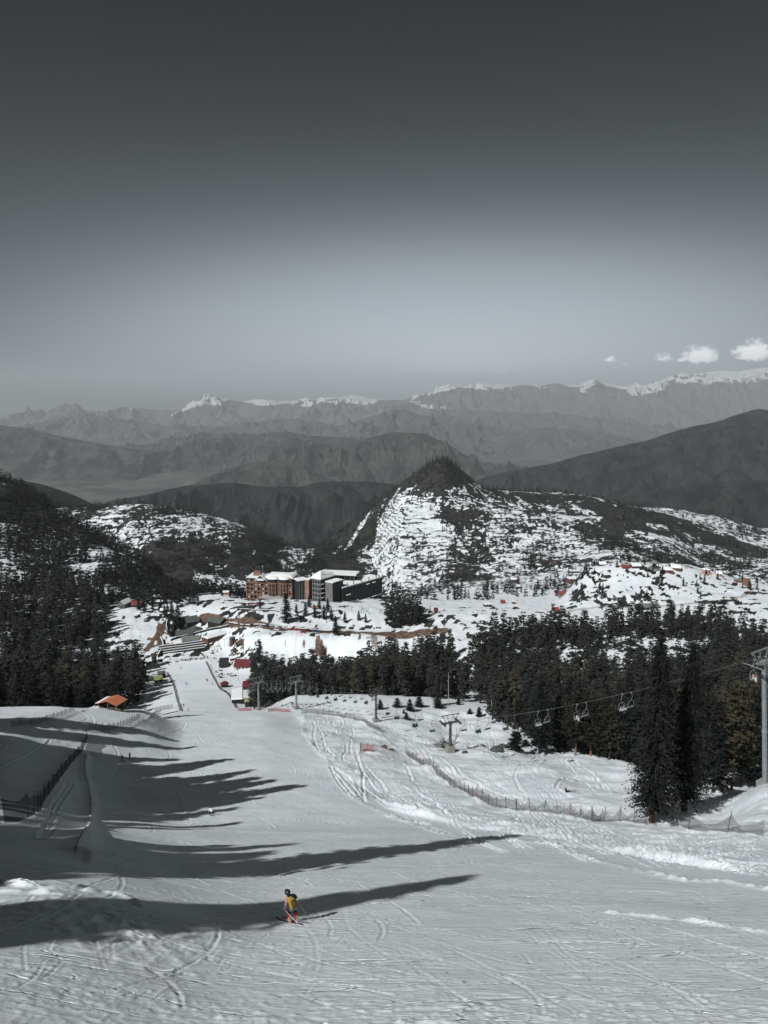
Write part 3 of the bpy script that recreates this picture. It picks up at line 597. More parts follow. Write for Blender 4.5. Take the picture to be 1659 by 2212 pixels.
# ------------------------------------------------ far ranges, each a real ridge at its own distance
def far_mat(name, lo, hi, snowline=None, snowcol=(.55, .58, .61), nscale=.002):
    m_ = bpy.data.materials.new(name); m_.use_nodes = True; N = m_.node_tree.nodes; L = m_.node_tree.links; b = N['Principled BSDF']
    geo = N.new('ShaderNodeNewGeometry')
    nz = N.new('ShaderNodeTexNoise'); L.new(geo.outputs['Position'], nz.inputs['Vector']); nz.inputs['Scale'].default_value = nscale; nz.inputs['Detail'].default_value = 8; nz.inputs['Roughness'].default_value = .65
    mr = N.new('ShaderNodeMapRange'); L.new(nz.outputs[0], mr.inputs[0]); mr.inputs[1].default_value = .4; mr.inputs[2].default_value = .62
    mx = N.new('ShaderNodeMix'); mx.data_type = 'RGBA'; L.new(mr.outputs[0], mx.inputs[0]); mx.inputs[6].default_value = (*lo, 1); mx.inputs[7].default_value = (*hi, 1)
    col = mx.outputs[2]
    if snowline:
        at = N.new('ShaderNodeAttribute'); at.attribute_name = 'snow'
        ad = N.new('ShaderNodeMath'); ad.operation = 'ADD'; L.new(at.outputs['Fac'], ad.inputs[0]); L.new(nz.outputs[0], ad.inputs[1])
        m2 = N.new('ShaderNodeMapRange'); m2.interpolation_type = 'SMOOTHSTEP'; L.new(ad.outputs[0], m2.inputs[0]); m2.inputs[1].default_value = .93; m2.inputs[2].default_value = 1.02
        x2 = N.new('ShaderNodeMix'); x2.data_type = 'RGBA'; L.new(m2.outputs[0], x2.inputs[0]); L.new(col, x2.inputs[6]); x2.inputs[7].default_value = (*snowcol, 1); col = x2.outputs[2]
    bn = N.new('ShaderNodeTexNoise'); L.new(geo.outputs['Position'], bn.inputs['Vector']); bn.inputs['Scale'].default_value = nscale * 1.6; bn.inputs['Detail'].default_value = 9; bn.inputs['Roughness'].default_value = .68
    bp = N.new('ShaderNodeBump'); bp.inputs['Strength'].default_value = 1; bp.inputs['Distance'].default_value = .22 / nscale; L.new(bn.outputs[0], bp.inputs['Height']); L.new(bp.outputs[0], b.inputs['Normal'])
    L.new(col, b.inputs['Base Color']); b.inputs['Roughness'].default_value = .95; b.inputs['Specular IOR Level'].default_value = .05
    return m_
def mountain(name, ridge, Yr, Df, Db, base, amp, freq, seed, m_, n=620, nt=90, snow=None, jag=1.0, gully=1.0):
    xs = np.array([p[0] for p in ridge], float); vs = np.array([p[1] for p in ridge], float)
    pxs = np.linspace(xs[0], xs[-1], n)
    v = pchip(xs, vs, pxs); 
    hr = np.array([zat(Yr, q) for q in v]); X0 = (pxs - CX) / F * Yr * (CP - np.tan(np.arctan(hr / Yr)) * SP)
    hr = hr + jag * Yr * (.0016 * fbm(X0 * freq * 2.5, X0 * 0 + seed, 5, seed, .62))
    env = np.minimum(1, np.minimum((pxs - pxs[0]) / 60 + (0 if ridge[0][0] > -5 else 1), (pxs[-1] - pxs) / 60 + (0 if ridge[-1][0] < 1665 else 1)))
    tt = np.concatenate((-np.linspace(1, 0, nt) ** 1.25, np.linspace(0, 1, nt // 3)[1:]))
    Tt, Xg = np.meshgrid(tt, X0, indexing='ij'); H = hr[None, :] + 0 * Tt
    at_ = np.abs(Tt); Yg = Yr + np.where(Tt < 0, Tt * Df, Tt * Db)
    Xw = Xg * (Yg / Yr) ** .35
    wob = fbm(Xw * freq * .6, Yg * freq * .6, 3, seed + 3)
    spur = ridged(Xw * freq + wob * .7, Yg * freq * .32, 5, seed + 9, .55)
    prof = 1 - at_ ** .92
    Z = base + (H - base) * np.clip(prof, 0, 1)
    Z = Z + (spur - .35) * amp * np.minimum(1, at_ * 4) * (1 - at_) ** .4 * np.where(Tt < 0, 1, .4) + (fbm(Xw * freq * 5, Yg * freq * 5, 4, seed + 21)) * amp * .18 * np.minimum(1, at_ * 6)
    Z = Z - 60 * (at_ > .999)
    nr_, nc_ = Z.shape; ix = np.arange(nr_ * nc_).reshape(nr_, nc_)
    Fq_ = np.stack((ix[:-1, :-1], ix[:-1, 1:], ix[1:, 1:], ix[1:, :-1]), -1).reshape(-1, 4)
    me_ = mesh_np(name, np.stack((Xw, Yg, Z), -1).reshape(-1, 3), Fq_, [m_], smooth=True)
    a_ = me_.attributes.new('snow', 'FLOAT', 'POINT')
    sn = np.zeros_like(Z) if snow is None else snow(pxs[None, :] + 0 * Z, Z, H, spur)
    a_.data.foreach_set('value', sn.astype(np.float32).ravel())
    o = link(bpy.data.objects.new(name, me_)); o['kind'] = 'structure'; return o
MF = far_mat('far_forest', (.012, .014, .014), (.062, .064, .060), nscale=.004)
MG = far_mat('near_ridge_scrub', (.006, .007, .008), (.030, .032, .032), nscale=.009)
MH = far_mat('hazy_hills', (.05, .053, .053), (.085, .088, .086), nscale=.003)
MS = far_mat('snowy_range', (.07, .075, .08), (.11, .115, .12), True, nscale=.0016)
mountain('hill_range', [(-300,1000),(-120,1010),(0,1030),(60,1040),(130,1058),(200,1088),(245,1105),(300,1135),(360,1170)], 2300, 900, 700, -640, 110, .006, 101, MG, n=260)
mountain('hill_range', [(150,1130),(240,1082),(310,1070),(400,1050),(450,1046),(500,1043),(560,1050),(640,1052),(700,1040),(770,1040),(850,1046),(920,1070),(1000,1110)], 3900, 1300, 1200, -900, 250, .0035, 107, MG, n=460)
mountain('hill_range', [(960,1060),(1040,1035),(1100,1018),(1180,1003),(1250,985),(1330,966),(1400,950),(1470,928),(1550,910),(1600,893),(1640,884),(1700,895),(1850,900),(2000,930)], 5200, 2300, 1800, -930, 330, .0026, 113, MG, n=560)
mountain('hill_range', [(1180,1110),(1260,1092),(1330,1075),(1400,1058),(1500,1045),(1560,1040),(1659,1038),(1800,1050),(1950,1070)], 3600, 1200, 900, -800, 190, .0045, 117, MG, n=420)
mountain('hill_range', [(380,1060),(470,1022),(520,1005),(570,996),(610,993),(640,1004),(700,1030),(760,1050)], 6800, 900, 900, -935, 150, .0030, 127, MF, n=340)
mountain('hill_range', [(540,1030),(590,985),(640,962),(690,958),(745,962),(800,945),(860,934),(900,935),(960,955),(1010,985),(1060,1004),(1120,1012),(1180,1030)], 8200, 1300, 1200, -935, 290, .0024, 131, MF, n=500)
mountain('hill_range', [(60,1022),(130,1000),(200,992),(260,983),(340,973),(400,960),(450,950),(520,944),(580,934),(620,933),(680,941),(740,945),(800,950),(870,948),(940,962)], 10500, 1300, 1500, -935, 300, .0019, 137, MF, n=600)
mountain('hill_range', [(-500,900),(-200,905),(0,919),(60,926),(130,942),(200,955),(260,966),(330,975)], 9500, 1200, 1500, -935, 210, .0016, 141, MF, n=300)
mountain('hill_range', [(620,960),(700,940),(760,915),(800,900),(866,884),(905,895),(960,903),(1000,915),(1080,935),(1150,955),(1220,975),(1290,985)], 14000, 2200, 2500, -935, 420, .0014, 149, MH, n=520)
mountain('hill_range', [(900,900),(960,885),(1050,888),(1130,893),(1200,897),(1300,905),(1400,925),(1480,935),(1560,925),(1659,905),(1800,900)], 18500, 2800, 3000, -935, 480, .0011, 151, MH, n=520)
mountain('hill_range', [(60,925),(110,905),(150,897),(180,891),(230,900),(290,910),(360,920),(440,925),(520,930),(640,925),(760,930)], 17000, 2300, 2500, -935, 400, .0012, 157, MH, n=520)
def snow_a(px, Z, H, spur): return np.interp(px, [40, 250, 420, 470, 700, 900], [-.1, .08, .34, .36, .34, .36]) + np.clip((Z - H) / 520, -1, 0) * .8 - .06 + .50 * spur + .10 * np.exp(-((px - 545) / 40) ** 2) + .10 * np.exp(-((px - 780) / 60) ** 2) + .10 * np.exp(-((px - 458) / 20) ** 2)
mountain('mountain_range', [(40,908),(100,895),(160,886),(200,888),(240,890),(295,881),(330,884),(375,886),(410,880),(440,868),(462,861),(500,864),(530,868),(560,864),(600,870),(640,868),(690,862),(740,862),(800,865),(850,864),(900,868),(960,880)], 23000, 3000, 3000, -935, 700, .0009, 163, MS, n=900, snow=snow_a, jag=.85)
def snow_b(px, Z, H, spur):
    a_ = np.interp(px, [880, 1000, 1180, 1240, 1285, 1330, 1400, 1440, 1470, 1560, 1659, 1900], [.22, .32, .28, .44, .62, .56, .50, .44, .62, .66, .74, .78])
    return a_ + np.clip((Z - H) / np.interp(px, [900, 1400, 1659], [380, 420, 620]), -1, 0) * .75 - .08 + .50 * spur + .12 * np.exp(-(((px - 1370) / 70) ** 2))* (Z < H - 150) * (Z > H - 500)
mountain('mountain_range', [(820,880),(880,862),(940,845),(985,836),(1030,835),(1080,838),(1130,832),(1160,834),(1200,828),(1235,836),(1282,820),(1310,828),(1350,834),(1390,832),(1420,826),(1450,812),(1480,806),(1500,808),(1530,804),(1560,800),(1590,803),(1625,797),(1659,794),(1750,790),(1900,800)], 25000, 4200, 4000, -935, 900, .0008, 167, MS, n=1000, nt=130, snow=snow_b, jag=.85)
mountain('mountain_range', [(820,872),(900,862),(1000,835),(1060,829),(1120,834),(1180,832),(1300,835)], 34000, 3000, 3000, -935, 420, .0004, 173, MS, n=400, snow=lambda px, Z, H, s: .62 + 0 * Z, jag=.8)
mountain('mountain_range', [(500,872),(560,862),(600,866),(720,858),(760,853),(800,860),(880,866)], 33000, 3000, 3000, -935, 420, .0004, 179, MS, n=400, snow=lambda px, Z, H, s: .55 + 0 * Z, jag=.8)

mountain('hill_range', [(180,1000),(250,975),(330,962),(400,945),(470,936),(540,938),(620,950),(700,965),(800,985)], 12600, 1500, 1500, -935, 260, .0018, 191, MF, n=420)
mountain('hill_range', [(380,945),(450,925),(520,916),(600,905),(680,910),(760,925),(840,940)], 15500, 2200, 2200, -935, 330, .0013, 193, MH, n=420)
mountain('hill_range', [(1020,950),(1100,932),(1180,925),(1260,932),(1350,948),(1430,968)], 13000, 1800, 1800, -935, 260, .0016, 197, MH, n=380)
# ------------------------------------------------ conifers
def fol_mat(name, a, c, hi=None):
    m_ = bpy.data.materials.new(name); m_.use_nodes = True; N = m_.node_tree.nodes; L = m_.node_tree.links; b = N['Principled BSDF']
    geo = N.new('ShaderNodeNewGeometry'); oi = N.new('ShaderNodeObjectInfo')
    nz = N.new('ShaderNodeTexNoise'); L.new(geo.outputs['Position'], nz.inputs['Vector']); nz.inputs['Scale'].default_value = .55; nz.inputs['Detail'].default_value = 4
    ad = N.new('ShaderNodeMath'); ad.operation = 'ADD'; L.new(nz.outputs[0], ad.inputs[0])
    ml = N.new('ShaderNodeMath'); ml.operation = 'MULTIPLY_ADD'; L.new(oi.outputs['Random'], ml.inputs[0]); ml.inputs[1].default_value = .30; ml.inputs[2].default_value = -.15; L.new(ml.outputs[0], ad.inputs[1])
    mr = N.new('ShaderNodeMapRange'); L.new(ad.outputs[0], mr.inputs[0]); mr.inputs[1].default_value = .38; mr.inputs[2].default_value = .68
    mx = N.new('ShaderNodeMix'); mx.data_type = 'RGBA'; L.new(mr.outputs[0], mx.inputs[0]); mx.inputs[6].default_value = (*a, 1); mx.inputs[7].default_value = (*c, 1)
    L.new(mx.outputs[2], b.inputs['Base Color']); b.inputs['Roughness'].default_value = .75; b.inputs['Specular IOR Level'].default_value = .15
    return m_
FOL = fol_mat('needles_dark', (.006, .008, .009), (.026, .029, .024))
FOL2 = fol_mat('needles_olive', (.012, .013, .010), (.050, .045, .028))
FOL3 = fol_mat('needles_grey', (.008, .010, .010), (.026, .029, .028))
BARK = mat('bark', (.075, .055, .045), .9, .35, 3, bump=.03)
BARKR = mat('bark_red', (.20, .105, .08), .9, .35, 2, bump=.04)
def conifer(seed, H=1.0, Rr=.17, rings=26, per=7, segs=5, clear=.12, blade=.045, droop=.35, taper=.8, tip=0.0, irr=.35, flat=.5):
    """unit-height crown: whorls of boughs carrying needle sprays; returns verts, faces (triangles)"""
    rg = np.random.default_rng(seed); V = []
    for i in range(rings):
        t = (i + rg.uniform(-.3, .3)) / rings; z = clear + (1 - clear) * np.clip(t, 0, .995)
        q = 1 - (z - clear) / (1 - clear)
        L0 = Rr * (q ** taper) * (.55 + .45 * min(1, (z - clear) / .12 + .35)) + .012
        for j in range(per):
            if rg.random() < .08: continue
            an = rg.uniform(0, 2 * np.pi); Ln = L0 * (1 + rg.uniform(-irr, irr * .7)); dr = droop * rg.uniform(.4, 1.4)
            dx, dy = np.cos(an), np.sin(an); rise = rg.uniform(.05, .3)
            q5 = .006; V += [(-dy * q5, dx * q5, z), (dy * q5, -dx * q5, z), (dx * Ln * .95, dy * Ln * .95, z + Ln * (rise * .95 - dr * .9))]
            for k in range(segs):
                f0 = (k + .25) / segs; f = f0 + rg.uniform(-.1, .12)
                rr_ = Ln * f; zz = z + Ln * (rise * f - dr * f * f)
                bl = blade * (1.15 - .55 * f0) * rg.uniform(.7, 1.3) * (.55 + .45 * q)
                for s in (-1, 1):
                    a2 = an + s * rg.uniform(.35, 1.15); ex, ey = np.cos(a2), np.sin(a2)
                    p0 = (dx * rr_, dy * rr_, zz)
                    w = bl * flat
                    p1 = (p0[0] + ex * bl - dy * w * .2, p0[1] + ey * bl + dx * w * .2, zz - bl * rg.uniform(.05, .6))
                    p2 = (p0[0] + dx * bl * .8 - ex * w * .15, p0[1] + dy * bl * .8 - ey * w * .15, zz + bl * rg.uniform(-.35, .25))
                    V += [p0, p1, p2]
    V = np.array(V) * H; Fc = np.arange(len(V)).reshape(-1, 3)
    return V, Fc
def trunk_mb(H=1.0, r=.018, clear=None, bend=0.0):
    m_ = MB(); m_.tube([(0, 0, -.03), (0, 0, .02), (bend * .3, 0, .3), (bend, 0, .7), (bend, 0, .985)], r, 7, r2=.003); return m_
def tree_thing(name, crown, trunk, fol, bark):
    root = empty(name); crv, crf = crown
    c = link(bpy.data.objects.new('crown', mesh_np('crown', crv, crf, [fol])), root)
    t = trunk.build('trunk', [bark], root, smooth=True); reg(root); return root
TV = {}
def unit_variants():
    TV['fir'] = [tree_thing('fir_tree', conifer(s, Rr=.17, rings=34, per=8, segs=6, blade=.045, clear=.10, taper=.85), trunk_mb(), FOL, BARK) for s in (1, 2, 3)]
    TV['cedar'] = [tree_thing('cedar_tree', conifer(s, Rr=.22, rings=26, per=8, segs=7, blade=.05, clear=.16, taper=.62, droop=.15, irr=.5), trunk_mb(), FOL3, BARK) for s in (11, 12)]
    TV['pine'] = [tree_thing('pine_tree', conifer(s, Rr=.21, rings=22, per=9, segs=6, blade=.055, clear=.26, taper=.42, droop=.05, irr=.45), trunk_mb(r=.015), FOL2, BARKR) for s in (21, 22)]
    TV['big'] = [tree_thing('fir_tree', conifer(s, Rr=.15, rings=84, per=15, segs=12, blade=.0185, clear=.09, taper=.62, irr=.34, droop=.45), trunk_mb(r=.023), FOL, BARK) for s in (31, 32)]
    TV['bush'] = [tree_thing('young_fir', conifer(s, Rr=.42, rings=14, per=12, segs=5, blade=.13, clear=.02, taper=.6, irr=.4), trunk_mb(r=.03), FOL, BARK) for s in (41, 42)]
unit_variants()
USED = set()
def plant(kind, var, x, y, h, label, group, wide=1.0, z=None, cat='tree', sink=.0, fol=None, bark=None, lean=0.0):
    src = TV[kind][var % len(TV[kind])]; key = (kind, var % len(TV[kind]))
    o = src if key not in USED else copy_tree(src)
    USED.add(key)
    o.location = (x, y, (T(x, y) if z is None else z) - sink); o.rotation_euler = (0, lean, random.uniform(0, 6.28)); o.scale = (h * wide, h * wide, h)
    tag(o, label, cat, group)
    if (fol or bark) and key: 
        for ch in o.children:
            if ch.name.startswith('crown') and fol: ch.data = ch.data.copy(); ch.data.materials[0] = fol
            if ch.name.startswith('trunk') and bark: ch.data = ch.data.copy(); ch.data.materials[0] = bark
    return o
# --- the two big firs by the fence at the right and their neighbours
for px, v, h, var, lab in ((1408, 1776, 29, 0, 'tall dark fir with a bare reddish foot, left of the big pair by the fence'), (1478, 1752, 28, 1, 'tall dark fir just right of its twin, its foot in its own shadow')):
    P = hit(px, v); o = plant('big', var, P.x, P.y, h, lab, 'pair of big firs behind the fence', .88)
    for ch in o.children:
        if ch.name.startswith('trunk'): ch.data.materials[0] = mat('bark_reddish', (.09, .048, .038), .9, .35, 3)  # redder bark for the trunks of this pair
def plant_px(kind, var, px, v, hpx, label, group=None, wide=1., ymin=0., **k):
    P = hit(px, v, ymin); h = hpx / F * (P.y * CP - P.z * SP) * 1.04
    return plant(kind, var, P.x, P.y, h, label, group, wide, **k)
plant_px('pine', 0, 1243, 1632, 142, 'broad olive-brown pine with a bare reddish trunk at the edge of the forest', wide=1.25)
plant_px('fir', 1, 1165, 1628, 175, 'dense dark fir left of the broad olive-brown pine')
plant_px('fir', 2, 1205, 1622, 150, 'narrow dark fir between the dense fir and the broad pine')
plant_px('bush', 0, 1112, 1622, 46, 'bushy round young fir at the snow edge, left of the forest corner', wide=1.1)
plant_px('bush', 1, 821, 1532, 22, 'small round fir beside the grey lift tower', ymin=290)
plant_px('fir', 0, 945, 1525, 66, 'slender brownish fir standing at the snow edge above the lift line', ymin=290)
for i, (px, v, hh) in enumerate([(872, 1541, 9), (878, 1554, 15), (894, 1570, 8), (990, 1522, 16), (858, 1528, 22), (947, 1530, 20), (1035, 1548, 22), (1120, 1600, 20), (1135, 1612, 16), (885, 1535, 26), (905, 1527, 24), (1015, 1542, 12)]):
    plant_px('bush', i, px, v, hh, 'small dark fir sapling on the open snow under the lift', 'fir saplings on the open snow under the lift', wide=1.0 + .2 * (i % 3))
# brownish cluster at the right edge
for i, (px, v, hp, kind, w) in enumerate([(1540, 1712, 205, 'fir', 1.1), (1580, 1708, 240, 'pine', 1.0), (1618, 1700, 215, 'fir', 1.1), (1652, 1690, 250, 'pine', .9), (1560, 1700, 160, 'pine', 1.1), (1600, 1690, 180, 'pine', .9), (1675, 1690, 230, 'fir', 1.), (1352, 1645, 200, 'fir', 1.), (1330, 1640, 180, 'fir', 1.), (1385, 1655, 230, 'cedar', 1.), (1300, 1635, 150, 'fir', 1.1), (1425, 1672, 260, 'fir', 1.0), (1512, 1700, 250, 'cedar', .9), (1275, 1625, 130, 'cedar', 1.)]):
    plant_px(kind, i, px, v, hp, 'brownish pine in the thicket right of the pair of big firs' if kind == 'pine' else 'dark conifer crowding behind the pair of big firs', 'pines in the thicket at the right' if kind == 'pine' else 'conifers behind the big firs', wide=w)
P = hit(1641, 1640, 140); o = plant('pine', 0, P.x, P.y, 24, 'tall pine with a bare salmon-coloured trunk beside the near lift tower', None, .9)
# --- the forest
def lowtree(seed, rings=9, per=5, Rr=.19, blade=.13, taper=.75, clear=.1):
    V, Fc = conifer(seed, Rr=Rr, rings=rings, per=per, segs=3, blade=blade, clear=clear, taper=taper, flat=.8)
    m_ = MB(); m_.tube([(0, 0, 0), (0, 0, .9)], .016, 4, r2=.004, cap=False); tv = np.array(m_.v); tf = []
    for q_ in m_.f: tf += [(q_[0], q_[1], q_[2]), (q_[0], q_[2], q_[3])]
    return V, np.concatenate((V, tv)), np.concatenate((Fc, np.array(tf) + len(V))), np.concatenate((np.zeros(len(Fc), int), np.ones(len(tf), int)))
LT = [lowtree(s, 13, 6, .18, .105) for s in (51, 52, 53)] + [lowtree(54, 10, 7, .23, .12, .5, .18)]
TINY = [lowtree(s, 5, 4, .2, .2) for s in (61, 62)]
def scatter_mesh(name, places, variants, mats_, label, seed=3):
    rg = np.random.default_rng(seed); AV = []; AF = []; AM = []; b = 0
    for (x, y, z, h, w) in places:
        _, v_, f_, m_ = variants[rg.integers(len(variants))]; an = rg.uniform(0, 6.28); c, s = np.cos(an), np.sin(an)
        q_ = np.stack(((v_[:, 0] * c - v_[:, 1] * s) * h * w + x, (v_[:, 0] * s + v_[:, 1] * c) * h * w + y, v_[:, 2] * h + z), 1)
        AV.append(q_); AF.append(f_ + b); b += len(q_); mi = m_.copy(); 
        q9 = rg.random()
        if len(mats_) > 2 and q9 < .3: mi = np.where(mi == 0, 2, 1)
        elif len(mats_) > 3 and q9 < .36: mi = np.where(mi == 0, 3, 1)
        AM.append(mi)
    o = link(bpy.data.objects.new(name, mesh_np(name, np.concatenate(AV), np.concatenate(AF), mats_, np.concatenate(AM))))
    o['kind'] = 'stuff'; o['label'] = label; return o
rf = np.random.default_rng(12)
def wood(n, xr, yr, test, hr, gap):
    out = []; tries = 0; cell = {}
    while len(out) < n and tries < n * 40:
        tries += 1; y = rf.uniform(*yr); s = rf.uniform(*xr); x = s * (y + 25); 
        k_ = (int(x // gap), int(y // gap)); bad = False
        for a_ in (-1, 0, 1):
            for b2 in (-1, 0, 1):
                for (qx, qy) in cell.get((k_[0] + a_, k_[1] + b2), []):
                    if (qx - x) ** 2 + (qy - y) ** 2 < gap * gap: bad = True
        if bad: continue
        z = T(x, y); px, v = project(x, y, z); px = float(px); v = float(v)
        if not test(px, v, x, y): continue
        cell.setdefault(k_, []).append((x, y)); out.append((x, y, z, rf.uniform(*hr), rf.uniform(.72, 1.3)))
    return out
def edge_r(px): return np.interp(px, [550, 600, 640, 700, 800, 870, 960, 1050, 1120, 1200, 1300, 1400, 1500, 1600, 1700], [1532, 1515, 1496, 1494, 1492, 1500, 1508, 1535, 1580, 1612, 1632, 1645, 1688, 1650, 1640])
def top_r(px): return np.interp(px, [540, 560, 600, 700, 740, 800, 880, 960, 1010, 1060, 1120, 1200, 1240, 1300, 1400, 1500, 1560, 1620, 1700], [1470, 1472, 1474, 1466, 1458, 1442, 1420, 1418, 1402, 1385, 1372, 1364, 1376, 1364, 1352, 1345, 1352, 1372, 1382])
def t_right(px, v, x, y):
    if px < 548 or y < 165: return False
    if y < 330 and px < 1050: return False
    g_ = fbm(np.array([x / 28]), np.array([y / 28]), 2, 201)[0]
    if y > 300 and g_ > .16 and px > 850: return False
    if y > 300 and px > 560 and fbm(np.array([x / 11]), np.array([y / 16]), 2, 203)[0] > .22: return False
    if 1200 < px < 1540 and 1385 < v < 1470 and g_ > -.22: return False
    if 975 < px < 1035 and v < 1420: return False
    if 860 < px < 905 and 1395 < v < 1450 and g_ > -.1: return False
    return v > top_r(px) and v < edge_r(px) + 6 or (y > 330 and v > top_r(px) and px < 1100)
right = wood(1500, (-.18, .62), (165, 560), t_right, (9, 22), 4.6)
def t_left(px, v, x, y):
    if y < 232: return False
    if px > 318 - max(0, (1500 - v)) * .25 + (0 if v < 1520 else -60): return False
    if v < 1440 and px > 232: return False
    if v < 1310 and px > 250: return False
    if y < 250 and px > 150: return False
    return True
left = wood(900, (-.75, -.25), (225, 640), t_left, (12, 24), 4.8)
def t_hl(px, v, x, y):
    g_ = fbm(np.array([x / 45]), np.array([y / 60]), 3, 205)[0]
    return px < 420 and g_ > -.12 and v > np.interp(px, [0, 100, 200, 290, 380], [1030, 1080, 1150, 1205, 1255])
hleft = wood(1500, (-.7, -.2), (620, 1000), t_hl, (11, 18), 6.5)
# dark clump right of the hotel and along the terrace
clump = [(x, y) for px, v in [(836,1330),(850,1338),(862,1345),(872,1336),(884,1340),(896,1345),(845,1345),(858,1352),(870,1350),(884,1352),(900,1350),(832,1312),(846,1318),(860,1322),(874,1325),(888,1330),(905,1338),(915,1345),(852,1306),(866,1312),(880,1318),(894,1322)] for (x, y, z_) in [hit(px, v, 480)]]
allt = right + left
allt.sort(key=lambda t_: t_[1])
# nearest as individual trees
NIND = 235
ind = allt[:NIND]; rest = allt[NIND:]
for i, (x, y, z, h, w) in enumerate(ind):
    side = x < -60
    kind = ('fir', 'cedar', 'fir', 'fir', 'pine')[rf.integers(5)] if not side else ('fir', 'cedar', 'fir')[rf.integers(3)]
    if side: lab = 'dark %s in the forest behind the orange-roofed shelter' % kind; gr = '%s trees in the forest behind the orange-roofed shelter' % kind
    else: lab = ('olive-brown pine' if kind == 'pine' else 'dark ' + kind) + ' in the forest beyond the snow under the lift'; gr = '%s trees in the forest beyond the lift' % kind
    plant(kind, i, x, y, h * (1.0 if kind != 'fir' else 1.1), lab, gr, w, z=z - .3)
for i, (x, y) in enumerate(clump): rest.append((x, y, T(x, y), rf.uniform(12, 20), 1.25))
scatter_mesh('forest', [t_ for t_ in rest], LT, [FOL, BARK, FOL3, FOL2], 'dark conifer forest filling the slopes on both sides of the piste')
scatter_mesh('hillside_forest', hleft, TINY + LT[:1], [FOL, BARK, FOL3], 'scattered conifers on the dark hillside at the left')
def hillrow(n, yr, xr, test, hr=(9, 16)):
    return wood(n, xr, yr, test, hr, 6)
def t_peak(px, v, x, y):
    if px < 640: return False
    pk = math.exp(-(((px - 965) / 80) ** 2 + ((v - 1005) / 30) ** 2)) * 1.6
    rg_ = .5 * math.exp(-((v - np.interp(px, [1050, 1200, 1280, 1400, 1550, 1659], [1060, 1066, 1078, 1112, 1162, 1192])) / 9) ** 2) if px > 1040 else 0
    fl = .45 if px < 860 and v < 1215 - (px - 700) * .4 + 60 else 0
    lb = .35 * math.exp(-((v - np.interp(px, [1080, 1270, 1400, 1659], [1110, 1175, 1215, 1240])) / 25) ** 2) if px > 1080 else 0
    mid_ = .4 * math.exp(-((px - 1060) / 40) ** 2) 
    g_ = fbm(np.array([x / 60]), np.array([y / 90]), 3, 207)[0]
    return rf.random() < np.clip((g_ - .12) * 2.2 + pk + rg_ + fl + lb + mid_ * .6, 0.02, 1)
hp_ = hillrow(1500, (1020, 1790), (-.12, .56), t_peak)
hp_ = [(x, y, z, h * (.8 if abs(project(x, y, z)[0] - 965) < 90 and y > 1550 else .85), w) for (x, y, z, h, w) in hp_]
scatter_mesh('hillside_forest', hp_, TINY + LT[:2], [FOL, BARK, FOL3], 'tiny conifers dotting the terraced peak and its ridge', 5)
def t_tl(px, v, x, y): 
    if px < 100 or px > 700: return False
    g_ = fbm(np.array([x / 60]), np.array([y / 90]), 3, 208)[0]
    return rf.random() < np.clip((g_ - .1) * 2.2 + .5 * sstep(1130, 1250, np.array(v)) + .5 * math.exp(-((px - 400) / 60) ** 2 - ((v - 1105) / 12) ** 2), .02, 1)
scatter_mesh('hillside_forest', hillrow(600, (1080, 1420), (-.46, -.06), t_tl), TINY, [FOL, BARK, FOL3], 'tiny conifers dotting the terraced hill at the left', 6)
# dark band of forest below the left terraced hill and on the low ground behind the hotel
def t_band(px, v, x, y): return 225 < px < 560 and v > 1225
scatter_mesh('hillside_forest', wood(330, (-.40, -.12), (690, 1000), t_band, (12, 19), 7), TINY + LT[:1], [FOL, BARK, FOL3], 'dark band of conifers in the dip behind the hotel', 7)
def t_val(px, v, x, y):
    g_ = fbm(np.array([x / 40]), np.array([y / 50]), 2, 209)[0]; return px > 900 and g_ > .14 and v < 1310
scatter_mesh('hillside_forest', wood(260, (-.02, .56), (700, 1000), t_val, (8, 14), 7), TINY + LT[:1], [FOL, BARK, FOL3], 'scattered conifers between the village fields', 8)
def t_gh(px, v, x, y):
    g_ = fbm(np.array([x / 18]), np.array([y / 18]), 2, 211)[0]; return 1230 < px < 1640 and 1215 < v < 1300 and (g_ > .12 or (px < 1300 and g_ > 0)) 
for i, (x, y, z, h, w) in enumerate(wood(46, (.2, .56), (575, 690), t_gh, (4, 9), 5)):
    plant('fir', i, x, y, h, 'small dark fir on the snowy hill below the pavilion', 'small firs on the snowy pavilion hill', w * 1.3)
# named single trees of the base area
plant_px('fir', 0, 619, 1345, 64, 'large dark fir standing in front of the hotel canopy', wide=1.5, ymin=480)
plant_px('fir', 1, 562, 1316, 24, 'small dark fir alone on the snow lawn before the hotel', wide=1.4, ymin=480)
plant_px('fir', 2, 561, 1446, 66, 'tall open fir beside the base station huts', wide=1.5, ymin=430)
plant_px('fir', 0, 725, 1372, 42, 'dark fir beside the brown road under the hotel', wide=1.4, ymin=480)
plant_px('fir', 1, 295, 1448, 48, 'open-branched fir at the lower end of the side piste', wide=1.5, ymin=430)
plant_px('fir', 2, 385, 1352, 46, 'dark fir between the side piste and the green sheds', wide=1.7, ymin=480)
plant_px('fir', 0, 372, 1340, 40, 'dark fir leaning over the brown cutting', wide=1.5, ymin=480)
for i, (px, v, hh) in enumerate([(435,1283,18),(450,1280,20),(465,1284,17),(480,1288,15),(497,1290,14),(392,1275,20),(405,1278,18),(300,1318,28),(312,1322,26),(330,1318,20),(345,1322,22),(660,1330,30),(680,1335,26),(700,1338,32),(716,1340,26),(745,1345,24),(775,1340,22),(790,1345,20),(640,1325,22),(668,1312,28),(690,1316,24),(708,1322,30)]):
    plant_px('fir', i, px, v, hh, 'dark fir in the clumps around the hotel grounds', 'dark firs around the hotel grounds', wide=1.5, ymin=470)
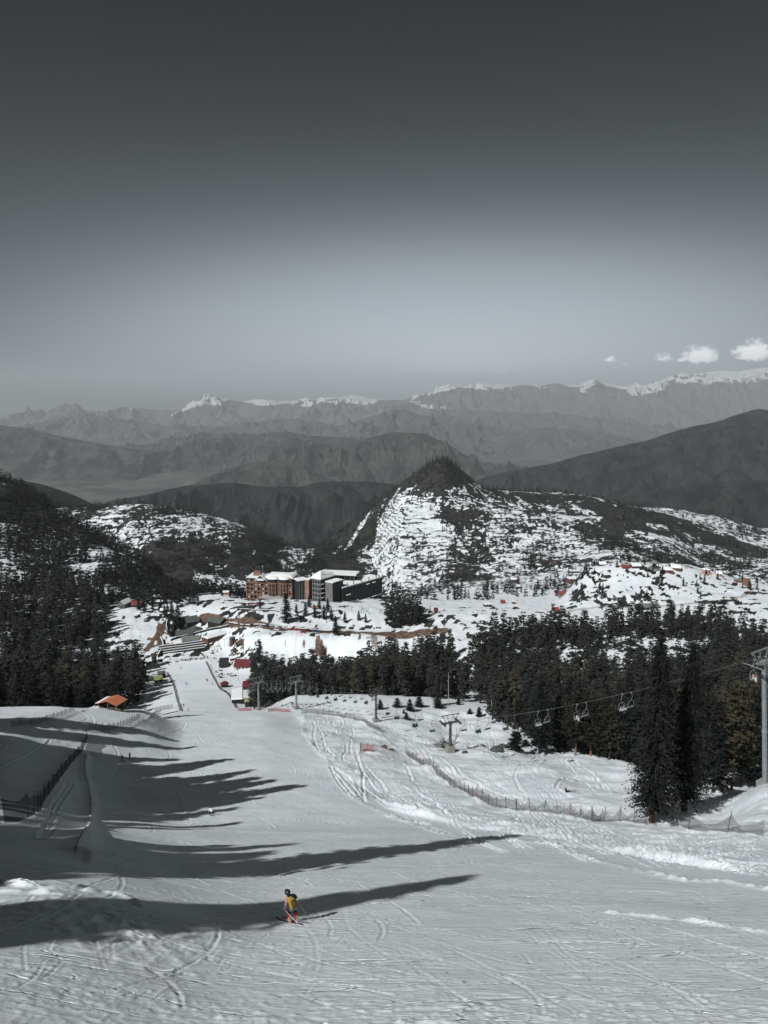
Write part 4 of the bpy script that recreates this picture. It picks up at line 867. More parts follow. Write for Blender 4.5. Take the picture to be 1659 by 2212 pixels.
# --- trees uphill on the left whose long shadows cross the piste
def caster(px, v, h, w=1.0):
    G = hit(px, v); d = np.array(SUND); lo = 0; best = None
    for lam in np.arange(2, 130, .5):
        x, y, z = G.x - lam * d[0], G.y - lam * d[1], G.z - lam * d[2]; hh = z - T(x, y)
        if hh >= h: best = (x, y); break
    if best is None: return
    x, y = best; z = T(x, y); q_ = project(x, y, z)
    CAST.append((x, y, h, w, float(q_[0]), float(q_[1])))
CAST = []
for a_ in [(1048,1889,30,.6),(985,1898,29,.6),(905,1912,30,.6),(800,1925,29,.6),(700,1938,27,.6),(600,1950,26,.55),(480,1965,24,.55),(400,1985,21,.5),(1120,1805,32,.75),(1000,1816,30,.7),(860,1838,30,.9),(700,1850,30,.9),(560,1850,28,1.0),(650,1822,30,.7),(500,1826,28,.8),(470,1790,28,.7),(530,1776,30,.7),
           (573,1721,33,.8),(663,1695,37,.9),(600,1685,36,.9),(548,1664,36,.8),(430,1612,36,.8),(390,1640,34,.9),(440,1740,31,.8),(350,1745,30,.9),(330,1700,33,1.0),(430,1660,33,.9),(280,1750,30,.9),(230,1650,33,1.0),(240,1690,33,1.0),(200,1600,36,1.0),(280,1600,36,.8),(120,1590,36,1.1),(60,1600,36,1.1),(20,1570,36,1.1),(100,1640,34,1.1),(30,1660,34,1.1),(120,1700,32,1.0),(50,1720,32,1.0),(180,1860,26,1.0),(100,1850,26,1.0),(40,1880,26,1.1),(300,1850,27,1.1),(330,1890,28,.9),(160,1830,26,1.0),(60,1820,27,1.0),(-20,1780,30,1.0),(300,1995,17,.5),(380,1600,36,1.2),(150,1560,36,1.3),(250,1575,34,1.2),(330,1660,34,1.2),(180,1630,34,1.3),(380,1680,33,1.2),(100,1670,34,1.3),(200,1690,33,1.3),(60,1690,33,1.3),(150,1740,31,1.2),(350,1775,30,1.1),(420,1765,30,1.0),(250,1790,29,1.0),(80,1760,31,1.2),(-40,1650,34,1.3),(-60,1720,32,1.3),(480,1700,33,1.1),(520,1745,31,.8),(450,1850,28,1.1),(600,1840,29,.9),(350,1870,26,1.1),(200,1890,24,1.),(10,1900,24,1.),(500,1640,35,1.),(560,1680,35,1.1),(600,1705,34,.9),(450,1650,34,1.3),(500,1675,34,1.3),(430,1715,32,1.3),(300,1720,32,1.4),(-30,1590,36,1.4),(300,1610,35,1.2),(200,1740,31,1.3),(20,1745,31,1.3),(120,1780,30,1.1)]:
    caster(*a_)
for i, (x, y, h, w, qx, qv) in enumerate(CAST):
    plant('fir', i, x, y, h, 'tall fir on the uphill slope at the left, casting its shadow over the piste', 'firs uphill at the left', w * 1.45)
print('casters', [(round(c[4]), round(c[5])) for c in CAST])
print('trees', len(ind), len(rest), len(hleft), len(hp_))

def of_group(g): return [o for o in SC.objects if o.get('group') == g and o.parent is None]
number_row(of_group('conifers behind the big firs'), '%s from the left of the dark conifers crowding behind the pair of big firs')
number_row(of_group('pines in the thicket at the right'), '%s from the left of the brownish pines right of the pair of big firs')
number_row(of_group('dark firs around the hotel grounds'), '%s from the left of the dark firs in the clumps around the hotel grounds')
number_row(of_group('fir saplings on the open snow under the lift'), '%s from the left of the small fir saplings on the open snow under the lift')
number_row(of_group('small firs on the snowy pavilion hill'), '%s from the left of the small firs on the snowy hill below the pavilion')
# ------------------------------------------------ chairlift
GALV = mat('galvanised_steel', (.22, .24, .25), .55, .2, 1.5, metal=.2)
GALVD = mat('dark_steel', (.075, .08, .082), .6, .2, 2, metal=.2)
CONC = mat('concrete', (.22, .22, .21), .9, .2, 1.2)
RUBB = mat('black_rubber', (.02, .02, .02), .7, .1)
CHAIRW = mat('chair_white_paint', (.17, .185, .19), .5, .12, 3)
CHAIRD = mat('chair_dark_seat', (.035, .037, .038), .6, .12, 3)
HALF = 2.4
def tower(name, label, x, y, zb, H, dirv, steel, lean=0.0, pr=.42, base_h=1.2, base_w=1.0, frame=True, scale=1.0):
    root = empty(name, (x, y, zb), math.atan2(dirv[1], dirv[0]) - math.pi / 2); tag(root, label, 'lift tower', 'chairlift towers')
    if lean: root.rotation_euler = (0, lean, root.rotation_euler.z)
    b = MB(); b.box(-base_w, base_w, -base_w, base_w, -1.5, base_h); b.build('foundation', [CONC], root)
    p = MB(); p.tube([(0, 0, base_h * .8), (0, 0, H * .45), (0, 0, H)], pr, 14, r2=pr * .78); 
    p.tube([(0, 0, H * .44), (0, 0, H * .46)], pr * 1.12, 14)
    pole = p.build('pole', [steel], root, smooth=False)
    l = MB(); 
    for s in (-.22, .22): l.tube([(s, -pr - .25, base_h), (s, -pr - .18, H)], .035, 4)
    z = base_h + .4
    while z < H: l.tube([(-.22, -pr - .22, z), (.22, -pr - .22, z)], .025, 4); z += .45
    l.build('ladder', [steel], root)
    c = MB(); c.box(-HALF - .1, HALF + .1, -.22, .22, H - .1, H + .38); c.box(-.5, .5, -.4, .4, H - .25, H + .45); c.build('crossarm', [steel], root)
    for s in (-1, 1):
        t = MB(); X = s * HALF; zt = H + .05
        t.box(X - .07, X + .07, -1.9, 1.9, zt - .12, zt + .12); t.box(X - .45, X + .45, -.10, .10, zt - .05, zt + .3)
        t.tube([(X + .3 * s, -2.1, zt + .15), (X + .3 * s, 2.1, zt + .15)], .04, 5)
        tr = t.build('sheave_train', [steel], root)
        for k in range(6):
            w = MB(); yy = -1.75 + k * .7; w.tube([(X - .1, yy, zt + .28), (X + .1, yy, zt + .28)], .26, 12, mi=0); w.build('sheave', [RUBB], tr)
    if frame:
        f = MB(); zt = H + 2.5
        f.box(-HALF - .5, HALF + .5, -.09, .09, zt - .09, zt + .10)
        for s in (-1, 1):
            f.tube([(s * (HALF + .1), 0, zt), (s * 1.35, 0, H + .2)], .085, 6); f.tube([(s * 1.1, 0, zt), (s * .35, 0, H + .3)], .06, 5)
            f.tube([(s * (HALF + .3), 0, zt - .05), (s * (HALF + .3), 0, zt - .5)], .07, 6); f.tube([(s * .5, 0, zt), (s * 1.5, 0, H + .3)], .035, 5)
        f.build('lifting_frame', [steel], root)
    reg(root); return root
TW = []
def tw(px, vb, vr, ymin, dirv, label, steel, Y=None, lean=0., **k):
    if Y is None: P = hit(px, vb, ymin)
    else:
        x = (px - CX) / F * (Y * CP + 70 * SP); P = Vector((x, Y, T(x, Y)))
    zr = zat(P.y, vr); H = zr - P.z
    tower('lift_tower', label, P.x, P.y, P.z, H, dirv, steel, lean, **k)
    TW.append((P.x + math.sin(lean) * H, P.y, P.z + H * math.cos(lean) + .55, dirv)); return P
T1 = tw(1650, 0, 1425, 0, (-.43, .90), 'tall pale steel lift tower at the right edge, nearest of all the towers', GALV, Y=126, lean=-.12, pr=.43, base_h=.8)
T2 = tw(972, 1626, 1562, 150, (-.38, .925), 'dark lift tower on a square concrete block with a leafless bush behind it', GALVD, base_h=2.2, base_w=1.05, pr=.45)
T3 = tw(812, 1559, 1501, 200, (-.5, .866), 'grey lift tower beside a round fir, second of the row down the slope', GALVD)
T4 = tw(640, 1532, 1474, 290, (-.6, .8), 'slim lift tower at the lip of the slope above the red netting', GALV, pr=.40)
T5 = tw(559, 1534, 1476, 300, (-.62, .785), 'slim lift tower beside the green-roofed hut', GALV, pr=.38)
TW.append((T5.x - 45, T5.y + 62, T(T5.x - 45, T5.y + 62) + 7.5, (-.6, .8)))
T0 = (TW[0][0] + 62, TW[0][1] - 128, TW[0][2] + 66, (-.43, .9)); TWA = [T0] + TW
ROPE = {}
for side, nm in ((-1, 'camera'), (1, 'far')):
    pts = []
    for i in range(len(TWA) - 1):
        a, b = TWA[i], TWA[i + 1]
        na = Vector((a[3][1], -a[3][0], 0)).normalized() * HALF * side; nb = Vector((b[3][1], -b[3][0], 0)).normalized() * HALF * side
        A = Vector(a[:3]) + na; B = Vector(b[:3]) + nb; L_ = (B - A).length
        for k in range(16):
            t = k / 16; q_ = A.lerp(B, t); q_.z -= 4 * t * (1 - t) * L_ * .020; pts.append(q_)
    pts.append(B); ROPE[side] = pts
    m_ = MB(); m_.tube(pts, .035, 5)
    o = m_.build('haul_rope', [GALVD]); tag(o, 'thin steel lift rope carrying the occupied chairs' if side == -1 else 'thin steel lift rope carrying only empty chairs', 'cable')
def rope_at(side, px):
    pts = ROPE[side]; 
    for i in range(len(pts) - 1):
        a = project(pts[i].x, pts[i].y, pts[i].z)[0]; b = project(pts[i+1].x, pts[i+1].y, pts[i+1].z)[0]
        if pts[i].y < 60: continue
        if (a - px) * (b - px) <= 0:
            t = (px - a) / (b - a + 1e-9); return pts[i].lerp(pts[i+1], float(t)), (pts[i+1] - pts[i])
    return None, None
def chair_root(nm, frame_m, seat_m):
    r = empty(nm)
    h = MB(); h.tube([(0, -.12, .12), (0, 0, .02), (.02, .03, -.15), (.30, .05, -.6), (.34, .05, -1.1), (.08, .03, -1.55), (0, 0, -1.75)], .05, 6); h.box(-.06, .06, -.22, .22, -.06, .1); h.build('hanger', [frame_m], r)
    f = MB(); w = .84
    f.tube([(-.12, 0, -1.75), (-w * .8, 0, -1.85), (-w, 0, -2.15), (-w, -.05, -3.0), (-w, .1, -3.28), (-w, .48, -3.30)], .042, 6)
    f.tube([(.12, 0, -1.75), (w * .8, 0, -1.85), (w, 0, -2.15), (w, -.05, -3.0), (w, .1, -3.28), (w, .48, -3.30)], .042, 6)
    f.tube([(-.14, 0, -1.75), (.14, 0, -1.75)], .055, 6); f.tube([(-w, -.05, -2.85), (w, -.05, -2.85)], .035, 5); f.build('frame', [frame_m], r)
    s = MB(); s.box(-w + .04, w - .04, .0, .50, -3.30, -3.20); s.build('seat', [seat_m], r)
    bk = MB(); bk.box(-w + .04, w - .04, -.10, -.03, -3.16, -2.82); bk.build('backrest', [seat_m], r)
    fr = MB(); fr.tube([(0, .05, -1.8), (-.1, .35, -2.3), (-.12, .62, -2.75)], .028, 5); fr.tube([(-w * .9, .65, -2.78), (w * .9, .65, -2.78)], .03, 5); fr.tube([(-.12, .62, -2.75), (-.12, .80, -3.7)], .025, 5); fr.tube([(-.5, .85, -3.72), (.5, .85, -3.72)], .028, 5); fr.build('safety_bar', [frame_m], r)
    reg(r); return r
CHW = chair_root('lift_chair', CHAIRW, CHAIRW); CHD = chair_root('lift_chair', GALVD, CHAIRD)
chair_used = set(); SEATS = []
def put_chair(side, px, occupied, label, group, dark=False):
    P_, d = rope_at(side, px)
    if P_ is None: return
    src = CHD if dark else CHW
    o = src if dark not in chair_used else copy_tree(src); chair_used.add(dark)
    rz = math.atan2(d.y, d.x) - math.pi / 2 + (math.pi if side == -1 else 0)
    o.location = (P_.x, P_.y, P_.z - .1); o.rotation_euler = (0, 0, rz); tag(o, label, 'chairlift chair', group)
    if occupied: SEATS.append((P_, rz, occupied, px))
for px, occ in ((1631, 1), (1345, 2), (1247, 3), (1163, 2), (1113, 2), (1033, 2)): put_chair(-1, px, occ, 'pale chair %s' % {1631: 'beside the nearest tower carrying one rider with bare pink arms', 1345: 'carrying two riders left of the pair of big firs', 1247: 'carrying a rider in red and white before the broad pine', 1163: 'carrying two riders over the forest edge, second left of the red-clad rider', 1113: 'carrying two dark riders above the bushy fir', 1033: 'carrying two dark riders right of the dark tower'}[px], None, px < 1130)
put_chair(-1, 1093, 0, 'empty dark chair on the near rope just right of the dark tower', None, True)
for px, lab in ((1364, 'empty pale chair behind the two riders left of the big firs'), (1266, 'empty pale chair just right of the rider in red and white'), (1183, 'empty pale chair hanging before the dark forest corner'), (1055, 'empty dark chair over the snow, second right of the dark tower'), (1003, 'empty dark chair touching the leafless bush at the dark tower')): put_chair(1, px, 0, lab, None, px < 1100)
for px, occ in ((934, 0), (897, 2), (857, 2), (838, 1), (790, 2), (767, 0), (744, 0), (724, 2), (705, 2), (686, 1), (668, 1), (653, 0), (622, 0), (610, 0), (598, 0), (587, 0), (577, 0)):
    put_chair(-1, px, occ, 'dark chair carrying riders between the towers in mid-slope' if occ else 'empty chair on the near rope between the towers', 'occupied chairs in mid-slope' if occ else 'empty chairs on the near rope', px > 720)
for px in (909, 806, 782, 758, 736, 718, 701, 684, 668, 654, 628, 617, 606, 596, 585, 569, 548, 538): put_chair(1, px, 0, 'small empty chair on the far rope before the dark forest', 'empty chairs on the far rope', px > 880)
# ------------------------------------------------ fences
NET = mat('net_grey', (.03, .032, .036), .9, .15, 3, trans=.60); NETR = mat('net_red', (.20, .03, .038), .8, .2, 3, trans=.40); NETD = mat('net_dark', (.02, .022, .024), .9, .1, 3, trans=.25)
POST = mat('fence_post_dark', (.05, .045, .045), .7, .2, 3); POSTR = mat('fence_post_red', (.24, .04, .04), .6, .2, 3); WOOD = mat('weathered_wood', (.16, .12, .09), .85, .25, 2)
def fence(name, label, pts, n, h=1.9, net=NET, ymin=0., sag=.35, red=(), lean=.06, rad=.045, group=None, xy=None, cat='fence', base=.08):
    L_ = ground_line(pts, ymin, .7) if xy is None else resample(xy, .7)
    seg = np.concatenate(([0], np.cumsum(np.hypot(*np.diff(L_, axis=0).T)))); rg = random.Random(len(pts) * 7 + n)
    c = L_[len(L_) // 2]; root = empty(name, (c[0], c[1], T(c[0], c[1]))); tag(root, label, cat, group); o = root.location
    ts = np.linspace(0, seg[-1], n); tops = []
    for i, t in enumerate(ts):
        x = np.interp(t, seg, L_[:, 0]); y = np.interp(t, seg, L_[:, 1]); z = T(x, y); lx, ly = rg.gauss(0, lean), rg.gauss(0, lean)
        m_ = MB(); m_.tube([(x - o.x, y - o.y, z - o.z - .3), (x - o.x + lx * h, y - o.y + ly * h, z - o.z + h * 1.06)], rad, 5); m_.build('post', [POSTR if i in red else POST], root); tops.append((t, lx, ly))
    if net is not None:
        V = []; Fc = []; ms = []
        tt = np.arange(0, seg[-1], .6) if seg[-1] > 1 else np.linspace(0, seg[-1], 3)
        for k, t in enumerate(tt):
            x = np.interp(t, seg, L_[:, 0]); y = np.interp(t, seg, L_[:, 1]); z = T(x, y); i = min(n - 2, int(np.searchsorted(ts, t, side='right') - 1)); f = (t - ts[i]) / (ts[i+1] - ts[i] + 1e-9)
            lx = tops[i][1] * (1-f) + tops[i+1][1] * f; ly = tops[i][2] * (1-f) + tops[i+1][2] * f; hh = h * (1 - sag * 4 * f * (1 - f) * .5)
            V += [(x - o.x, y - o.y, z - o.z + base), (x - o.x + lx * hh, y - o.y + ly * hh, z - o.z + hh)]
            if k: Fc.append((2*k-2, 2*k, 2*k+1, 2*k-1))
        link(bpy.data.objects.new('net', mesh_np('net', V, Fc, [net])), root)
    return root
def ZB(*p): return [((700 + x / 4.1475) / 1.8229, (2500 + y / 4.1475) / 1.8229) for x, y in p]
def ZA(*p): return [((400 + x / 3.318) / 1.8229, (2300 + y / 3.318) / 1.8229) for x, y in p]
def ZS(*p): return [((x / 1.659) / 1.8229, (2200 + y / 1.659) / 1.8229) for x, y in p]
def ZH4(*p): return [((900 + x / 2.074) / 1.8229, (2180 + y / 2.074) / 1.8229) for x, y in p]
fence('safety_fence', 'long grey safety net with dark posts beside the rough snow right of the piste', Z3((0,665),(110,745),(300,865),(470,965),(600,1030),(760,1100),(900,1128)), 24, 1.9, red=(3, 4, 10, 17, 18, 23))
fence('safety_fence', 'sagging grey net between widely spaced posts left of the pair of big firs', Z3((900,1128),(1020,1132),(1150,1140),(1255,1152),(1380,1178),(1430,1186),(1530,1212),(1610,1216)), 8, 2.0, sag=1.1, red=(4,))
fence('safety_fence', 'line of thin dark posts with slack net in front of the pair of big firs', Z4((80,1800),(180,1802),(300,1797),(425,1802),(560,1828)), 5, 2.3, sag=1.3, red=(4,))
fence('safety_fence', 'line of thin posts with slack net at the right edge, red net at its end', Z4((780,1842),(925,1866),(1080,1892),(1230,1892),(1410,1905),(1659,1925)), 6, 2.5, sag=1.3, red=(5,))
fence('safety_fence', 'grey net fence along the lip from the red netting to the second tower', Z2((600,332),(700,328),(830,345),(980,366),(1100,398),(1190,452),(1240,482)), 26, 2.1, red=(9, 10, 14), ymin=180)
fence('safety_fence', 'line of netless posts on the snow between the slim towers and the round fir', Z2((300,285),(420,285),(560,290),(700,296),(800,300),(900,325)), 20, 2.0, ymin=300, net=None)
fence('safety_fence', 'red netting bunched along the lip of the slope between the two slim towers', Z2((325,318),(400,314),(505,322)), 9, 1.5, net=NETR, ymin=270, red=range(9))
fence('safety_fence', 'red netting at the foot of the green-roofed hut', Z2((80,312),(130,310),(190,312)), 8, 1.4, net=NETR, ymin=285, red=range(8))
fence('safety_fence', 'scalloped grey net fence curving up to the lip left of the piste', ZL((0,945),(90,938),(220,935),(390,930),(580,882),(690,838),(830,772),(950,702)), 15, 2.0, red=(6, 11), sag=.5)
fence('safety_fence', 'dark net fence standing in the tree shade left of the piste', Z1((572,345),(545,420),(490,480),(430,560),(370,640),(300,740),(230,830),(150,880),(80,900),(0,905)), 18, 2.2, net=NETD, sag=.4)
fence('safety_fence', 'low post-and-net fence on the snow bank at the far left', Z1((80,268),(150,262),(262,245),(350,215),(420,192),(488,168)), 11, 1.5)
fence('safety_fence', 'grey net fence with a red end post beside the lower piste', ZL((1230,600),(1310,560),(1400,545),(1500,530),(1560,520)), 7, 2.4, red=(6,), ymin=200)
fence('safety_fence', 'red net corner around buried gear on the open rough snow', Z2((1072,652),(1075,640),(1130,640),(1188,648)), 4, 2.3, net=NETR)
fence('safety_fence', 'long net lining the right edge of the lower piste', ZB((455,440),(500,540),(545,640),(610,760),(680,880),(800,960),(870,1060),(950,1200)), 20, 1.6, net=NETD, ymin=320)
fence('safety_fence', 'net lining the left edge of the lower piste', ZS((1085,745),(1112,790),(1135,850),(1155,930),(1175,998)), 12, 1.6, net=NETD, ymin=320)
fence('safety_fence', 'fine rail fence along the snow terrace under the hotel, left part', ZH4((0,562),(130,566),(280,574),(410,588)), 22, 1.6, net=None, ymin=480, lean=.01)
fence('safety_fence', 'fine rail fence along the snow terrace under the hotel, right part', ZH4((480,602),(620,610),(800,620),(960,632)), 22, 1.6, net=None, ymin=480, lean=.01)
fence('safety_fence', 'fine rail fence on the snow terrace above the green sheds', ZS((1480,408),(1560,412),(1659,420)), 10, 1.6, net=None, ymin=480, lean=.01)
fence('safety_fence', 'row of bars closing the top of the lower piste behind the queue', ZB((20,425),(130,420),(300,398),(450,392)), 12, 1.1, net=NET, ymin=480)
def stick(px, v0, v1, lab, lx=0., m_=POST, r=.03, ymin=0.):
    P_ = hit(px, v0, ymin); h = max(.5, zat(P_.y, v1) - P_.z); m2 = MB(); m2.tube([(0, 0, -.2), (lx * h, 0, h)], r, 5); o = m2.build('marker_pole', [m_]); o.location = P_; tag(o, lab, 'pole')
stick(*Z3((795,722))[0], Z3((785,600))[0][1], 'thin white pole on the rough snow, left of two', 0, GALV, .035); stick(*Z3((827,762))[0], Z3((820,618))[0][1], 'thin white pole on the rough snow, right of two', 0, GALV, .035)
stick(*Z1((1088,370))[0], Z1((1075,312))[0][1], 'thin dark pole leaning on the piste near its left edge', -.25); stick(*Z1((1136,300))[0], Z1((1150,258))[0][1], 'pair-end slalom pole leaning right on the upper lip', .3); stick(*Z1((1430,212))[0], Z1((1428,185))[0][1], 'short marker pole at the lip in the middle of the piste')
stick(*Z1((1340,170))[0], Z1((1345,135))[0][1], 'leaning marker pole rising over the lip onto the lower piste', .35)

for g_, t_ in (('occupied chairs in mid-slope', '%s from the left of the chairs carrying riders on the near rope'), ('empty chairs on the near rope', '%s from the left of the empty chairs on the near rope'), ('empty chairs on the far rope', '%s from the left of the small empty chairs on the far rope')): number_row(of_group(g_), t_)
# ------------------------------------------------ people
CL = {'black': mat('cloth_black', (.014, .015, .017), .8, .2, 6), 'navy': mat('cloth_navy', (.02, .026, .045), .8, .2, 6), 'grey': mat('cloth_grey', (.17, .18, .18), .85, .2, 8), 'red': mat('cloth_red', (.42, .03, .035), .7, .25, 10),
      'white': mat('cloth_white', (.62, .63, .64), .8, .1, 8), 'pink': mat('cloth_mauve', (.30, .20, .22), .8, .3, 12), 'yellow': mat('bib_yellow', (.33, .205, .035), .75, .2, 8), 'skin': mat('skin', (.42, .26, .19), .6, .1, 8),
      'boot': mat('boot_pale_orange', (.50, .32, .25), .5, .35, 14), 'helmet': mat('helmet_black', (.012, .013, .014), .3, .05, 5, spec=.5), 'glass': mat('goggle_lens', (.35, .36, .36), .2, .05, 5, spec=.6), 'ski': mat('ski_dark', (.05, .02, .02), .4, .2, 5), 'glove': mat('glove_black', (.01, .01, .011), .7, .1, 8)}
EDG = [('pelvis', 'belly'), ('belly', 'chest'), ('chest', 'neck'), ('neck', 'head'), ('head', 'crown'), ('chest', 'shL'), ('shL', 'elL'), ('elL', 'wrL'), ('wrL', 'haL'), ('chest', 'shR'), ('shR', 'elR'), ('elR', 'wrR'), ('wrR', 'haR'),
       ('pelvis', 'hipL'), ('hipL', 'knL'), ('knL', 'anL'), ('anL', 'toL'), ('pelvis', 'hipR'), ('hipR', 'knR'), ('knR', 'anR'), ('anR', 'toR')]
RAD = {'pelvis': .155, 'belly': .135, 'chest': .155, 'neck': .06, 'head': .10, 'crown': .075, 'shL': .075, 'elL': .055, 'wrL': .042, 'haL': .04, 'hipL': .105, 'knL': .075, 'anL': .055, 'toL': .045}
STAND = {'pelvis': (0, 0, .92), 'belly': (0, 0, 1.08), 'chest': (0, .01, 1.30), 'neck': (0, .0, 1.48), 'head': (0, .02, 1.60), 'crown': (0, .01, 1.71), 'shL': (-.19, 0, 1.40), 'elL': (-.27, -.02, 1.12), 'wrL': (-.25, .10, .90), 'haL': (-.25, .13, .83),
         'hipL': (-.10, 0, .88), 'knL': (-.12, .04, .48), 'anL': (-.13, -.02, .09), 'toL': (-.14, .15, .05)}
def full(p):
    q_ = dict(p)
    for k in list(q_):
        if k.endswith('L') and k[:-1] + 'R' not in q_: x, y, z = q_[k]; q_[k[:-1] + 'R'] = (-x, y, z)
    return q_
def figure(name, pose, cols, fingers=False, sub=1, fat=1.12):
    p = full(pose); names = list(p); rad = {k: RAD.get(k, RAD.get(k[:-1] + 'L', .05)) * fat for k in names}; ed = list(EDG)
    if fingers:
        for s in 'LR':
            h = Vector(p['ha' + s]); w = Vector(p['wr' + s]); d = (h - w).normalized(); a = d.cross(Vector((0, 0, 1))); a = (a if a.length > .1 else Vector((1, 0, 0))).normalized(); c = d.cross(a)
            for i, (o_, ln) in enumerate(((-.033, .055), (-.011, .066), (.011, .062), (.033, .048))):
                n1, n2 = 'f%d%s' % (i, s), 'g%d%s' % (i, s); p[n1] = tuple(h + d * ln * .6 + a * o_); p[n2] = tuple(h + d * ln * .75 + a * o_ + c * .04); rad[n1] = .013; rad[n2] = .011; ed += [('ha' + s, n1), (n1, n2)]; names += [n1, n2]
            n1 = 'th' + s; p[n1] = tuple(h + a * -.055 + d * .015); rad[n1] = .014; names.append(n1); ed.append(('ha' + s, n1))
    me_ = bpy.data.meshes.new(name); ix = {k: i for i, k in enumerate(names)}
    me_.from_pydata([p[k] for k in names], [(ix[a], ix[b]) for a, b in ed], [])
    o = bpy.data.objects.new('tmp', me_); link(o); md = o.modifiers.new('s', 'SKIN'); md.use_smooth_shade = True
    for k in names:
        sv = me_.skin_vertices[0].data[ix[k]]; r = rad[k]; sv.radius = (r, r); sv.use_root = (k == 'pelvis')
    ms = o.modifiers.new('u', 'SUBSURF'); ms.levels = sub; ms.render_levels = sub
    dg = bpy.context.evaluated_depsgraph_get(); dg.update(); out = bpy.data.meshes.new_from_object(o.evaluated_get(dg)); out.name = name
    bpy.data.objects.remove(o); bpy.data.meshes.remove(me_)
    keys_ = list(dict.fromkeys(cols.values())); out.materials.clear()
    for k in keys_: out.materials.append(CL[k])
    P_ = {k: Vector(p[k]) for k in names}
    def part(c):
        best, bn = 1e9, None
        for a, b in ed:
            A, B = P_[a], P_[b]; ab = B - A; t = max(0, min(1, (c - A).dot(ab) / (ab.length_squared + 1e-9))); d = (c - A - ab * t).length
            if d < best: best, bn = d, (a, b, t)
        a, b, t = bn; n_ = b if t > .4 else a
        if n_[:2] in ('ha', 'f0', 'f1', 'f2', 'f3', 'g0', 'g1', 'g2', 'g3', 'th'): return 'hand'
        if n_[:2] in ('sh', 'el', 'wr'): return 'armL' if n_[2] == 'L' and 'armL' in cols else 'arm'
        if n_[:2] in ('an', 'to'): return 'foot'
        if n_[:2] == 'kn' or (a[:2] == 'kn'): return 'shin' if (a[:2] == 'kn' or t > .85) else 'leg'
        if n_[:2] == 'hi' or n_ == 'pelvis': return 'hip'
        if n_ in ('head', 'crown'): return 'head'
        return 'torso'
    for f in out.polygons: f.material_index = keys_.index(cols[part(f.center)])
    return out
def cols(t='black', a=None, l='black', h='helmet', hip=None, shin=None, foot='black', hand='glove', armL=None):
    d = dict(torso=t, arm=a or t, leg=l, hip=hip or l, shin=shin or l, foot=foot, head=h, hand=hand)
    if armL: d['armL'] = armL
    return d
WALK = dict(STAND, hipL=(-.10, 0, .88), knL=(-.12, .16, .50), anL=(-.12, .18, .09), toL=(-.13, .34, .06), hipR=(.10, 0, .88), knR=(.11, .02, .48), anR=(.12, -.24, .12), toR=(.12, -.08, .04), elL=(-.27, -.08, 1.13), haL=(-.25, -.06, .84), wrL=(-.26, -.03, .91), elR=(.27, .05, 1.13), wrR=(.24, .20, .96), haR=(.23, .25, .91))
POLEY = dict(STAND, elL=(-.33, .08, 1.14), wrL=(-.30, .30, 1.02), haL=(-.29, .36, 1.0), knL=(-.14, .10, .48), pelvis=(0, -.06, .88), belly=(0, -.03, 1.04), chest=(0, .06, 1.26), neck=(0, .1, 1.43), head=(0, .13, 1.55), crown=(0, .13, 1.66), shL=(-.19, .06, 1.36))
SIT = dict(STAND, pelvis=(0, 0, 0), belly=(0, 0, .16), chest=(0, .02, .38), neck=(0, .02, .56), head=(0, .04, .68), crown=(0, .03, .79), shL=(-.19, 0, .48), elL=(-.25, .08, .22), wrL=(-.18, .30, .14), haL=(-.16, .36, .13), hipL=(-.10, .05, -.02), knL=(-.12, .46, .02), anL=(-.12, .50, -.40), toL=(-.12, .66, -.46))
CROWD = [figure('person', STAND, cols('black')), figure('person', WALK, cols('navy', l='black')), figure('person', POLEY, cols('black', l='navy')), figure('person', STAND, cols('red', l='black')), figure('person', WALK, cols('grey', l='black')), figure('person', STAND, cols('pink', l='black'))]
SITM = [figure('person', SIT, cols('black')), figure('person', SIT, cols('navy')), figure('person', SIT, cols('grey', l='white')), figure('person', SIT, cols('red', a='white', l='white', foot='white')), figure('person', SIT, cols('pink', a='skin', l='white', foot='white'))]
def person(me_, x, y, z, rz, label, group=None):
    o = link(bpy.data.objects.new('person', me_)); o.location = (x, y, z); o.rotation_euler = (0, 0, rz); tag(o, label, 'person', group); return o
# riders on the chairs
RL = {1631: 'rider with pink top beside the nearest lift tower', 1247: 'rider in red and white holding skis before the broad pine'}
for P_, rz, occ, px in SEATS:
    c, s = math.cos(rz), math.sin(rz)
    for k in range(2 if occ == 2 else 1):
        lx = (-.40, .38)[k] if occ == 2 else (.25 if occ == 1 else .1); ly = .18
        me_ = SITM[4] if px == 1631 else SITM[3] if px == 1247 else SITM[2] if (px in (1345, 1163)) else SITM[(px + k) % 2]
        lab = RL.get(px) or {1345: '%s rider in pale trousers on the chair left of the big firs', 1163: '%s rider in pale trousers on the chair over the forest edge', 1113: '%s dark rider on the chair above the bushy fir', 1033: '%s dark rider on the chair right of the dark tower'}.get(px, '')
        if '%s' in lab: lab = lab % ('left' if k else 'right')
        person(me_, P_.x + lx * c - ly * s, P_.y + lx * s + ly * c, P_.z - 3.12, rz, lab or 'small dark rider on a chair between the mid-slope towers', None if lab else 'riders on the mid-slope chairs')
SKM = mat('ski_red', (.36, .03, .03), .4, .2, 4)
for P_, rz, occ, px in SEATS:
    if px == 1247:
        m_ = MB(); m_.box(-.05, .05, -.9, .9, -.02, .02); o = m_.build('skis', [SKM]); o.location = (P_.x + .9, P_.y, P_.z - 3.9); o.rotation_euler = (R(-35), 0, R(-70)); tag(o, 'pair of red skis hanging from the rider in red and white', 'skis')
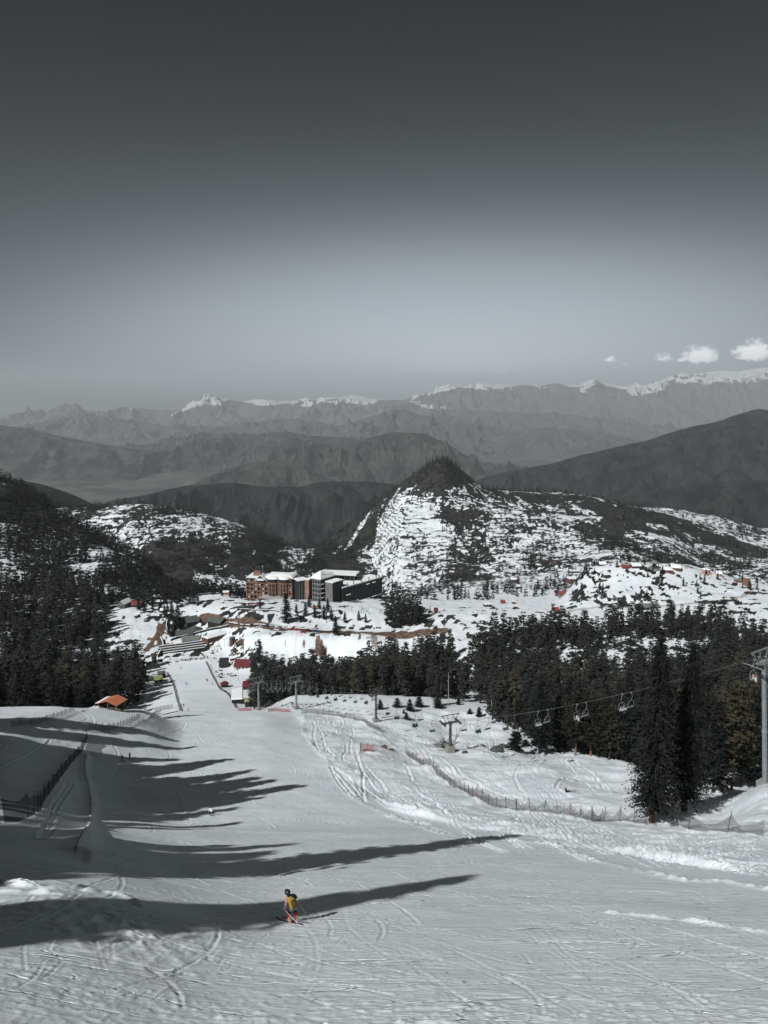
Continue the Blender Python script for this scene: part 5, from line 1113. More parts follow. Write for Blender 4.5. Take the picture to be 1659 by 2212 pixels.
# crowd at the base
rp = random.Random(4)
def pxp(px, v, ymin=330): return hit(px, v, ymin)
QUEUE = ZB((65,420),(78,420),(118,425),(130,428),(155,420),(178,425),(185,432),(205,415),(220,412),(290,410),(303,405),(372,405),(380,402),(468,385),(480,388),(490,380),(590,400),(602,402),(628,408))
MIDC = ZB((355,280),(392,278),(400,262),(405,340),(412,350),(395,345),(425,350),(565,275),(575,280),(602,250),(635,282),(648,286),(650,245),(700,245),(712,245),(635,205),(665,200),(684,195),(248,225),(262,228),(288,220),(297,215),(313,200),(330,205),(432,205),(445,208),(455,205),(468,208),(520,205),(540,205),(600,210),(72,340),(95,338),(195,365),(225,362),(232,362))
LEFTC = ZA((895,1000),(905,990),(950,1000),(985,995),(855,1035),(880,1060),(730,1080),(770,1110),(800,1140),(740,1060),(785,1090),(555,500),(568,1000),(1170,930),(640,1150))
PISTE = ZB((52,558),(128,818),(148,814),(470,745),(484,762),(565,828),(62,1185),(95,1172),(172,1255),(80,1255),(545,440),(545,520),(560,570),(618,620),(636,622),(995,400))
for grp, lab, pts in (('people queueing along the top of the lower piste', 'small dark figure in the queue along the top of the lower piste', QUEUE), ('people standing before the brown building', 'small dark figure on the snow before the flat-roofed brown building', MIDC), ('people at the foot of the side piste', 'small dark figure near the foot of the side piste', LEFTC)):
    for i, (px, v) in enumerate(pts):
        P_ = pxp(px, v); rr_ = rp.random(); mi = 3 if rr_ < .06 else 5 if rr_ < .12 else 4 if rr_ < .2 else rp.randrange(3)
        person(CROWD[mi], P_.x, P_.y, P_.z - .02, rp.uniform(0, 6.28), 'small figure in a red jacket ' + lab.split('dark figure ')[1] if mi == 3 else lab if mi < 3 else lab.replace('dark', 'pale-jacketed'), grp)
for i, (px, v) in enumerate(PISTE):
    P_ = pxp(px, v); person(CROWD[(0, 2, 1)[i % 3]], P_.x, P_.y, P_.z - .02, rp.uniform(0, 6.28), 'small dark skier standing on or beside the lower piste', 'skiers on the lower piste')
# skis for the nearer skiers
def skis(x, y, z, rz, pitch, label, L_=1.6, m_=None, gap=.16, sep=0.0):
    m2 = MB()
    for s in (-1, 1):
        X = s * gap
        m2.box(X - .042, X + .042, -L_ / 2, L_ / 2 - .18, 0, .022); m2.add([(X - .042, L_/2 - .18, 0), (X + .042, L_/2 - .18, 0), (X + .03, L_/2, .10), (X - .03, L_/2, .10), (X - .042, L_/2 - .18, .022), (X + .042, L_/2 - .18, .022), (X + .03, L_/2, .122), (X - .03, L_/2, .122)], [(0, 3, 2, 1), (4, 5, 6, 7), (0, 1, 5, 4), (1, 2, 6, 5), (2, 3, 7, 6), (3, 0, 4, 7)])
        m2.box(X - .03, X + .03, -.2, .16, .022, .06)
    o = m2.build('skis', [m_ or CL['ski']]); o.location = (x, y, z); o.rotation_euler = Euler((pitch, 0, rz), 'XYZ'); tag(o, label, 'skis'); return o
def slope_pitch(x, y, rz):
    dx, dy = -math.sin(rz), math.cos(rz); return math.atan2(T(x + dx * .8, y + dy * .8) - T(x - dx * .8, y - dy * .8), 1.6)
for (px, v), rz, me_, lab in (((265, 1645), 1.9, CROWD[2], 'dark skier standing in the tree shade, left of two'), ((280, 1640), -1.6, CROWD[2], 'dark skier standing in the tree shade, right of two')):
    P_ = hit(px, v); person(me_, P_.x, P_.y, P_.z, rz, lab); skis(P_.x, P_.y, P_.z + .02, rz, slope_pitch(P_.x, P_.y, rz), 'dark skis under the ' + ('left' if rz > 0 else 'right') + ' of two skiers in the tree shade')
TUCK = dict(pelvis=(.10, -.12, .62), belly=(.05, -.02, .78), chest=(-.04, .16, .96), neck=(-.08, .30, 1.07), head=(-.10, .40, 1.13), crown=(-.10, .40, 1.24), shL=(-.24, .18, 1.0), elL=(-.36, .20, .74), wrL=(-.34, .42, .62), haL=(-.33, .48, .60), shR=(.15, .20, 1.04), elR=(.34, .16, .84), wrR=(.38, .38, .78), haR=(.38, .44, .78),
            hipL=(.0, -.10, .58), knL=(-.12, .18, .42), anL=(-.10, .0, .09), toL=(-.10, .18, .06), hipR=(.19, -.10, .60), knR=(.26, .16, .38), anR=(.36, -.02, .08), toR=(.36, .16, .05))
P_ = hit(457, 1762); rz = .5; person(figure('person', TUCK, cols('white', a='white', l='black', foot='grey')), P_.x, P_.y, P_.z, rz, 'crouching skier in a white jacket and black trousers at mid piste'); skis(P_.x, P_.y, P_.z + .02, rz, slope_pitch(P_.x, P_.y, rz), 'dark skis under the crouching skier in white')
P_ = hit(*Z3((1302,975))[0]); sitg = figure('person', {k: (x, y, z + .16) for k, (x, y, z) in full(dict(SIT, anL=(-.12, .85, -.04), knL=(-.12, .46, .06), toL=(-.12, .92, .10))).items()}, cols('black')); person(sitg, P_.x, P_.y, P_.z, -1.3, 'person in black sitting in the deep snow left of the big firs')
sk = skis(P_.x + 1.0, P_.y - .2, P_.z + .12, -1.25, .3, 'dark skis at the feet of the person sitting in the deep snow')
# ---- the racer in the yellow bib
P_ = hit(633, 1992); PITY = T(P_.x, P_.y); RZ = R(36)
def loc_ground(lx, ly): 
    x = P_.x + lx * math.cos(RZ) - ly * math.sin(RZ); y = P_.y + lx * math.sin(RZ) + ly * math.cos(RZ); return T(x, y) - PITY

fz = {k: loc_ground(*k) for k in ((-.17, .0), (-.17, .18), (.20, -.02), (.20, .16))}
RACE = dict(pelvis=(.02, -.10, .84), belly=(-.03, -.08, 1.0), chest=(-.10, .0, 1.22), neck=(-.17, .05, 1.41), head=(-.20, .11, 1.53), crown=(-.20, .11, 1.63), shL=(-.30, .0, 1.31), elL=(-.40, -.05, 1.02), wrL=(-.38, .04, .80), haL=(-.37, .07, .73),
            shR=(.10, .02, 1.34), elR=(.26, .10, 1.10), wrR=(.32, .32, .98), haR=(.33, .37, .95),
            hipL=(-.09, -.10, .80), knL=(-.16, .10, .46 + fz[(-.17, .0)] * .5), anL=(-.17, -.0, .16 + fz[(-.17, .0)]), toL=(-.17, .15, .11 + fz[(-.17, .18)]), hipR=(.12, -.10, .80), knR=(.18, .08, .44 + fz[(.20, -.02)] * .5), anR=(.20, -.03, .16 + fz[(.20, -.02)]), toR=(.20, .13, .11 + fz[(.20, .16)]))
rm = figure('person', RACE, cols('black', l='black', hip='grey', shin='red', foot='boot', h='black', armL='pink'), fingers=True, sub=2)
# a face: nose, brow and chin shaped on the head
racer = person(rm, P_.x, P_.y, PITY, RZ, 'skier seen from behind in a yellow race bib, grey shorts, red shin guards and black helmet'); racer['label'] = 'skier in a yellow race bib, grey shorts, red shin guards and a black helmet'
hd = Vector(RACE['head'])
m_ = MB(); m_.ball(hd + Vector((0, -.01, .035)), .135, .155, .125, 16); m_.box(hd.x - .08, hd.x + .08, hd.y + .11, hd.y + .17, hd.z + .06, hd.z + .085); m_.build('helmet', [CL['helmet']], racer, smooth=True)
m_ = MB(); m_.ball(hd + Vector((0, .085, .0)), .095, .06, .045, 12); m_.build('goggles', [CL['glass']], racer, smooth=True)
m_ = MB(); m_.ball(hd + Vector((0, .135, -.035)), .016, .03, .022, 8); m_.ball(hd + Vector((0, .115, -.075)), .035, .02, .01, 8); m_.ball(hd + Vector((.115, .0, -.04)), .014, .03, .035, 8); m_.ball(hd + Vector((-.115, .0, -.04)), .014, .03, .035, 8); m_.build('face', [CL['skin']], racer, smooth=True)
# bib: a tabard over the torso
V = []; Fq_ = []
lev = [(.90, Vector((-.01, -.09, 0)), .215, .165), (1.02, Vector((-.04, -.075, 0)), .205, .165), (1.14, Vector((-.075, -.035, 0)), .215, .175), (1.26, Vector((-.11, .0, 0)), .225, .18), (1.36, Vector((-.14, .02, 0)), .17, .13), (1.40, Vector((-.155, .03, 0)), .10, .10)]
n_ = 20
for z, c, rx, ry in lev:
    for j in range(n_):
        a_ = 2 * math.pi * j / n_; V.append((c.x + rx * math.copysign(abs(math.cos(a_)) ** .75, math.cos(a_)), c.y + ry * math.copysign(abs(math.sin(a_)) ** .75, math.sin(a_)), z + .02 * math.sin(3 * a_)))
for i in range(len(lev) - 1):
    for j in range(n_): 
        Fq_.append((i * n_ + j, i * n_ + (j + 1) % n_, (i + 1) * n_ + (j + 1) % n_, (i + 1) * n_ + j))
bib = link(bpy.data.objects.new('race_bib', mesh_np('race_bib', V, Fq_, [CL['yellow']], smooth=True)), racer)
tc = bpy.data.curves.new('number', 'FONT'); tc.body = '51'; tc.size = .24; tc.align_x = 'CENTER'; tc.align_y = 'CENTER'; tc.extrude = .004; tc.offset = .006
to = bpy.data.objects.new('n', tc); link(to); dg = bpy.context.evaluated_depsgraph_get(); dg.update(); nm = bpy.data.meshes.new_from_object(to.evaluated_get(dg)); bpy.data.objects.remove(to); nm.materials.clear(); nm.materials.append(CL['black'])
no = link(bpy.data.objects.new('number', nm), bib); no.rotation_euler = (R(90 - 14), R(-10), 0); no.location = (-.06, -.235, 1.09)
m_ = MB(); m_.box(-.12, .10, 0, .006, 0, .05); bo = m_.build('stripe', [CL['black']], bib); bo.location = (-.08, -.205, 1.22); bo.rotation_euler = (R(-14), R(-10), 0)
m_ = MB(); m_.box(-.10, .12, 0, .006, 0, .03); bo = m_.build('stripe', [CL['black']], bib); bo.location = (-.04, -.262, .945); bo.rotation_euler = (R(-8), R(-12), 0)
for s in 'LR':
    kn, an = Vector(RACE['kn' + s]), Vector(RACE['an' + s]); m_ = MB(); m_.tube([kn.lerp(an, .08) + Vector((0, .01, 0)), kn.lerp(an, .5), kn.lerp(an, .85)], .085, 12, r2=.068); m_.build('shin_guard', [CL['red']], racer, smooth=True)
    m_ = MB(); g_ = loc_ground(*((-.17, .0) if s == 'L' else (.20, -.02))); to_ = Vector(RACE['to' + s])
    m_.tube([an + Vector((0, .0, .14)), an + Vector((0, .0, .02)), an + Vector((0, .01, -.07))], .072, 10, r2=.065); m_.prism([(-.055, 0), (.055, 0), (.05, .09), (-.05, .09)], -.13, .19)
    mm = MB(); mm.v = [(x + an.x, y + an.y + .02, z + g_ + .03 + (to_.z - an.z + .05) * (y / .2) * .6) if i >= 30 else (x, y, z) for i, (x, y, z) in enumerate(m_.v)]; mm.f = m_.f; mm.m = m_.m; mm.build('ski_boot', [CL['boot']], racer)
for s, lx, nm_ in (('L', -.17, 'left'), ('R', .20, 'right')):
    x = P_.x + lx * math.cos(RZ) - .02 * math.sin(RZ); y = P_.y + lx * math.sin(RZ) + .02 * math.cos(RZ); a_ = RZ + R(22)
    m_ = MB(); L_ = 1.62; m_.box(-.045, .045, -L_ * .5, L_ * .5 - .2, 0, .02); m_.add([(-.045, L_/2 - .2, 0), (.045, L_/2 - .2, 0), (.03, L_/2, .11), (-.03, L_/2, .11), (-.045, L_/2 - .2, .02), (.045, L_/2 - .2, .02), (.03, L_/2, .13), (-.03, L_/2, .13)], [(0, 3, 2, 1), (4, 5, 6, 7), (0, 1, 5, 4), (1, 2, 6, 5), (2, 3, 7, 6), (3, 0, 4, 7)]); m_.box(-.035, .035, -.22, .18, .02, .05)
    o = m_.build('ski', [CL['ski']]); o.location = (x, y, T(x, y) + .02); o.rotation_euler = (slope_pitch(x, y, a_), R(-8), a_); tag(o, 'dark red ski under the %s boot of the skier in the yellow bib' % nm_, 'ski')
def wpt(p): return Vector((P_.x + p[0] * math.cos(RZ) - p[1] * math.sin(RZ), P_.y + p[0] * math.sin(RZ) + p[1] * math.cos(RZ), PITY + p[2]))
POLE = mat('pole_white', (.62, .64, .64), .4, .05, 4)
for s, dx, dy in (('L', .62, -.22), ('R', .60, .05)):
    h_ = wpt(RACE['ha' + s]); tx, ty = h_.x + dx, h_.y + dy; tip = Vector((tx, ty, T(tx, ty) + .0)); 
    if s == 'R': tip.z += .12
    m_ = MB(); u = (tip - h_).normalized(); m_.tube([Vector((0, 0, 0)) - u * .09, u * .06], .024, 8); m_.tube([u * .05, tip - h_], .0135, 8, r2=.010); m_.tube([tip - h_ - u * .09, tip - h_ - u * .085], .045, 8)
    o = m_.build('ski_pole', [POLE]); o.location = h_; tag(o, 'white ski pole in the %s hand of the skier in the yellow bib' % ('left' if s == 'L' else 'right'), 'ski pole')
# snow thrown up by the skis
rg = np.random.default_rng(3); V = []; Fq_ = []
for k in range(900):
    q_ = abs(rg.normal(0, .30)); ax = rg.uniform(.0, .9); x = P_.x + .15 + ax + rg.normal(0, .10); y = P_.y - .12 + rg.normal(0, .16) - ax * .12; z = T(x, y) + abs(rg.normal(0, .10)) * (1.1 - ax) + .01; r = rg.uniform(.004, .013)
    b_ = len(V); V += [(x, y, z), (x + r, y, z + r * .4), (x, y + r, z + r), (x - r * .3, y, z + r * 1.4)]; Fq_ += [(b_, b_+1, b_+2), (b_, b_+2, b_+3), (b_, b_+3, b_+1), (b_+1, b_+3, b_+2)]
SNOW = mat('snow_white', (.72, .75, .77), .7, .06, 1.2)
o = link(bpy.data.objects.new('snow_spray', mesh_np('snow_spray', V, Fq_, [SNOW]))); o['kind'] = 'stuff'; o['label'] = 'snow thrown up behind the skis of the skier in the yellow bib'

for g_, t_ in (('riders on the mid-slope chairs', '%s from the left of the small riders on the mid-slope chairs'), ('people queueing along the top of the lower piste', '%s from the left of the small figures queueing along the top of the lower piste'), ('people standing before the brown building', '%s from the left of the small figures standing before the flat-roofed brown building'),
    ('people at the foot of the side piste', '%s from the left of the small figures near the foot of the side piste'), ('skiers on the lower piste', '%s from the left of the small dark skiers on or beside the lower piste')): number_row(of_group(g_), t_)
# ------------------------------------------------ buildings
def cm(name, c, **k): return mat(name, c, **k)
BR = cm('orange_brick_and_sunlit_wall', (.20, .105, .078), rough=.9, var=.3, scale=1.5); BRD = cm('brown_wall', (.10, .062, .048), rough=.9, var=.3); STONE = cm('grey_render', (.13, .135, .13), rough=.9, var=.25, scale=.8); DWALL = cm('dark_wall', (.02, .022, .023), rough=.9, var=.25); WHW = cm('pale_wall', (.50, .51, .50), rough=.9, var=.12)
RRED = cm('roof_dark_red', (.11, .014, .02), rough=.6, var=.3, scale=3); RBRT = cm('roof_bright_red', (.20, .045, .04), rough=.6, var=.2, scale=3); RORG = cm('roof_orange', (.40, .145, .075), rough=.55, var=.10, scale=5); RGRN = cm('roof_green', (.20, .215, .10), rough=.6, var=.15, scale=4); RGRY = cm('roof_grey_sheet', (.15, .165, .16), rough=.5, var=.2, scale=3); RDK = cm('roof_dark_green', (.075, .09, .082), rough=.6, var=.2, scale=3)
GLS = cm('window_glass', (.012, .014, .016), rough=.35, var=.1, spec=.25); WPAN = cm('window_panel_pale', (.45, .46, .46), rough=.6, var=.1); TIMB = cm('timber_dark', (.06, .045, .035), rough=.9, var=.3)
def door(root, w, h, x, y, z, m_, M=None):
    b = MB(); b.box(x - w/2, x + w/2, y - .06, y + .04, z, z + h); d = b.build('door', [m_], root); c = MB(); c.box(x + w*.3, x + w*.38, y - .11, y - .06, z + h*.45, z + h*.5); c.build('handle', [GALV], d)
def house(name, label, x, y, z, w, d, h, rz, roof='gable', wall=DWALL, roofm=RGRY, snow=0.0, rh=None, over=.4, win=(2, 1), winm=GLS, cat='building', doorx=None, plinth=1.5, axis='x', sidewin=0, group=None, frontwall=None, leftwall=None, roofclip=None):
    """box of w (x) by d (y) by h, front at local -y, ridge along axis"""
    root = empty(name, (x, y, z), rz); tag(root, label, cat, group); W2, D2 = w / 2, d / 2; rh = rh if rh is not None else min(w, d) * .3
    ms = [wall, frontwall or wall, leftwall or wall]
    b = MB(); b.box(-W2, W2, -D2 + .2, D2, -plinth, h, 0)
    b.box(-W2, W2, -D2, -D2 + .2, -plinth, h, 1)
    if leftwall: b.box(-W2 - .15, -W2, -D2 - .003, D2, -plinth, h - .002, 2)
    if roof == 'gable':
        if axis == 'x': b.add([(-W2, -D2 + .01, h), (-W2, D2, h), (-W2, 0, h + rh), (W2, -D2 + .01, h), (W2, D2, h), (W2, 0, h + rh)], [(0, 2, 1), (3, 4, 5), (0, 3, 5, 2), (1, 2, 5, 4)], 0)
        else: b.add([(-W2, -D2, h), (W2, -D2, h), (0, -D2, h + rh), (-W2, D2, h), (W2, D2, h), (0, D2, h + rh)], [(0, 1, 2), (3, 5, 4), (0, 2, 5, 3), (1, 4, 5, 2)], 1 if frontwall else 0)
    b.build('wall', ms, root)
    r = MB(); s = MB(); th = .14
    def sheet(mb, vs, up, mi=0): mb.add([Vector(v) for v in vs] + [Vector(v) + Vector((0, 0, up)) for v in vs], [tuple(range(len(vs)))[::-1], tuple(range(len(vs), 2 * len(vs)))] + [(i, (i + 1) % len(vs), len(vs) + (i + 1) % len(vs), len(vs) + i) for i in range(len(vs))], mi)
    ov = over; k = rh / (D2 if axis == 'x' else W2)
    if roof == 'gable':
        if axis == 'x': q_ = [[(-W2 - ov, -D2 - ov, h - ov * k), (W2 + ov, -D2 - ov, h - ov * k), (W2 + ov, 0, h + rh), (-W2 - ov, 0, h + rh)], [(-W2 - ov, 0, h + rh), (W2 + ov, 0, h + rh), (W2 + ov, D2 + ov, h - ov * k), (-W2 - ov, D2 + ov, h - ov * k)]]
        else: q_ = [[(-W2 - ov, -D2 - ov, h - ov * k), (0, -D2 - ov, h + rh), (0, D2 + ov, h + rh), (-W2 - ov, D2 + ov, h - ov * k)], [(0, -D2 - ov, h + rh), (W2 + ov, -D2 - ov, h - ov * k), (W2 + ov, D2 + ov, h - ov * k), (0, D2 + ov, h + rh)]]
    elif roof in ('hip', 'pyramid'):
        rl = max(0, (W2 - D2)) if roof == 'hip' else 0
        A = [(-W2 - ov, -D2 - ov, h), (W2 + ov, -D2 - ov, h), (W2 + ov, D2 + ov, h), (-W2 - ov, D2 + ov, h)]; p0, p1 = (-rl, 0, h + rh), (rl, 0, h + rh)
        q_ = [[A[0], A[1], p1, p0], [A[1], A[2], p1], [A[2], A[3], p0, p1], [A[3], A[0], p0]] if rl else [[A[0], A[1], p0], [A[1], A[2], p0], [A[2], A[3], p0], [A[3], A[0], p0]]
    elif roof == 'shed': q_ = [[(-W2 - ov, -D2 - ov, h - .05), (W2 + ov, -D2 - ov, h - .05), (W2 + ov, D2 + ov, h + rh), (-W2 - ov, D2 + ov, h + rh)]]
    else: q_ = [[(-W2 - ov, -D2 - ov, h), (W2 + ov, -D2 - ov, h), (W2 + ov, D2 + ov, h), (-W2 - ov, D2 + ov, h)]]
    if roof == 'shed': b2 = MB(); b2.add([(-W2, -D2 + .02, h), (W2, -D2 + .02, h), (W2, D2, h), (-W2, D2, h), (W2, D2, h + rh - .1), (-W2, D2, h + rh - .1)], [(0, 5, 3), (1, 2, 4), (3, 5, 4, 2)]); b2.build('wall', [wall], root)
    for f in q_: sheet(r, f, th)
    ro = r.build('roof', [roofm], root)
    if snow:
        for f in q_:
            c = sum((Vector(v) for v in f), Vector()) / len(f); g_ = [c + (Vector(v) - c) * .97 + Vector((0, 0, th + .003)) for v in f]
            n = len(g_); top = [c + (v - c) * .93 + Vector((0, 0, snow)) for v in g_]
            s.add(g_ + top, [tuple(range(n))[::-1], tuple(range(n, 2 * n))] + [(i, (i + 1) % n, n + (i + 1) % n, n + i) for i in range(n)])
        s.build('roof_snow', [SNOW], ro, smooth=False)
    nx, nz_ = win
    for i in range(nx):
        for j in range(nz_):
            cx = -W2 + w * (i + .5) / nx; cz = h * (j + .55) / nz_; ww, hh = min(1.3, w / nx * .5), min(1.3, h / nz_ * .45)
            if doorx is not None and j == 0 and abs(cx - doorx) < 1.0: continue
            f = MB(); f.box(cx - ww/2, cx + ww/2, -D2 - .05, -D2 + .05, cz - hh/2, cz + hh/2); wo = f.build('window', [TIMB], root); g2 = MB(); g2.box(cx - ww*.42, cx + ww*.42, -D2 - .08, -D2 - .03, cz - hh*.42, cz + hh*.42); g2.build('pane', [winm], wo)
    for i in range(sidewin):
        for j in range(nz_):
            cy = -D2 + d * (i + .5) / sidewin; cz = h * (j + .5) / nz_; f = MB(); f.box(-W2 - .2, -W2 - .12, cy - .65, cy + .65, cz - min(1.1, h/nz_*.33), cz + min(1.1, h/nz_*.33)); f.build('window', [GLS], root)
    if doorx is not None: door(root, 1.1, 2.1, doorx, -D2, 0, TIMB)
    return root
def hpx(name, label, px, v, wpx, hpxl, dep, rz, ymin=470, **k):
    P_ = hit(px, v, ymin); sc = (P_.y * CP - P_.z * SP) / F; w = wpx * sc; d = dep
    # the given point is the foot of the front wall
    c, s = math.cos(rz), math.sin(rz); return house(name, label, P_.x - s * d / 2, P_.y + c * d / 2, P_.z, w, d, hpxl * sc * 1.02, rz, **k)
# --- orange-roofed open shelter near the left
def shelter():
    P_ = Vector(((240 - CX) / F * 222 * gfac(222), 222, 0)); P_.z = T(P_.x, P_.y); sc = (P_.y * CP - P_.z * SP) / F; w = 50 * sc; h = 15 * sc; d = 4.6
    root = empty('shelter', (P_.x, P_.y + 2, P_.z), R(-18)); tag(root, 'open timber shelter with a bright orange folded roof behind the snow at the left', 'shelter')
    for sx in (-1, 0, 1):
        for sy in (-1, 1): m_ = MB(); m_.tube([(sx * w * .44, sy * d * .42, -1), (sx * w * .44, sy * d * .42, h + (.8 if sx == 0 else 0))], .10, 6); m_.build('post', [WOOD], root)
    r = MB(); rh = 7 * sc; W2 = w / 2 + .3; D2 = d / 2 + .4
    for a_, b_2, (xa, za), (xb, zb) in ((0, 1, (-W2, h - .35), (0.1 * W2, h + rh)), (1, 2, (.1 * W2, h + rh), (W2, h - .1))):
        r.add([(xa, -D2, za), (xb, -D2, zb), (xb, D2, zb), (xa, D2, za), (xa, -D2, za + .12), (xb, -D2, zb + .12), (xb, D2, zb + .12), (xa, D2, za + .12)], [(0, 3, 2, 1), (4, 5, 6, 7), (0, 1, 5, 4), (1, 2, 6, 5), (2, 3, 7, 6), (3, 0, 4, 7)])
    ro = r.build('roof', [RORG], root); s = MB(); s.add([(-W2, -D2, h - .20), (-W2 * .62, -D2, h + rh * .30), (-W2 * .62, D2 * .9, h + rh * .30), (-W2, D2, h - .20), (-W2, -D2, h - .05), (-W2 * .66, -D2, h + rh * .36), (-W2 * .66, D2 * .9, h + rh * .36), (-W2, D2, h - .05)], [(0, 3, 2, 1), (4, 5, 6, 7), (0, 1, 5, 4), (1, 2, 6, 5), (2, 3, 7, 6), (3, 0, 4, 7)]); s.build('roof_snow', [SNOW], ro)
    b = MB(); b.box(-w * .2, w * .5, d * .30, d * .36, -.6, h * .30); b.box(-w * .2, w * .5, -.4, d * .3, -.6, .25); b.build('bench', [TIMB], root)
shelter()
stick(228, 1528, 1505, 'thin pale pole behind the snow heap left of the orange-roofed shelter', 0, GALV, .07, 150)
# --- base area
hpx('barn', 'grey gable-fronted barn at the top of the side piste', 261, 1314, 17, 9, 11, R(-15), ymin=500, roof='gable', wall=STONE, roofm=RGRY, axis='y', rh=2.6, snow=.12, doorx=0., win=(2, 1))
hpx('shed', 'low shed with a dark red roof right of the grey barn', 291, 1312, 24, 5, 6, R(-6), ymin=500, roof='gable', wall=DWALL, roofm=RRED, rh=2.8, win=(2, 1))
hpx('hut', 'small snow-covered hut among the firs behind the side piste', 345, 1306, 12, 6, 5, R(10), ymin=500, roof='flat', wall=DWALL, snow=.4, win=(1, 1))
hpx('hut', 'small dark hut with a white roof above the brown cutting', 352, 1325, 11, 6, 5, R(10), ymin=500, roof='gable', wall=TIMB, snow=.35, win=(1, 1), rh=1.2)
hpx('shed', 'flat snow-roofed shed at the far left end of the hotel grounds', 335, 1294, 15, 4, 6, R(5), ymin=560, roof='flat', wall=DWALL, snow=.4, win=(2, 1))
hpx('shed', 'long pink-fronted shed left of the hotel', 487, 1286, 14, 6, 6, R(5), ymin=560, roof='flat', wall=cm('pink_wall', (.45, .22, .19)), snow=.3, win=(3, 1))
hpx('shed', 'dark green gabled shed behind the domed pavilion', 418, 1352, 27, 9, 11, R(35), ymin=490, roof='gable', wall=DWALL, roofm=RDK, rh=3.2, win=(3, 1))
hpx('shed', 'long dark green roofed hall right of the domed pavilion', 462, 1352, 34, 8, 9, R(-28), ymin=490, roof='gable', wall=DWALL, roofm=RDK, rh=2.6, win=(4, 1))
hpx('shed', 'upper of two parallel grey-green sheet-roofed sheds', 398, 1376, 34, 4, 7, R(14), ymin=480, roof='shed', wall=DWALL, roofm=RDK, rh=1.9, win=(4, 1))
hpx('shed', 'lower of two parallel grey-green sheet-roofed sheds', 412, 1388, 36, 4, 6, R(14), ymin=480, roof='shed', wall=DWALL, roofm=RGRY, rh=1.8, win=(4, 1))
hpx('hut', 'dark timber hut below the two sheet-roofed sheds', 386, 1402, 18, 8, 7, R(30), ymin=470, roof='gable', wall=TIMB, roofm=RDK, rh=2.0, snow=.15, win=(2, 1))
P_ = hit(420, 1366, 480)
def pavilion(name, label, P_, r, h, n, roofm, rh, cols_=True, tiers=1, snow=False, wall=DWALL):
    root = empty(name, tuple(P_)); tag(root, label, 'pavilion'); 
    b = MB(); b.slab([(r * 1.02 * math.cos(2*math.pi*i/n), r * 1.02 * math.sin(2*math.pi*i/n)) for i in range(n)], -1.5, .35); b.build('base', [CONC], root)
    if cols_:
        for i in range(n): a_ = 2*math.pi*i/n; m_ = MB(); m_.tube([(r*.88*math.cos(a_), r*.88*math.sin(a_), .3), (r*.88*math.cos(a_), r*.88*math.sin(a_), h)], .18, 6); m_.build('column', [wall], root)
        m_ = MB(); m_.slab([(r*.35*math.cos(2*math.pi*i/n), r*.35*math.sin(2*math.pi*i/n)) for i in range(n)], .3, h); m_.build('core', [DWALL], root)
    else: m_ = MB(); m_.slab([(r*.85*math.cos(2*math.pi*i/n), r*.85*math.sin(2*math.pi*i/n)) for i in range(n)], .3, h); m_.build('wall', [wall], root)
    t = MB(); z0 = h; R0 = r * 1.15
    for k in range(tiers):
        ring = [(R0*math.cos(2*math.pi*i/n), R0*math.sin(2*math.pi*i/n), z0) for i in range(n)]; R1 = R0 * (.42 if k < tiers - 1 else .04); z1 = z0 + rh / tiers
        ring2 = [(R1*math.cos(2*math.pi*i/n), R1*math.sin(2*math.pi*i/n), z1) for i in range(n)]
        t.add(ring + ring2, [(i, (i+1)%n, n + (i+1)%n, n + i) for i in range(n)] + [tuple(range(n))[::-1], tuple(range(n, 2*n))]); R0 *= .6; z0 = z1
    ro = t.build('roof', [roofm], root)
    if snow: s = MB(); s.add([(r*1.08*math.cos(2*math.pi*i/n), r*1.08*math.sin(2*math.pi*i/n), h + .3) for i in range(n)] + [(0, 0, h + rh + .35)], [(i, (i+1)%n, n) for i in range(n)]); s.build('roof_snow', [SNOW], ro)
    return root
pavilion('pavilion', 'domed green pavilion between the green sheds', P_, 5.4, 2.6, 12, RDK, 2.2, True, 2)
pavilion('pavilion', 'little red star-roofed pavilion beside the lower piste', hit(485, 1484, 330), 2.5, 2.2, 6, RRED, 1.5, False, 2)
pavilion('pavilion', 'tiny dark pavilion right of the people before the brown building', hit(506, 1412, 400), 2.4, 2.4, 6, TIMB, 1.6, True)
pavilion('pavilion', 'tiered timber tower hut at the left end of the queue', hit(333, 1430, 400), 2.0, 4.2, 6, TIMB, 2.4, False, 2, wall=TIMB)
# flat-roofed brown building, corner towards the viewer
def corner_box(name, label, px, v, Lr, Wl, h, ymin, rz=R(52), cat='building', **k):
    P_ = hit(px, v, ymin); c, s = math.cos(rz), math.sin(rz); x = P_.x + Lr / 2 * c - Wl / 2 * s; y = P_.y + Lr / 2 * s + Wl / 2 * c
    return house(name, label, x, y, P_.z, Lr, Wl, h, rz, cat=cat, **k)
corner_box('brown_building', 'flat-roofed brown building with snow on its roof behind the people at the base', 449, 1397, 25, 7.0, 5.6, 470, R(48), roof='flat', wall=BRD, leftwall=BR, snow=.45, over=.25, win=(7, 2), sidewin=3, doorx=2.)  # left wall in lighter brick: sunlight on that side put into the colour
corner_box('brown_kiosk', 'narrow brown kiosk with an orange sunlit side, right of the flat-roofed brown building', 500, 1397, 3.2, 2.6, 6.2, 470, R(40), roof='flat', wall=BRD, leftwall=BR, win=(1, 2), sidewin=1)  # orange left skin on a brown box paints its sunlit side
hpx('brick_shed', 'long low brick shed with a sloping brown roof beside the narrow kiosk', 518, 1396, 24, 5, 5, R(-38), ymin=470, roof='shed', wall=DWALL, roofm=BRD, rh=1.6, win=(4, 1))
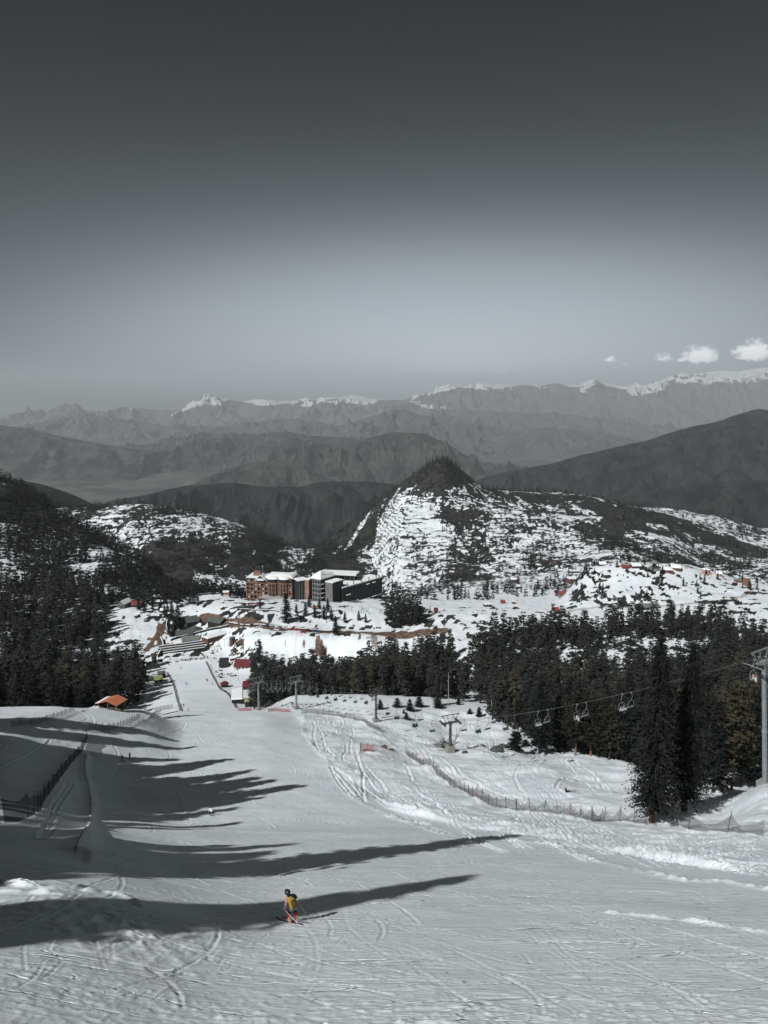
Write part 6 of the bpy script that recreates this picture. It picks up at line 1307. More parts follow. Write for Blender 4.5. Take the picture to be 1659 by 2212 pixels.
def stand():
    P_ = hit(398, 1408, 470); root = empty('terraced_stand', (P_.x, P_.y, P_.z), R(24)); tag(root, 'long dark terraced stand of stepped benches left of the brown building', 'stand')
    for k in range(4):
        m_ = MB(); m_.box(-19 + k, 20 - k, k * 2.2, k * 2.2 + 2.1, -1.5, .9 + k * 1.0); st_ = m_.build('step', [DWALL], root); s = MB(); s.box(-19 + k, 20 - k, k * 2.2 + .9, k * 2.2 + 2.05, .9 + k, .98 + k + .12); s.build('snow_layer', [SNOW], st_)
stand()
def wallrun(name, label, pts, ymin, h, th, m_, snow=.25):
    L_ = ground_line(pts, ymin, 3.0); c = L_[0]; z0 = T(c[0], c[1]); root = empty(name, (c[0], c[1], z0)); tag(root, label, 'wall'); m2 = MB(); s2 = MB()
    for i in range(len(L_) - 1):
        a_ = Vector((*L_[i], T(*L_[i]))); b_2 = Vector((*L_[i+1], T(*L_[i+1]))); d = (b_2 - a_); d.z = 0; n = d.cross(Vector((0, 0, 1))).normalized() * th / 2; o = Vector((c[0], c[1], z0)); up = Vector((0, 0, h)); dn = Vector((0, 0, -1))
        for mb, lo, hi, e in ((m2, dn, up, 1.), (s2, up + Vector((0, 0, .003)), up + Vector((0, 0, snow)), .9)):
            q_ = [a_ - n * e + lo, b_2 - n * e + lo, b_2 + n * e + lo, a_ + n * e + lo, a_ - n * e + hi, b_2 - n * e + hi, b_2 + n * e + hi, a_ + n * e + hi]
            mb.add([v - o for v in q_], [(0, 3, 2, 1), (4, 5, 6, 7), (0, 1, 5, 4), (2, 3, 7, 6), (1, 2, 6, 5), (3, 0, 4, 7)])
    w_ = m2.build('wall', [m_], root); s2.build('snow_cap', [SNOW], w_); return root
wallrun('retaining_wall', 'long dark wall with a snow cap running behind the brown building', ZA((905, 745), (1050, 700), (1280, 640), (1659, 555)), 470, 1.6, .6, DWALL)
wallrun('retaining_wall', 'short dark wall curving down from the brown cutting to the piste', ZA((770, 730), (800, 800), (790, 880), (740, 960)), 440, 2.4, .8, DWALL)
wallrun('retaining_wall', 'pale wall edging the brown cutting', ZA((858, 480), (845, 540), (862, 620)), 470, 1.2, .6, STONE)
wallrun('retaining_wall', 'dark hedge-topped wall across the snow lawn before the hotel', ZH4((90, 458), (250, 465), (410, 476)), 500, .8, .8, TIMB)
wallrun('retaining_wall', 'dark kerb wall along the brown road under the hotel', ZH4((0, 570), (180, 590), (400, 606), (640, 622), (860, 634)), 490, .8, .5, DWALL, .5)
hpx('kiosk', 'black-roofed kiosk behind snowy tables beside the lower piste', 483, 1443, 18, 5, 6, R(6), ymin=430, roof='shed', wall=DWALL, roofm=DWALL, rh=3.2, win=(3, 1))
hpx('lodge', 'white-walled lodge with a dark red roof right of the lower piste', 521, 1447, 31, 7, 9, R(-4), ymin=430, roof='gable', wall=WHW, roofm=RRED, rh=3.4, snow=0, win=(4, 1), doorx=-2.5)
hpx('barn', 'steep barn with a snow-covered roof beside the tall open fir', 549, 1450, 15, 12, 12, R(-35), ymin=430, roof='gable', wall=DWALL, roofm=RGRY, rh=3.5, axis='y', snow=.3, win=(2, 1))
hpx('lift_station', 'large station hut with a dark crimson curved roof among the trees', 537, 1490, 24, 7, 8, R(8), ymin=340, roof='hip', wall=BRD, roofm=RRED, rh=2.6, win=(3, 1), doorx=0)
hpx('container', 'long white-roofed container hut with a dark side above the green-roofed hut', 512, 1520, 22, 9, 16, R(10), ymin=330, roof='flat', wall=DWALL, snow=.5, win=(1, 1))
hpx('cabin', 'small white cabin behind the green-roofed hut', 543, 1507, 16, 6, 4, R(0), ymin=330, roof='flat', wall=WHW, snow=.3, win=(2, 1))
corner_box('hut', 'small hut with an olive green hipped roof and an orange-lit side wall', 530, 1528, 4.8, 3.4, 2.7, 310, R(12), roof='hip', wall=DWALL, leftwall=BR, roofm=RGRN, rh=1.5, over=.5, win=(2, 1), doorx=.9)  # orange left wall, near-black front: sun and shade put into wall colours
hpx('cabin', 'tiny orange box cabin left of the lip near the second slim tower', 586, 1522, 5, 4, 2, R(10), ymin=300, roof='flat', wall=BR, snow=.2, win=(1, 1))
hpx('hut', 'dark boulder-shaped timber hut left of the top of the lower piste', 326, 1446, 16, 9, 6, R(20), ymin=400, roof='hip', wall=TIMB, roofm=DWALL, rh=1.6, win=(1, 1))
hpx('hut', 'green-roofed hut half buried left of the lower piste', 343, 1474, 16, 6, 6, R(25), ymin=330, roof='gable', wall=BRD, roofm=RGRN, rh=1.6, snow=0, win=(1, 1))
hpx('hut', 'small snow-roofed hut left of the lower piste', 350, 1464, 14, 4, 5, R(20), ymin=330, roof='shed', wall=TIMB, roofm=RDK, rh=1.2, win=(1, 1))
# --- pavilion hill and village
pavilion('pavilion', 'open octagonal pavilion with a pointed grey roof on top of the hill', hit(1413, 1229, 560), 4.1, 5.4, 8, RGRY, 2.4, True, snow=False, wall=STONE)
VIL = [('house', 'white-roofed house just right of the hilltop pavilion', 1441, 1238, 25, 6, 7, -.1, 'hip', BRD, RGRY, .6, 560), ('house', 'second white-roofed house behind the one right of the pavilion', 1460, 1233, 20, 6, 7, -.3, 'gable', BRD, RGRY, .6, 560),
 ('house', 'snow-roofed house left of the hilltop pavilion', 1376, 1228, 20, 5, 7, .1, 'gable', TIMB, RGRY, .6, 560), ('tent', 'low red tent left of the white-roofed house on the hill', 1353, 1229, 17, 4, 4, .1, 'gable', RBRT, RBRT, 0, 560), ('shed', 'small orange-red roof at the left end of the hilltop', 1292, 1221, 9, 3, 4, -.4, 'gable', RBRT, RBRT, 0, 560),
 ('shed', 'small white roof beside the orange-red roof on the hilltop', 1303, 1222, 15, 3, 5, .1, 'gable', DWALL, RGRY, .3, 560), ('hut', 'grey leaning hut on the left shoulder of the pavilion hill', 1312, 1250, 13, 8, 5, .3, 'shed', TIMB, RGRY, .2, 560), ('house', 'low white-roofed house on the field left of the pavilion hill', 1243, 1238, 24, 4, 7, 0, 'flat', TIMB, RGRY, .4, 560),
 ('house', 'brown house left of the pavilion hill', 1240, 1258, 22, 7, 8, .1, 'flat', BRD, RRED, .2, 560), ('house', 'bright red-roofed house at the foot of the scrubby slope', 1216, 1288, 17, 5, 8, -.1, 'gable', STONE, RBRT, 0, 560), ('house', 'small grey stone house above the road on the pavilion hill', 1339, 1297, 13, 7, 6, .3, 'shed', STONE, RGRY, .3, 560),
 ('house', 'pink-walled house on the right shoulder of the pavilion hill', 1529, 1241, 13, 9, 6, .2, 'pyramid', cm('pink_wall', (.45, .22, .19)), RGRY, .2, 560), ('house', 'pale pink house right of a dark fir on the hill', 1554, 1246, 12, 6, 6, -.2, 'gable', cm('pink_wall', (.45, .22, .19)), RGRY, .3, 560), ('shed', 'low orange-walled shed near the right edge of the hill', 1598, 1259, 15, 4, 5, 0, 'flat', BR, RGRY, 0, 560),
 ('tower_house', 'tall narrow orange stone house by the bend in the road', 1616, 1266, 9, 17, 5, .1, 'flat', BR, RGRY, .1, 560), ('shed', 'long low grey shed beside the road above the forest', 1402, 1316, 52, 4, 5, .12, 'shed', DWALL, RGRY, 0, 540),
 ('house', 'small grey house among trees on the terraced slope, upper left', 1071, 1249, 12, 6, 8, 0, 'flat', STONE, RGRY, .5, 700), ('house', 'brick house with a grey roof on the terraces below the dark trees', 1110, 1259, 12, 7, 8, .2, 'gable', BRD, RGRY, .1, 700), ('house', 'stone house half hidden under snow on the lower terraces', 1121, 1272, 10, 5, 8, 0, 'flat', TIMB, RGRY, .5, 700),
 ('house', 'brown flat-roofed house high on the terraces', 1201, 1214, 12, 5, 9, 0, 'flat', BRD, RGRY, .4, 700), ('shed', 'red shed beside the bare trees right of the hotel woods', 942, 1324, 7, 5, 4, 0, 'gable', RRED, RRED, 0, 560), ('shed', 'brown building site shed below the terraces', 1055, 1311, 16, 5, 6, .1, 'flat', BRD, RGRY, .2, 560),
 ('shed', 'orange block hut on the lower terraces', 1110, 1305, 6, 5, 4, 0, 'flat', BR, RGRY, .1, 560), ('shed', 'red-roofed roadside stall at the left end of the hill road', 1201, 1322, 12, 4, 5, 0, 'gable', TIMB, RBRT, 0, 540), ('house', 'tiny grey house on the terraces between two snow strips', 976, 1240, 10, 4, 8, 0, 'flat', STONE, RGRY, .3, 700), ('shed', 'small red roof at the edge of the lower terraces', 1088, 1304, 7, 3, 4, .2, 'gable', TIMB, RBRT, 0, 560),
 ('house', 'brown house beside the upper terraces under dark trees', 1164, 1226, 12, 5, 9, 0, 'flat', TIMB, RGRY, .5, 700), ('hut', 'white-roofed hut at the foot of the hill beside the road', 1306, 1256, 9, 4, 5, .1, 'flat', BRD, RGRY, .3, 560)]
for nm, lab, px, v, w, h, d, rz, rf_, wl, rm_, sn, ym in VIL: hpx(nm, lab, px, v, w, h, d, rz, ymin=ym, roof=rf_, wall=wl, roofm=rm_, snow=sn, win=(2, 1), rh=1.6)
# --- billboard frame on the snow, and the orange digger
P_ = hit(712, 1344, 500); root = empty('sign_frame', tuple(P_), R(10)); tag(root, 'dark square picture frame standing on the snow bank above the brown road', 'frame'); m_ = MB(); m_.box(-2.4, -1.9, -.2, .2, -.5, 8); m_.box(1.9, 2.4, -.2, .2, -.5, 8); m_.build('post', [DWALL], root); m_ = MB(); m_.box(-1.9, 1.9, -.18, .18, 7.3, 8); m_.box(-1.9, 1.9, -.18, .18, 3.2, 3.9); m_.build('crossbar', [DWALL], root)
P_ = hit(680, 1316, 560); root = empty('excavator', tuple(P_ + Vector((0, 0, .2))), R(20)); tag(root, 'small bright orange excavator among the firs below the hotel', 'excavator'); OR = cm('digger_orange', (.5, .14, .05), rough=.5)
m_ = MB(); m_.box(-1.6, 1.6, -1.2, 1.2, .9, 2.0); m_.build('body', [OR], root); m_ = MB(); m_.box(-1.3, 0, -1.1, .2, 2.0, 3.4); m_.build('cab', [GLS], root); m_ = MB(); m_.tube([(1.2, 0, 1.8), (2.6, 0, 4.4), (4.2, 0, 3.2), (4.4, 0, 1.2)], .25, 6); m_.build('boom', [OR], root)
for s in (-1, 1): m_ = MB(); m_.prism([(-1.8, .45), (-1.4, 0), (1.4, 0), (1.8, .45), (1.4, .9), (-1.4, .9)], s * 1.2 - .25, s * 1.2 + .25); m_.build('track', [RUBB], root)
# --- cars on the brown road
CARC = [mat('car_paint_%s' % n, c, .3, .05, 1, spec=.6) for n, c in (('white', (.6, .6, .6)), ('black', (.015, .015, .017)), ('silver', (.25, .26, .27)), ('red', (.3, .03, .03)), ('blue', (.03, .05, .12)))]
def car(paint):
    r = empty('parked_car'); b = MB(); b.prism([(-2.1, .35), (2.1, .35), (2.15, .75), (1.2, .95), (-1.9, .98), (-2.15, .8)], -.85, .85); b.prism([(-1.5, 1.42), (.4, 1.42), (.35, 1.48), (-1.45, 1.48)], -.70, .70); b.build('body', [paint], r)
    g_ = MB(); g_.prism([(-1.8, .96), (1.05, .94), (.45, 1.42), (-1.5, 1.42)], -.76, .76); g_.build('window', [GLS], r)
    for sx in (-1.3, 1.3):
        for sy in (-.86, .86): w = MB(); w.tube([(sx, sy - .1, .33), (sx, sy + .1, .33)], .33, 10); w.build('wheel', [RUBB], r)
    for sy in (-.6, .6): w = MB(); w.box(2.10, 2.18, sy - .15, sy + .15, .6, .74); w.build('headlight', [WPAN], r)
    reg(r); return r
CARS = [car(c) for c in CARC]; cu = set(); CN = ('white', 'black', 'silver', 'red', 'blue'); rc = random.Random(9)
for i, (px, v) in enumerate([(508,1345),(520,1349),(533,1350),(546,1352),(575,1353),(590,1356),(604,1357),(618,1358),(632,1360),(643,1362),(664,1363),(684,1365),(470,1338),(484,1340),(560,1356),(597,1361),(655,1367),(930,1324),(952,1332),(1206,1326),(640,1300),(655,1303),(575,1299),(540,1306),(560,1307)]):
    P_ = hit(px, v, 480); k = (i * 2 + (i % 3)) % 5; o = CARS[k] if k not in cu else copy_tree(CARS[k]); cu.add(k); o.location = P_; o.rotation_euler = (0, 0, rc.uniform(-.3, .3) + (0 if i % 2 else math.pi)); tag(o, ('small %s car parked on the brown road below the hotel' if i < 17 else 'small %s car near the village road' if i < 20 else 'small %s car under the hotel canopy') % CN[k], 'car', 'cars on the brown road' if i < 17 else 'cars near the village road' if i < 20 else 'cars by the hotel')
for k in range(5):
    if k not in cu: bpy.data.objects.remove(CARS[k])
# --- lamp posts and small dead trees
def bare_tree(px, v, hp, label, ymin=480, spread=.5, n=7, group=None, cat='tree', stems=1):
    P_ = hit(px, v, ymin); h = hp / F * (P_.y * CP - P_.z * SP); rg = random.Random(int(px)); root = empty('leafless_tree', tuple(P_)); tag(root, label, cat, group); t = MB(); c = MB()
    def grow(mb, p, d, L_, r, dep):
        q_ = p + d * L_; mb.tube([p, q_], r, 4, r2=r * .6, cap=False)
        if dep == 0: return
        for k in range(rg.choice((2, 3, 3))): 
            nd = (d + Vector((rg.gauss(0, spread), rg.gauss(0, spread), rg.gauss(.1, .25)))).normalized(); grow(c, p + d * L_ * rg.uniform(.5, 1), nd, L_ * rg.uniform(.55, .8), r * .55, dep - 1)
    for s in range(stems): grow(t, Vector((rg.uniform(-.4, .4) * (stems > 1), 0, -.2)), Vector((rg.gauss(0, .12 * stems), rg.gauss(0, .1), 1)).normalized(), h * .36, h * .02 + .02, 4)
    t.build('trunk', [TIMB], root); c.build('branches', [TIMB], root); return root
bare_tree(974, 1622, 62, 'leafless bushy tree standing right behind the dark lift tower', 150, .55, stems=5)
for px, v, hp in ((505, 1318, 17), (546, 1310, 20), (540, 1322, 18), (780, 1325, 22), (798, 1328, 24), (760, 1322, 18), (820, 1326, 18), (1288, 1258, 12), (1420, 1250, 12)): bare_tree(px, v, hp, 'small leafless tree on the snow in the hotel grounds' if px < 900 else 'small leafless tree on the pavilion hill', 500, .4, group='leafless trees in the hotel grounds' if px < 900 else 'leafless trees on the pavilion hill')
bare_tree(925, 1330, 34, 'tall leafless tree right of the hotel woods', 540, .3); bare_tree(942, 1325, 26, 'smaller leafless tree beside the red shed', 540, .35)
for px, v in ((1018, 1551), (1300, 1640), (975, 1470 + 80)): pass
def snag(px, v, hp, lab, ymin=200, m_=None, r=.16):
    P_ = hit(px, v, ymin); h = hp / F * (P_.y * CP - P_.z * SP); b = MB(); b.tube([(0, 0, -.5), (.1, 0, h * .5), (-.05, 0, h)], r, 6, r2=.05); b.tube([(0, 0, h * .8), (.5, .2, h * .9)], .05, 4); b.tube([(0, 0, h * .7), (-.6, .1, h * .78)], .05, 4); o = b.build('dead_tree_trunk', [m_ or mat('dead_wood', (.40, .36, .32), .9, .2, 2)]); o.location = P_; tag(o, lab, 'dead tree')
snag(968, 1527, 78, 'bare pale dead trunk rising before the forest above the dark lift tower', 300); snag(1061, 1545, 48, 'thin grey dead trunk at the forest edge', 290)
def lamp(px, v, hp, lab, grp=None):
    P_ = hit(px, v, 400); h = hp / F * (P_.y * CP - P_.z * SP); root = empty('lamp_post', tuple(P_)); tag(root, lab, 'lamp post', grp); b = MB(); b.tube([(0, 0, -.3), (0, 0, h)], .09, 6); b.build('pole', [GALVD], root); b = MB(); b.box(-.5, .5, -.2, .2, h, h + .25); b.build('lamp_head', [GALVD], root)
lamp(485, 1397, 16, 'thin lamp post before the brown building, left of two'); lamp(491, 1397, 18, 'thin lamp post before the brown building, right of two'); lamp(515, 1470, 42, 'dark floodlight mast beside the red-roofed lodge')
# loose boulders and cut logs
def boulder(px, v, s, lab, m_=None, ymin=0):
    P_ = hit(px, v, ymin); b = MB(); b.ball((0, 0, s * .25), s, s * .7, s * .55, 10); rg = random.Random(int(px * 3)); b.v = [(x * (1 + rg.uniform(-.18, .18)), y * (1 + rg.uniform(-.18, .18)), z * (1 + rg.uniform(-.2, .2))) for x, y, z in b.v]; o = b.build('boulder', [m_ or cm('dark_rock', (.06, .062, .062), rough=.95, var=.3)], smooth=False); o.location = P_; tag(o, lab, 'rock')
boulder(*Z3((478, 655))[0], .9, 'small dark snow-capped rock right of the dark lift tower', ymin=100); boulder(*Z3((740, 640))[0], 1.9, 'dark boulder below the bushy fir, left of two', ymin=100); boulder(*Z3((785, 610))[0], 1.5, 'pointed dark boulder just left of the bushy fir', ymin=100); boulder(*Z3((710, 410))[0], .9, 'small dark rock on the open snow between the chairs', ymin=200)
boulder(*Z2((1270, 610))[0], 1.0, 'brownish rock beside the red net corner', BRD); boulder(*Z2((1335, 632))[0], .7, 'small dark rock right of the brownish one', ymin=0)

# clutter around the base station: snow-topped tables, crates and vans
rc2 = random.Random(21)
def crate(px, v, w, d, h, rz, m_, lab, grp, sn=.25):
    P_ = hit(px, v, 400); b = MB(); b.box(-w/2, w/2, -d/2, d/2, -.3, h); o = b.build('crate', [m_]); o.location = P_; o.rotation_euler = (0, 0, rz); s = MB(); s.box(-w/2 + .05, w/2 - .05, -d/2 + .05, d/2 - .05, h + .003, h + sn); s.build('snow_cap', [SNOW], o); tag(o, lab, 'crate', grp)
for i in range(46):
    px, v = rc2.choice([(rc2.uniform(468, 512), rc2.uniform(1444, 1466)), (rc2.uniform(470, 540), rc2.uniform(1425, 1440)), (rc2.uniform(345, 470), rc2.uniform(1384, 1412)), (rc2.uniform(300, 360), rc2.uniform(1322, 1350)), (rc2.uniform(505, 560), rc2.uniform(1400, 1420))])
    crate(px, v, rc2.uniform(1, 3), rc2.uniform(.8, 2), rc2.uniform(.5, 1.6), rc2.uniform(0, 3), rc2.choice([TIMB, DWALL, BRD, STONE]), 'x', 'snow-capped crates around the base huts')
number_row(of_group('snow-capped crates around the base huts'), '%s from the left of the small snow-capped dark crates among the base huts')
number_row(of_group('cars on the brown road'), '%s from the left of the small cars parked on the brown road below the hotel')
number_row(of_group('cars near the village road'), '%s from the left of the small cars near the village road')
number_row(of_group('cars by the hotel'), '%s from the left of the small cars under the hotel canopy')
number_row(of_group('leafless trees in the hotel grounds'), '%s from the left of the small leafless trees on the snow around the hotel')
number_row(of_group('leafless trees on the pavilion hill'), '%s from the left of the small leafless trees on the pavilion hill')
for i, (px, v, hh) in enumerate([(348,1316,22),(356,1332,26),(362,1322,20),(378,1366,34),(366,1372,30),(392,1362,24),(428,1300,14),(418,1292,18),(410,1302,14),(512,1292,12),(522,1294,12),(575,1460,40),(569,1480,44),(560,1496,40),(578,1500,36),(330,1310,24)]):
    plant_px('fir', i, px, v, hh, 'dark fir', 'dark firs among the base huts', wide=1.6, ymin=340 if v > 1440 else 470)
number_row(of_group('dark firs among the base huts'), '%s from the left of the dark firs among the base huts')
# ------------------------------------------------ the hotel on the terrace
def W3(px, v, Y): d = pixdir(px, v); return Vector((d[0] / d[1] * Y, Y, d[2] / d[1] * Y))
YH = 640.; MPX = (YH * CP + 180 * SP) / F          # metres per photo pixel
A0 = W3(533, 1293, YH + 8)
hotel = empty('hotel', tuple(A0), R(-9)); tag(hotel, 'large hotel of orange brick and dark wings under snowy roofs on the terrace', 'hotel')
HI = hotel.matrix_world
bpy.context.view_layer.update(); Minv = hotel.matrix_world.inverted()
def hl(px, v, Y): return Minv @ W3(px, v, Y)
FL = 3.6
def facade(x0, x1, nb, nf, depth, name='wing'):
    b = MB(); b.box(x0, x1, 1.4, depth, -3, nf * FL); w_ = b.build('wall', [BRD], hotel)
    g_ = MB(); bw = (x1 - x0) / nb; rg = random.Random(int(x0))
    for i in range(nb + 1): 
        if rg.random() < .85: g_.box(x0 + i * bw - .45, x0 + i * bw + .45, 0, 1.4, -1, nf * FL - (0 if rg.random() < .6 else FL))
    for j in range(nf + 1):
        x = x0
        while x < x1: 
            e = min(x1, x + bw * rg.choice((1, 2, 3))); g_.box(x + .46, e - .46, .15, 1.4, j * FL - .35, j * FL + (.35 if rg.random() < .55 else 1.05)); x = e
    g_.build('brick_frame', [BR], w_)
    for i in range(nb):
        for j in range(nf):
            cx = x0 + (i + .5) * bw; f = MB(); f.box(cx - bw * .36, cx + bw * .36, 1.28, 1.37, j * FL + .9, j * FL + 3.0); wo = f.build('window', [GLS], w_)
            if rg.random() < .34: p = MB(); p.box(cx - bw * .22, cx + bw * .22, 1.0, 1.25, j * FL + 1.0, j * FL + 2.7); p.build('curtain', [WPAN], wo)
            elif rg.random() < .4: p = MB(); p.box(cx - bw * .3, cx + bw * .3, .35, 1.2, j * FL + 2.75, j * FL + 3.05); p.build('awning', [RGRY], wo)
    return w_
facade(0, 16, 5, 5, 18); facade(16, 40, 8, 5, 18)
def snowcap(pts, z, t, name='roof_snow', bulge=.0, parent=None, apex=None):
    m_ = MB(); n = len(pts); c = sum((Vector((x, y, 0)) for x, y in pts), Vector()) / n
    r0 = [Vector((x, y, z)) for x, y in pts]; r1 = [c + (Vector((x, y, 0)) - c) * .98 + Vector((0, 0, z + t * .7)) for x, y in pts]; r2 = [c + (Vector((x, y, 0)) - c) * .82 + Vector((0, 0, z + t + bulge * .5)) for x, y in pts]; ap = Vector(apex) if apex else c + Vector((0, 0, z + t + bulge))
    m_.add(r0 + r1 + r2 + [ap], [tuple(range(n))[::-1]] + [(i, (i+1)%n, n+(i+1)%n, n+i) for i in range(n)] + [(n+i, n+(i+1)%n, 2*n+(i+1)%n, 2*n+i) for i in range(n)] + [(2*n+i, 2*n+(i+1)%n, 3*n) for i in range(n)])
    return m_.build(name, [SNOW], parent or hotel, smooth=False)
def roofslab(x0, x1, y0, y1, z, t=.5, m_=RGRY): 
    b = MB(); b.box(x0, x1, y0, y1, z, z + t); return b.build('roof', [m_], hotel)
zt = 5 * FL
r_ = roofslab(-.6, 15.6, -.6, 18.4, zt + .02); snowcap([(-.4, .3), (15.4, .3), (15.4, 18), (-.4, 18)], zt + .53, .5, parent=r_)
r_ = roofslab(15.7, 41, 2.0, 18.4, zt + .03); snowcap([(15.8, 2.2), (40.8, 2.2), (40.8, 18), (15.8, 18)], zt + .54, .9, bulge=2.2, parent=r_)
# gabled dormer, rounded bays with domed snow
g_ = MB(); g_.add([(8.4, -1.2, zt - 1.2), (17.6, -1.2, zt - 1.2), (13, -1.2, zt + 3.2), (8.4, 6, zt - 1.2), (17.6, 6, zt - 1.2), (13, 6, zt + 3.2)], [(0, 1, 2), (3, 5, 4), (0, 2, 5, 3), (1, 4, 5, 2), (0, 3, 4, 1)]); gb = g_.build('gable', [DWALL], hotel)
s = MB(); 
for sg in (-1, 1): s.add([(13, -1.6, zt + 3.25), (13 + sg * 5, -1.6, zt - 1.3), (13 + sg * 5, 6.4, zt - 1.3), (13, 6.4, zt + 3.25), (13, -1.6, zt + 3.85), (13 + sg * 5, -1.6, zt - .7), (13 + sg * 5, 6.4, zt - .7), (13, 6.4, zt + 3.85)], [(0, 1, 2, 3), (4, 7, 6, 5), (0, 4, 5, 1), (1, 5, 6, 2), (2, 6, 7, 3)])
s.box(10, 16, -2.1, -1.25, zt - 1.2, zt + .4); s.build('roof_snow', [SNOW], gb)
for cx, rr_ in ((23.5, 4.6), (33.2, 4.3)):
    pts = [(cx + rr_ * math.cos(a_), 1.2 + rr_ * .75 * math.sin(a_)) for a_ in [math.pi + math.pi * i / 10 for i in range(11)]]
    b = MB(); b.slab(pts, -1, zt - .8); by = b.build('bay', [DWALL], hotel)
    e = MB()
    for j in (1, 2, 3, 4): 
        p2 = [(cx + (rr_ + .35) * math.cos(a_), 1.2 + (rr_ + .35) * .75 * math.sin(a_)) for a_ in [math.pi + math.pi * i / 10 for i in range(11)]]; e.slab(p2, j * FL - .2, j * FL + (.25 if j < 4 else .9))
    e.build('balcony_band', [BR], by)
    for i in (1, 3, 5, 7, 9): a_ = math.pi + math.pi * i / 10; m_ = MB(); x, y = cx + (rr_ + .1) * math.cos(a_), 1.2 + (rr_ + .1) * .75 * math.sin(a_); m_.box(x - .35, x + .35, y - .3, y + .3, 0, 4 * FL); m_.build('pier', [BR], by)
    p3 = [(cx + (rr_ + 1.0) * math.cos(a_), 2.2 + (rr_ + 1.0) * .85 * math.sin(a_)) for a_ in [2 * math.pi * i / 18 for i in range(18)]]; snowcap(p3, zt + .2, .9, bulge=1.5, parent=by)
# rooftop box, tank and mast
b = MB(); b.box(4.5, 10.5, 6, 11, zt + 1, zt + 4.6); b.build('stair_head', [BR], hotel); b = MB(); b.box(6.6, 9.6, 7, 10, zt + 4.6, zt + 8.5); b.build('water_tank_frame', [GALVD], hotel) if False else None
b = MB()
for x in (6.6, 9.6):
    for y in (7, 10): b.tube([(x, y, zt + 4.6), (x, y, zt + 8.4)], .12, 4)
b.box(6.5, 9.7, 6.9, 10.1, zt + 8.3, zt + 8.5); b.build('tank_frame', [GALVD], hotel)
b = MB(); b.tube([(12.2, 8, zt), (12.2, 8, zt + 9)], .18, 5); b.ball((12.2, 8, zt + 9), .8, .8, 1.0, 8); b.build('mast', [GALV], hotel)
# curved sheet canopy over the entrance
b = MB(); n = 14
for i in range(n):
    x0, x1 = 14.5 + i * 1.8, 14.5 + (i + 1) * 1.8; f0, f1 = (i / n), (i + 1) / n; q0, q1 = -5.5 - 1.2 * math.sin(math.pi * f0), -5.5 - 1.2 * math.sin(math.pi * f1); z0, z1 = 3.6 - 1.3 * f0, 3.6 - 1.3 * f1
    b.add([(x0, q0, z0 - .9), (x1, q1, z1 - .9), (x1, -.2, z1 + .7), (x0, -.2, z0 + .7), (x0, q0, z0 - .75), (x1, q1, z1 - .75), (x1, -.2, z1 + .85), (x0, -.2, z0 + .85)], [(0, 3, 2, 1), (4, 5, 6, 7), (0, 1, 5, 4), (2, 3, 7, 6)] + ([(3, 0, 4, 7)] if i == 0 else []) + ([(1, 2, 6, 5)] if i == n - 1 else []))
cn = b.build('canopy', [cm('canopy_sheet', (.27, .29, .29), rough=.5, var=.1, scale=2)], hotel)
for i in range(7): m_ = MB(); m_.tube([(15.5 + i * 4, -5.2, -2.4), (15.5 + i * 4, -5.2, 2.2 - i * .18)], .14, 6); m_.build('post', [GALVD], cn)
b = MB(); b.box(-1, 42, -7, 0, -3.4, -1.0); b.build('terrace', [BRD], hotel)
# dark stair tower with pale pipes, striped brick tower
def tilted(name, px0, v0, Y, Lr, Wl, h, ang, mats_, parts=True):
    o = hl(px0, v0, Y); M = Matrix.Translation(o) @ Matrix.Rotation(R(ang) - R(-9), 4, 'Z'); b = MB(); b.box(0, Lr, 0, Wl, -8, h, 0, M); b.box(-.15, -.003, .002, Wl, -7.9, h - .002, 1, M); return b.build(name, mats_, hotel), M, o
st_, M, o = tilted('stair_tower', 645, 1304, YH - 2, 9, 9, 19.2, 30, [DWALL, DWALL])
for k in (0.6, 3.0, 5.2): b = MB(); b.box(k, k + .6, -.35, -.05, -2, 18, 0, M); b.build('pipe', [STONE], st_)
r2 = MB(); r2.box(-.5, 9.5, -.5, 9.5, 19.21, 19.6, 0, M); rr2 = r2.build('roof', [RGRY], hotel); s2 = MB(); s2.box(-.4, 9.4, -.4, 9.4, 19.61, 20.4, 0, M); s2.build('roof_snow', [SNOW], rr2)
st2, M, o = tilted('brick_tower', 668, 1299, YH - 1, 8, 4.4, 18.6, 60, [DWALL, cm('salmon_panel', (.27, .145, .11), rough=.85, var=.15, scale=2)])
for z in (2.2, 4.2, 6.2, 10.4, 12.4, 15): b = MB(); b.box(-.22, -.153, .1, 4.3, z, z + .28, 0, M); b.build('band', [BRD], st2)
b = None; s2 = MB(); s2.box(-.4, 8.3, -.3, 4.6, 18.61, 19.3, 0, M); s2.build('roof_snow', [SNOW], st2)
bb, M, o = tilted('unfinished_block', 693, 1302, YH - 4, 18, 9.5, 20, 54, [DWALL, STONE])  # near-black front, grey left end: shade and sun put into the colours
for j in range(5):
    for i in range(3): b = MB(); b.box(-.35, -.153, .8 + i * 3, 2.6 + i * 3, j * 3.9 + .8, j * 3.9 + 3.0, 0, M); b.build('window', [GLS], bb)
    for i in range(5): b = MB(); b.box(1.2 + i * 3.4, 3.0 + i * 3.4, -.12, -.003, j * 3.9 + .8, j * 3.9 + 2.8, 0, M); b.build('window', [GLS], bb)
    b = MB(); b.box(.5, 4.5 + (j % 2) * 2, -.9, -.003, j * 3.9 - .15, j * 3.9 + .1, 0, M); bo = b.build('balcony', [CONC], bb); b = MB(); b.box(.6, 4.3 + (j % 2) * 2, -.85, -.05, j * 3.9 + .103, j * 3.9 + .4, 0, M); b.build('snow_layer', [SNOW], bo)
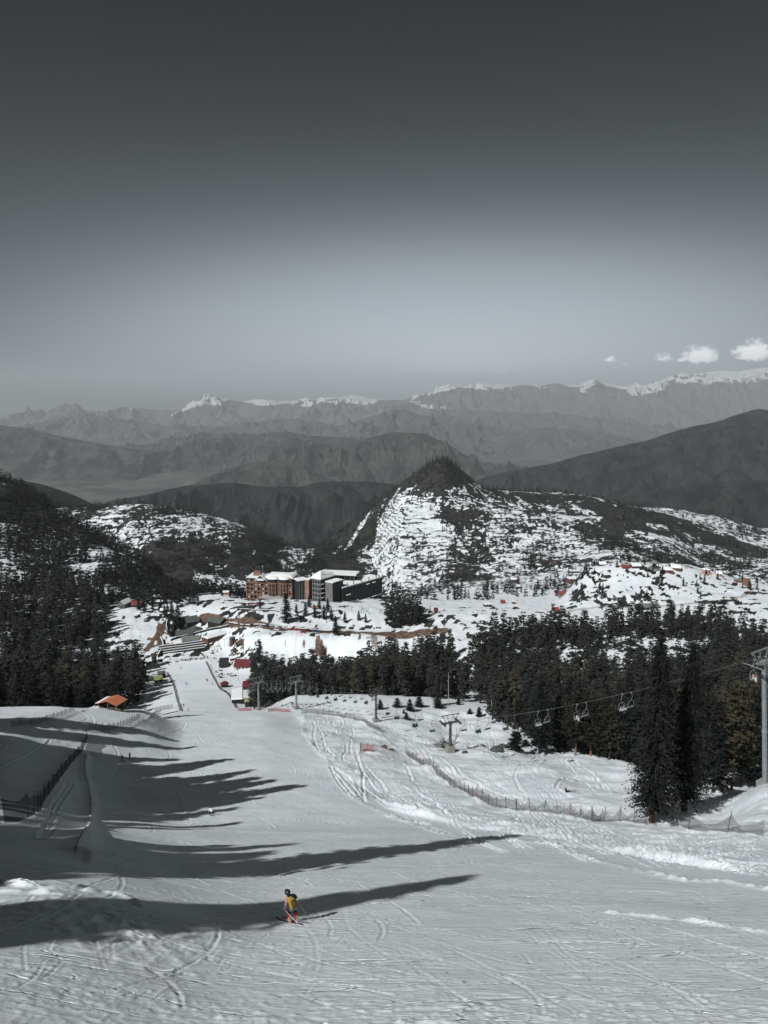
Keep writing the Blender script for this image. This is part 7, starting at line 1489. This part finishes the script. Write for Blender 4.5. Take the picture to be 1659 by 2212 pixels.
def hipsnow(M, L_, Wd, z, rh, ov=.7):
    q_ = [Vector((-ov, -ov, z)), Vector((L_ + ov, -ov, z)), Vector((L_ + ov, Wd + ov, z)), Vector((-ov, Wd + ov, z))]; up = Vector((0, 0, .7)); n = 4
    e = [v + up for v in q_]; a1 = Vector((L_ * .3, Wd / 2, z + rh)); a2 = Vector((L_ * .7, Wd / 2, z + rh)); mid_ = [v.lerp(a_, .35) + Vector((0, 0, rh * .22 + .5)) for v, a_ in zip(q_, (a1, a2, a2, a1))]
    m_ = MB(); vs = [M @ v for v in q_ + e + mid_ + [a1 + up, a2 + up]]; m_.add(vs, [(3, 2, 1, 0)] + [(i, (i+1)%4, 4+(i+1)%4, 4+i) for i in range(4)] + [(4+i, 4+(i+1)%4, 8+(i+1)%4, 8+i) for i in range(4)] + [(8, 9, 13, 12), (9, 10, 13), (10, 11, 12, 13), (11, 8, 12)]); return m_
hipsnow(M, 18, 9.5, 20.01, 5.5).build('roof_snow', [SNOW], bb, smooth=False)
b = MB()
for x in (3, 5.5): b.box(x, x + .25, 1, 1.25, 20, 26, 0, M)
for z in (21.5, 23.2, 24.8): b.box(2.5, 6, .95, 1.2, z, z + .2, 0, M)
b.build('scaffold', [GALVD], bb)
b2_, M2, o = tilted('dark_block', 719, 1311, YH - 6, 14, 8, 20.5, 54, [DWALL, STONE])  # same split painted here: shaded sides almost black, sunlit end grey
s2 = MB(); s2.box(-.3, 14.2, -.3, 8.2, 20.51, 21.2, 0, M2); s2.build('roof_snow', [SNOW], b2_)
for j in range(4):
    for i in range(3): b = MB(); b.box(1.5 + i * 4, 3.2 + i * 4, -.12, -.003, j * 4.4 + 2, j * 4.4 + 4.4, 0, M2); b.build('window', [GLS], b2_)
wg, M3, o = tilted('dark_wing', 741, 1309, YH + 2, 52, 15, 15.5, 50, [DWALL, DWALL])
for j in range(4):
    for i in range(11): b = MB(); b.box(2 + i * 4.4, 4.6 + i * 4.4, -.14, -.003, j * 3.9 + .6, j * 3.9 + 2.9, 0, M3); b.build('window', [GLS], wg)
for x, z, ln in ((4, 8.6, 5), (20, .2, 14), (8, 1.6, 11), (37, .6, 14), (30, 13.2, 4), (38, 13.2, 4)): b = MB(); b.box(x, x + ln, -1.3, -.005, z - .25, z, 0, M3); bo = b.build('balcony', [CONC], wg); b = MB(); b.box(x + .1, x + ln - .1, -1.2, -.1, z + .003, z + .45, 0, M3); b.build('snow_layer', [SNOW], bo)
s2 = MB(); s2.box(-.2, 52.2, -.2, 15.2, 15.51, 16.3, 0, M3); s2.build('roof_snow', [SNOW], wg)
for x in (6, 14, 24, 34, 44, 48): b = MB(); b.box(x, x + .6, .3, .9, 15.5, 19, 0, M3); b.build('rooftop_pillar', [STONE], wg)
# open roof pavilion behind
o = hl(735, 1262, YH + 28); M4 = Matrix.Translation(o) @ Matrix.Rotation(R(-2), 4, 'Z'); b = MB(); b.box(-12, 13, 0, 12, -12, 4.5, 0, M4); rp_ = b.build('roof_lounge', [DWALL], hotel)
for x in (-12, -7, -2, 4, 9, 12.5): b = MB(); b.box(x, x + .5, -.5, -.01, 0, 8.6, 0, M4); b.build('column', [STONE], rp_)
b = MB(); b.box(-11.5, 12.5, 1, 11, 4.5, 8.5, 0, M4); b.build('glass_wall', [GLS], rp_); b = MB(); b.box(-15, 15, -2.5, 13, 8.6, 9.1, 0, M4); ro = b.build('roof', [WHW], rp_); b = MB(); b.box(-14.7, 14.7, -2.2, 12.8, 9.103, 9.7, 0, M4); b.build('roof_snow', [SNOW], ro)
for ch in list(hotel.children): pass
# long terrace wall and snow heaps in front of the dark wing
# ------------------------------------------------ haze
hb = MB(); hb.box(-30000, 30000, -400, 38500, -1010, 930)
hz = hb.build('haze', [bpy.data.materials.new('haze')]); hz['kind'] = 'stuff'; hz['label'] = 'thin grey haze filling the valley'
hm = hz.data.materials[0]; hm.use_nodes = True; hm.node_tree.nodes.clear(); N_ = hm.node_tree.nodes
o_ = N_.new('ShaderNodeOutputMaterial'); vp = N_.new('ShaderNodeVolumePrincipled'); hm.node_tree.links.new(vp.outputs[0], o_.inputs['Volume'])
vp.inputs['Density'].default_value = 4.0e-5; vp.inputs['Color'].default_value = (.84, .92, .97, 1); vp.inputs['Anisotropy'].default_value = 0.0
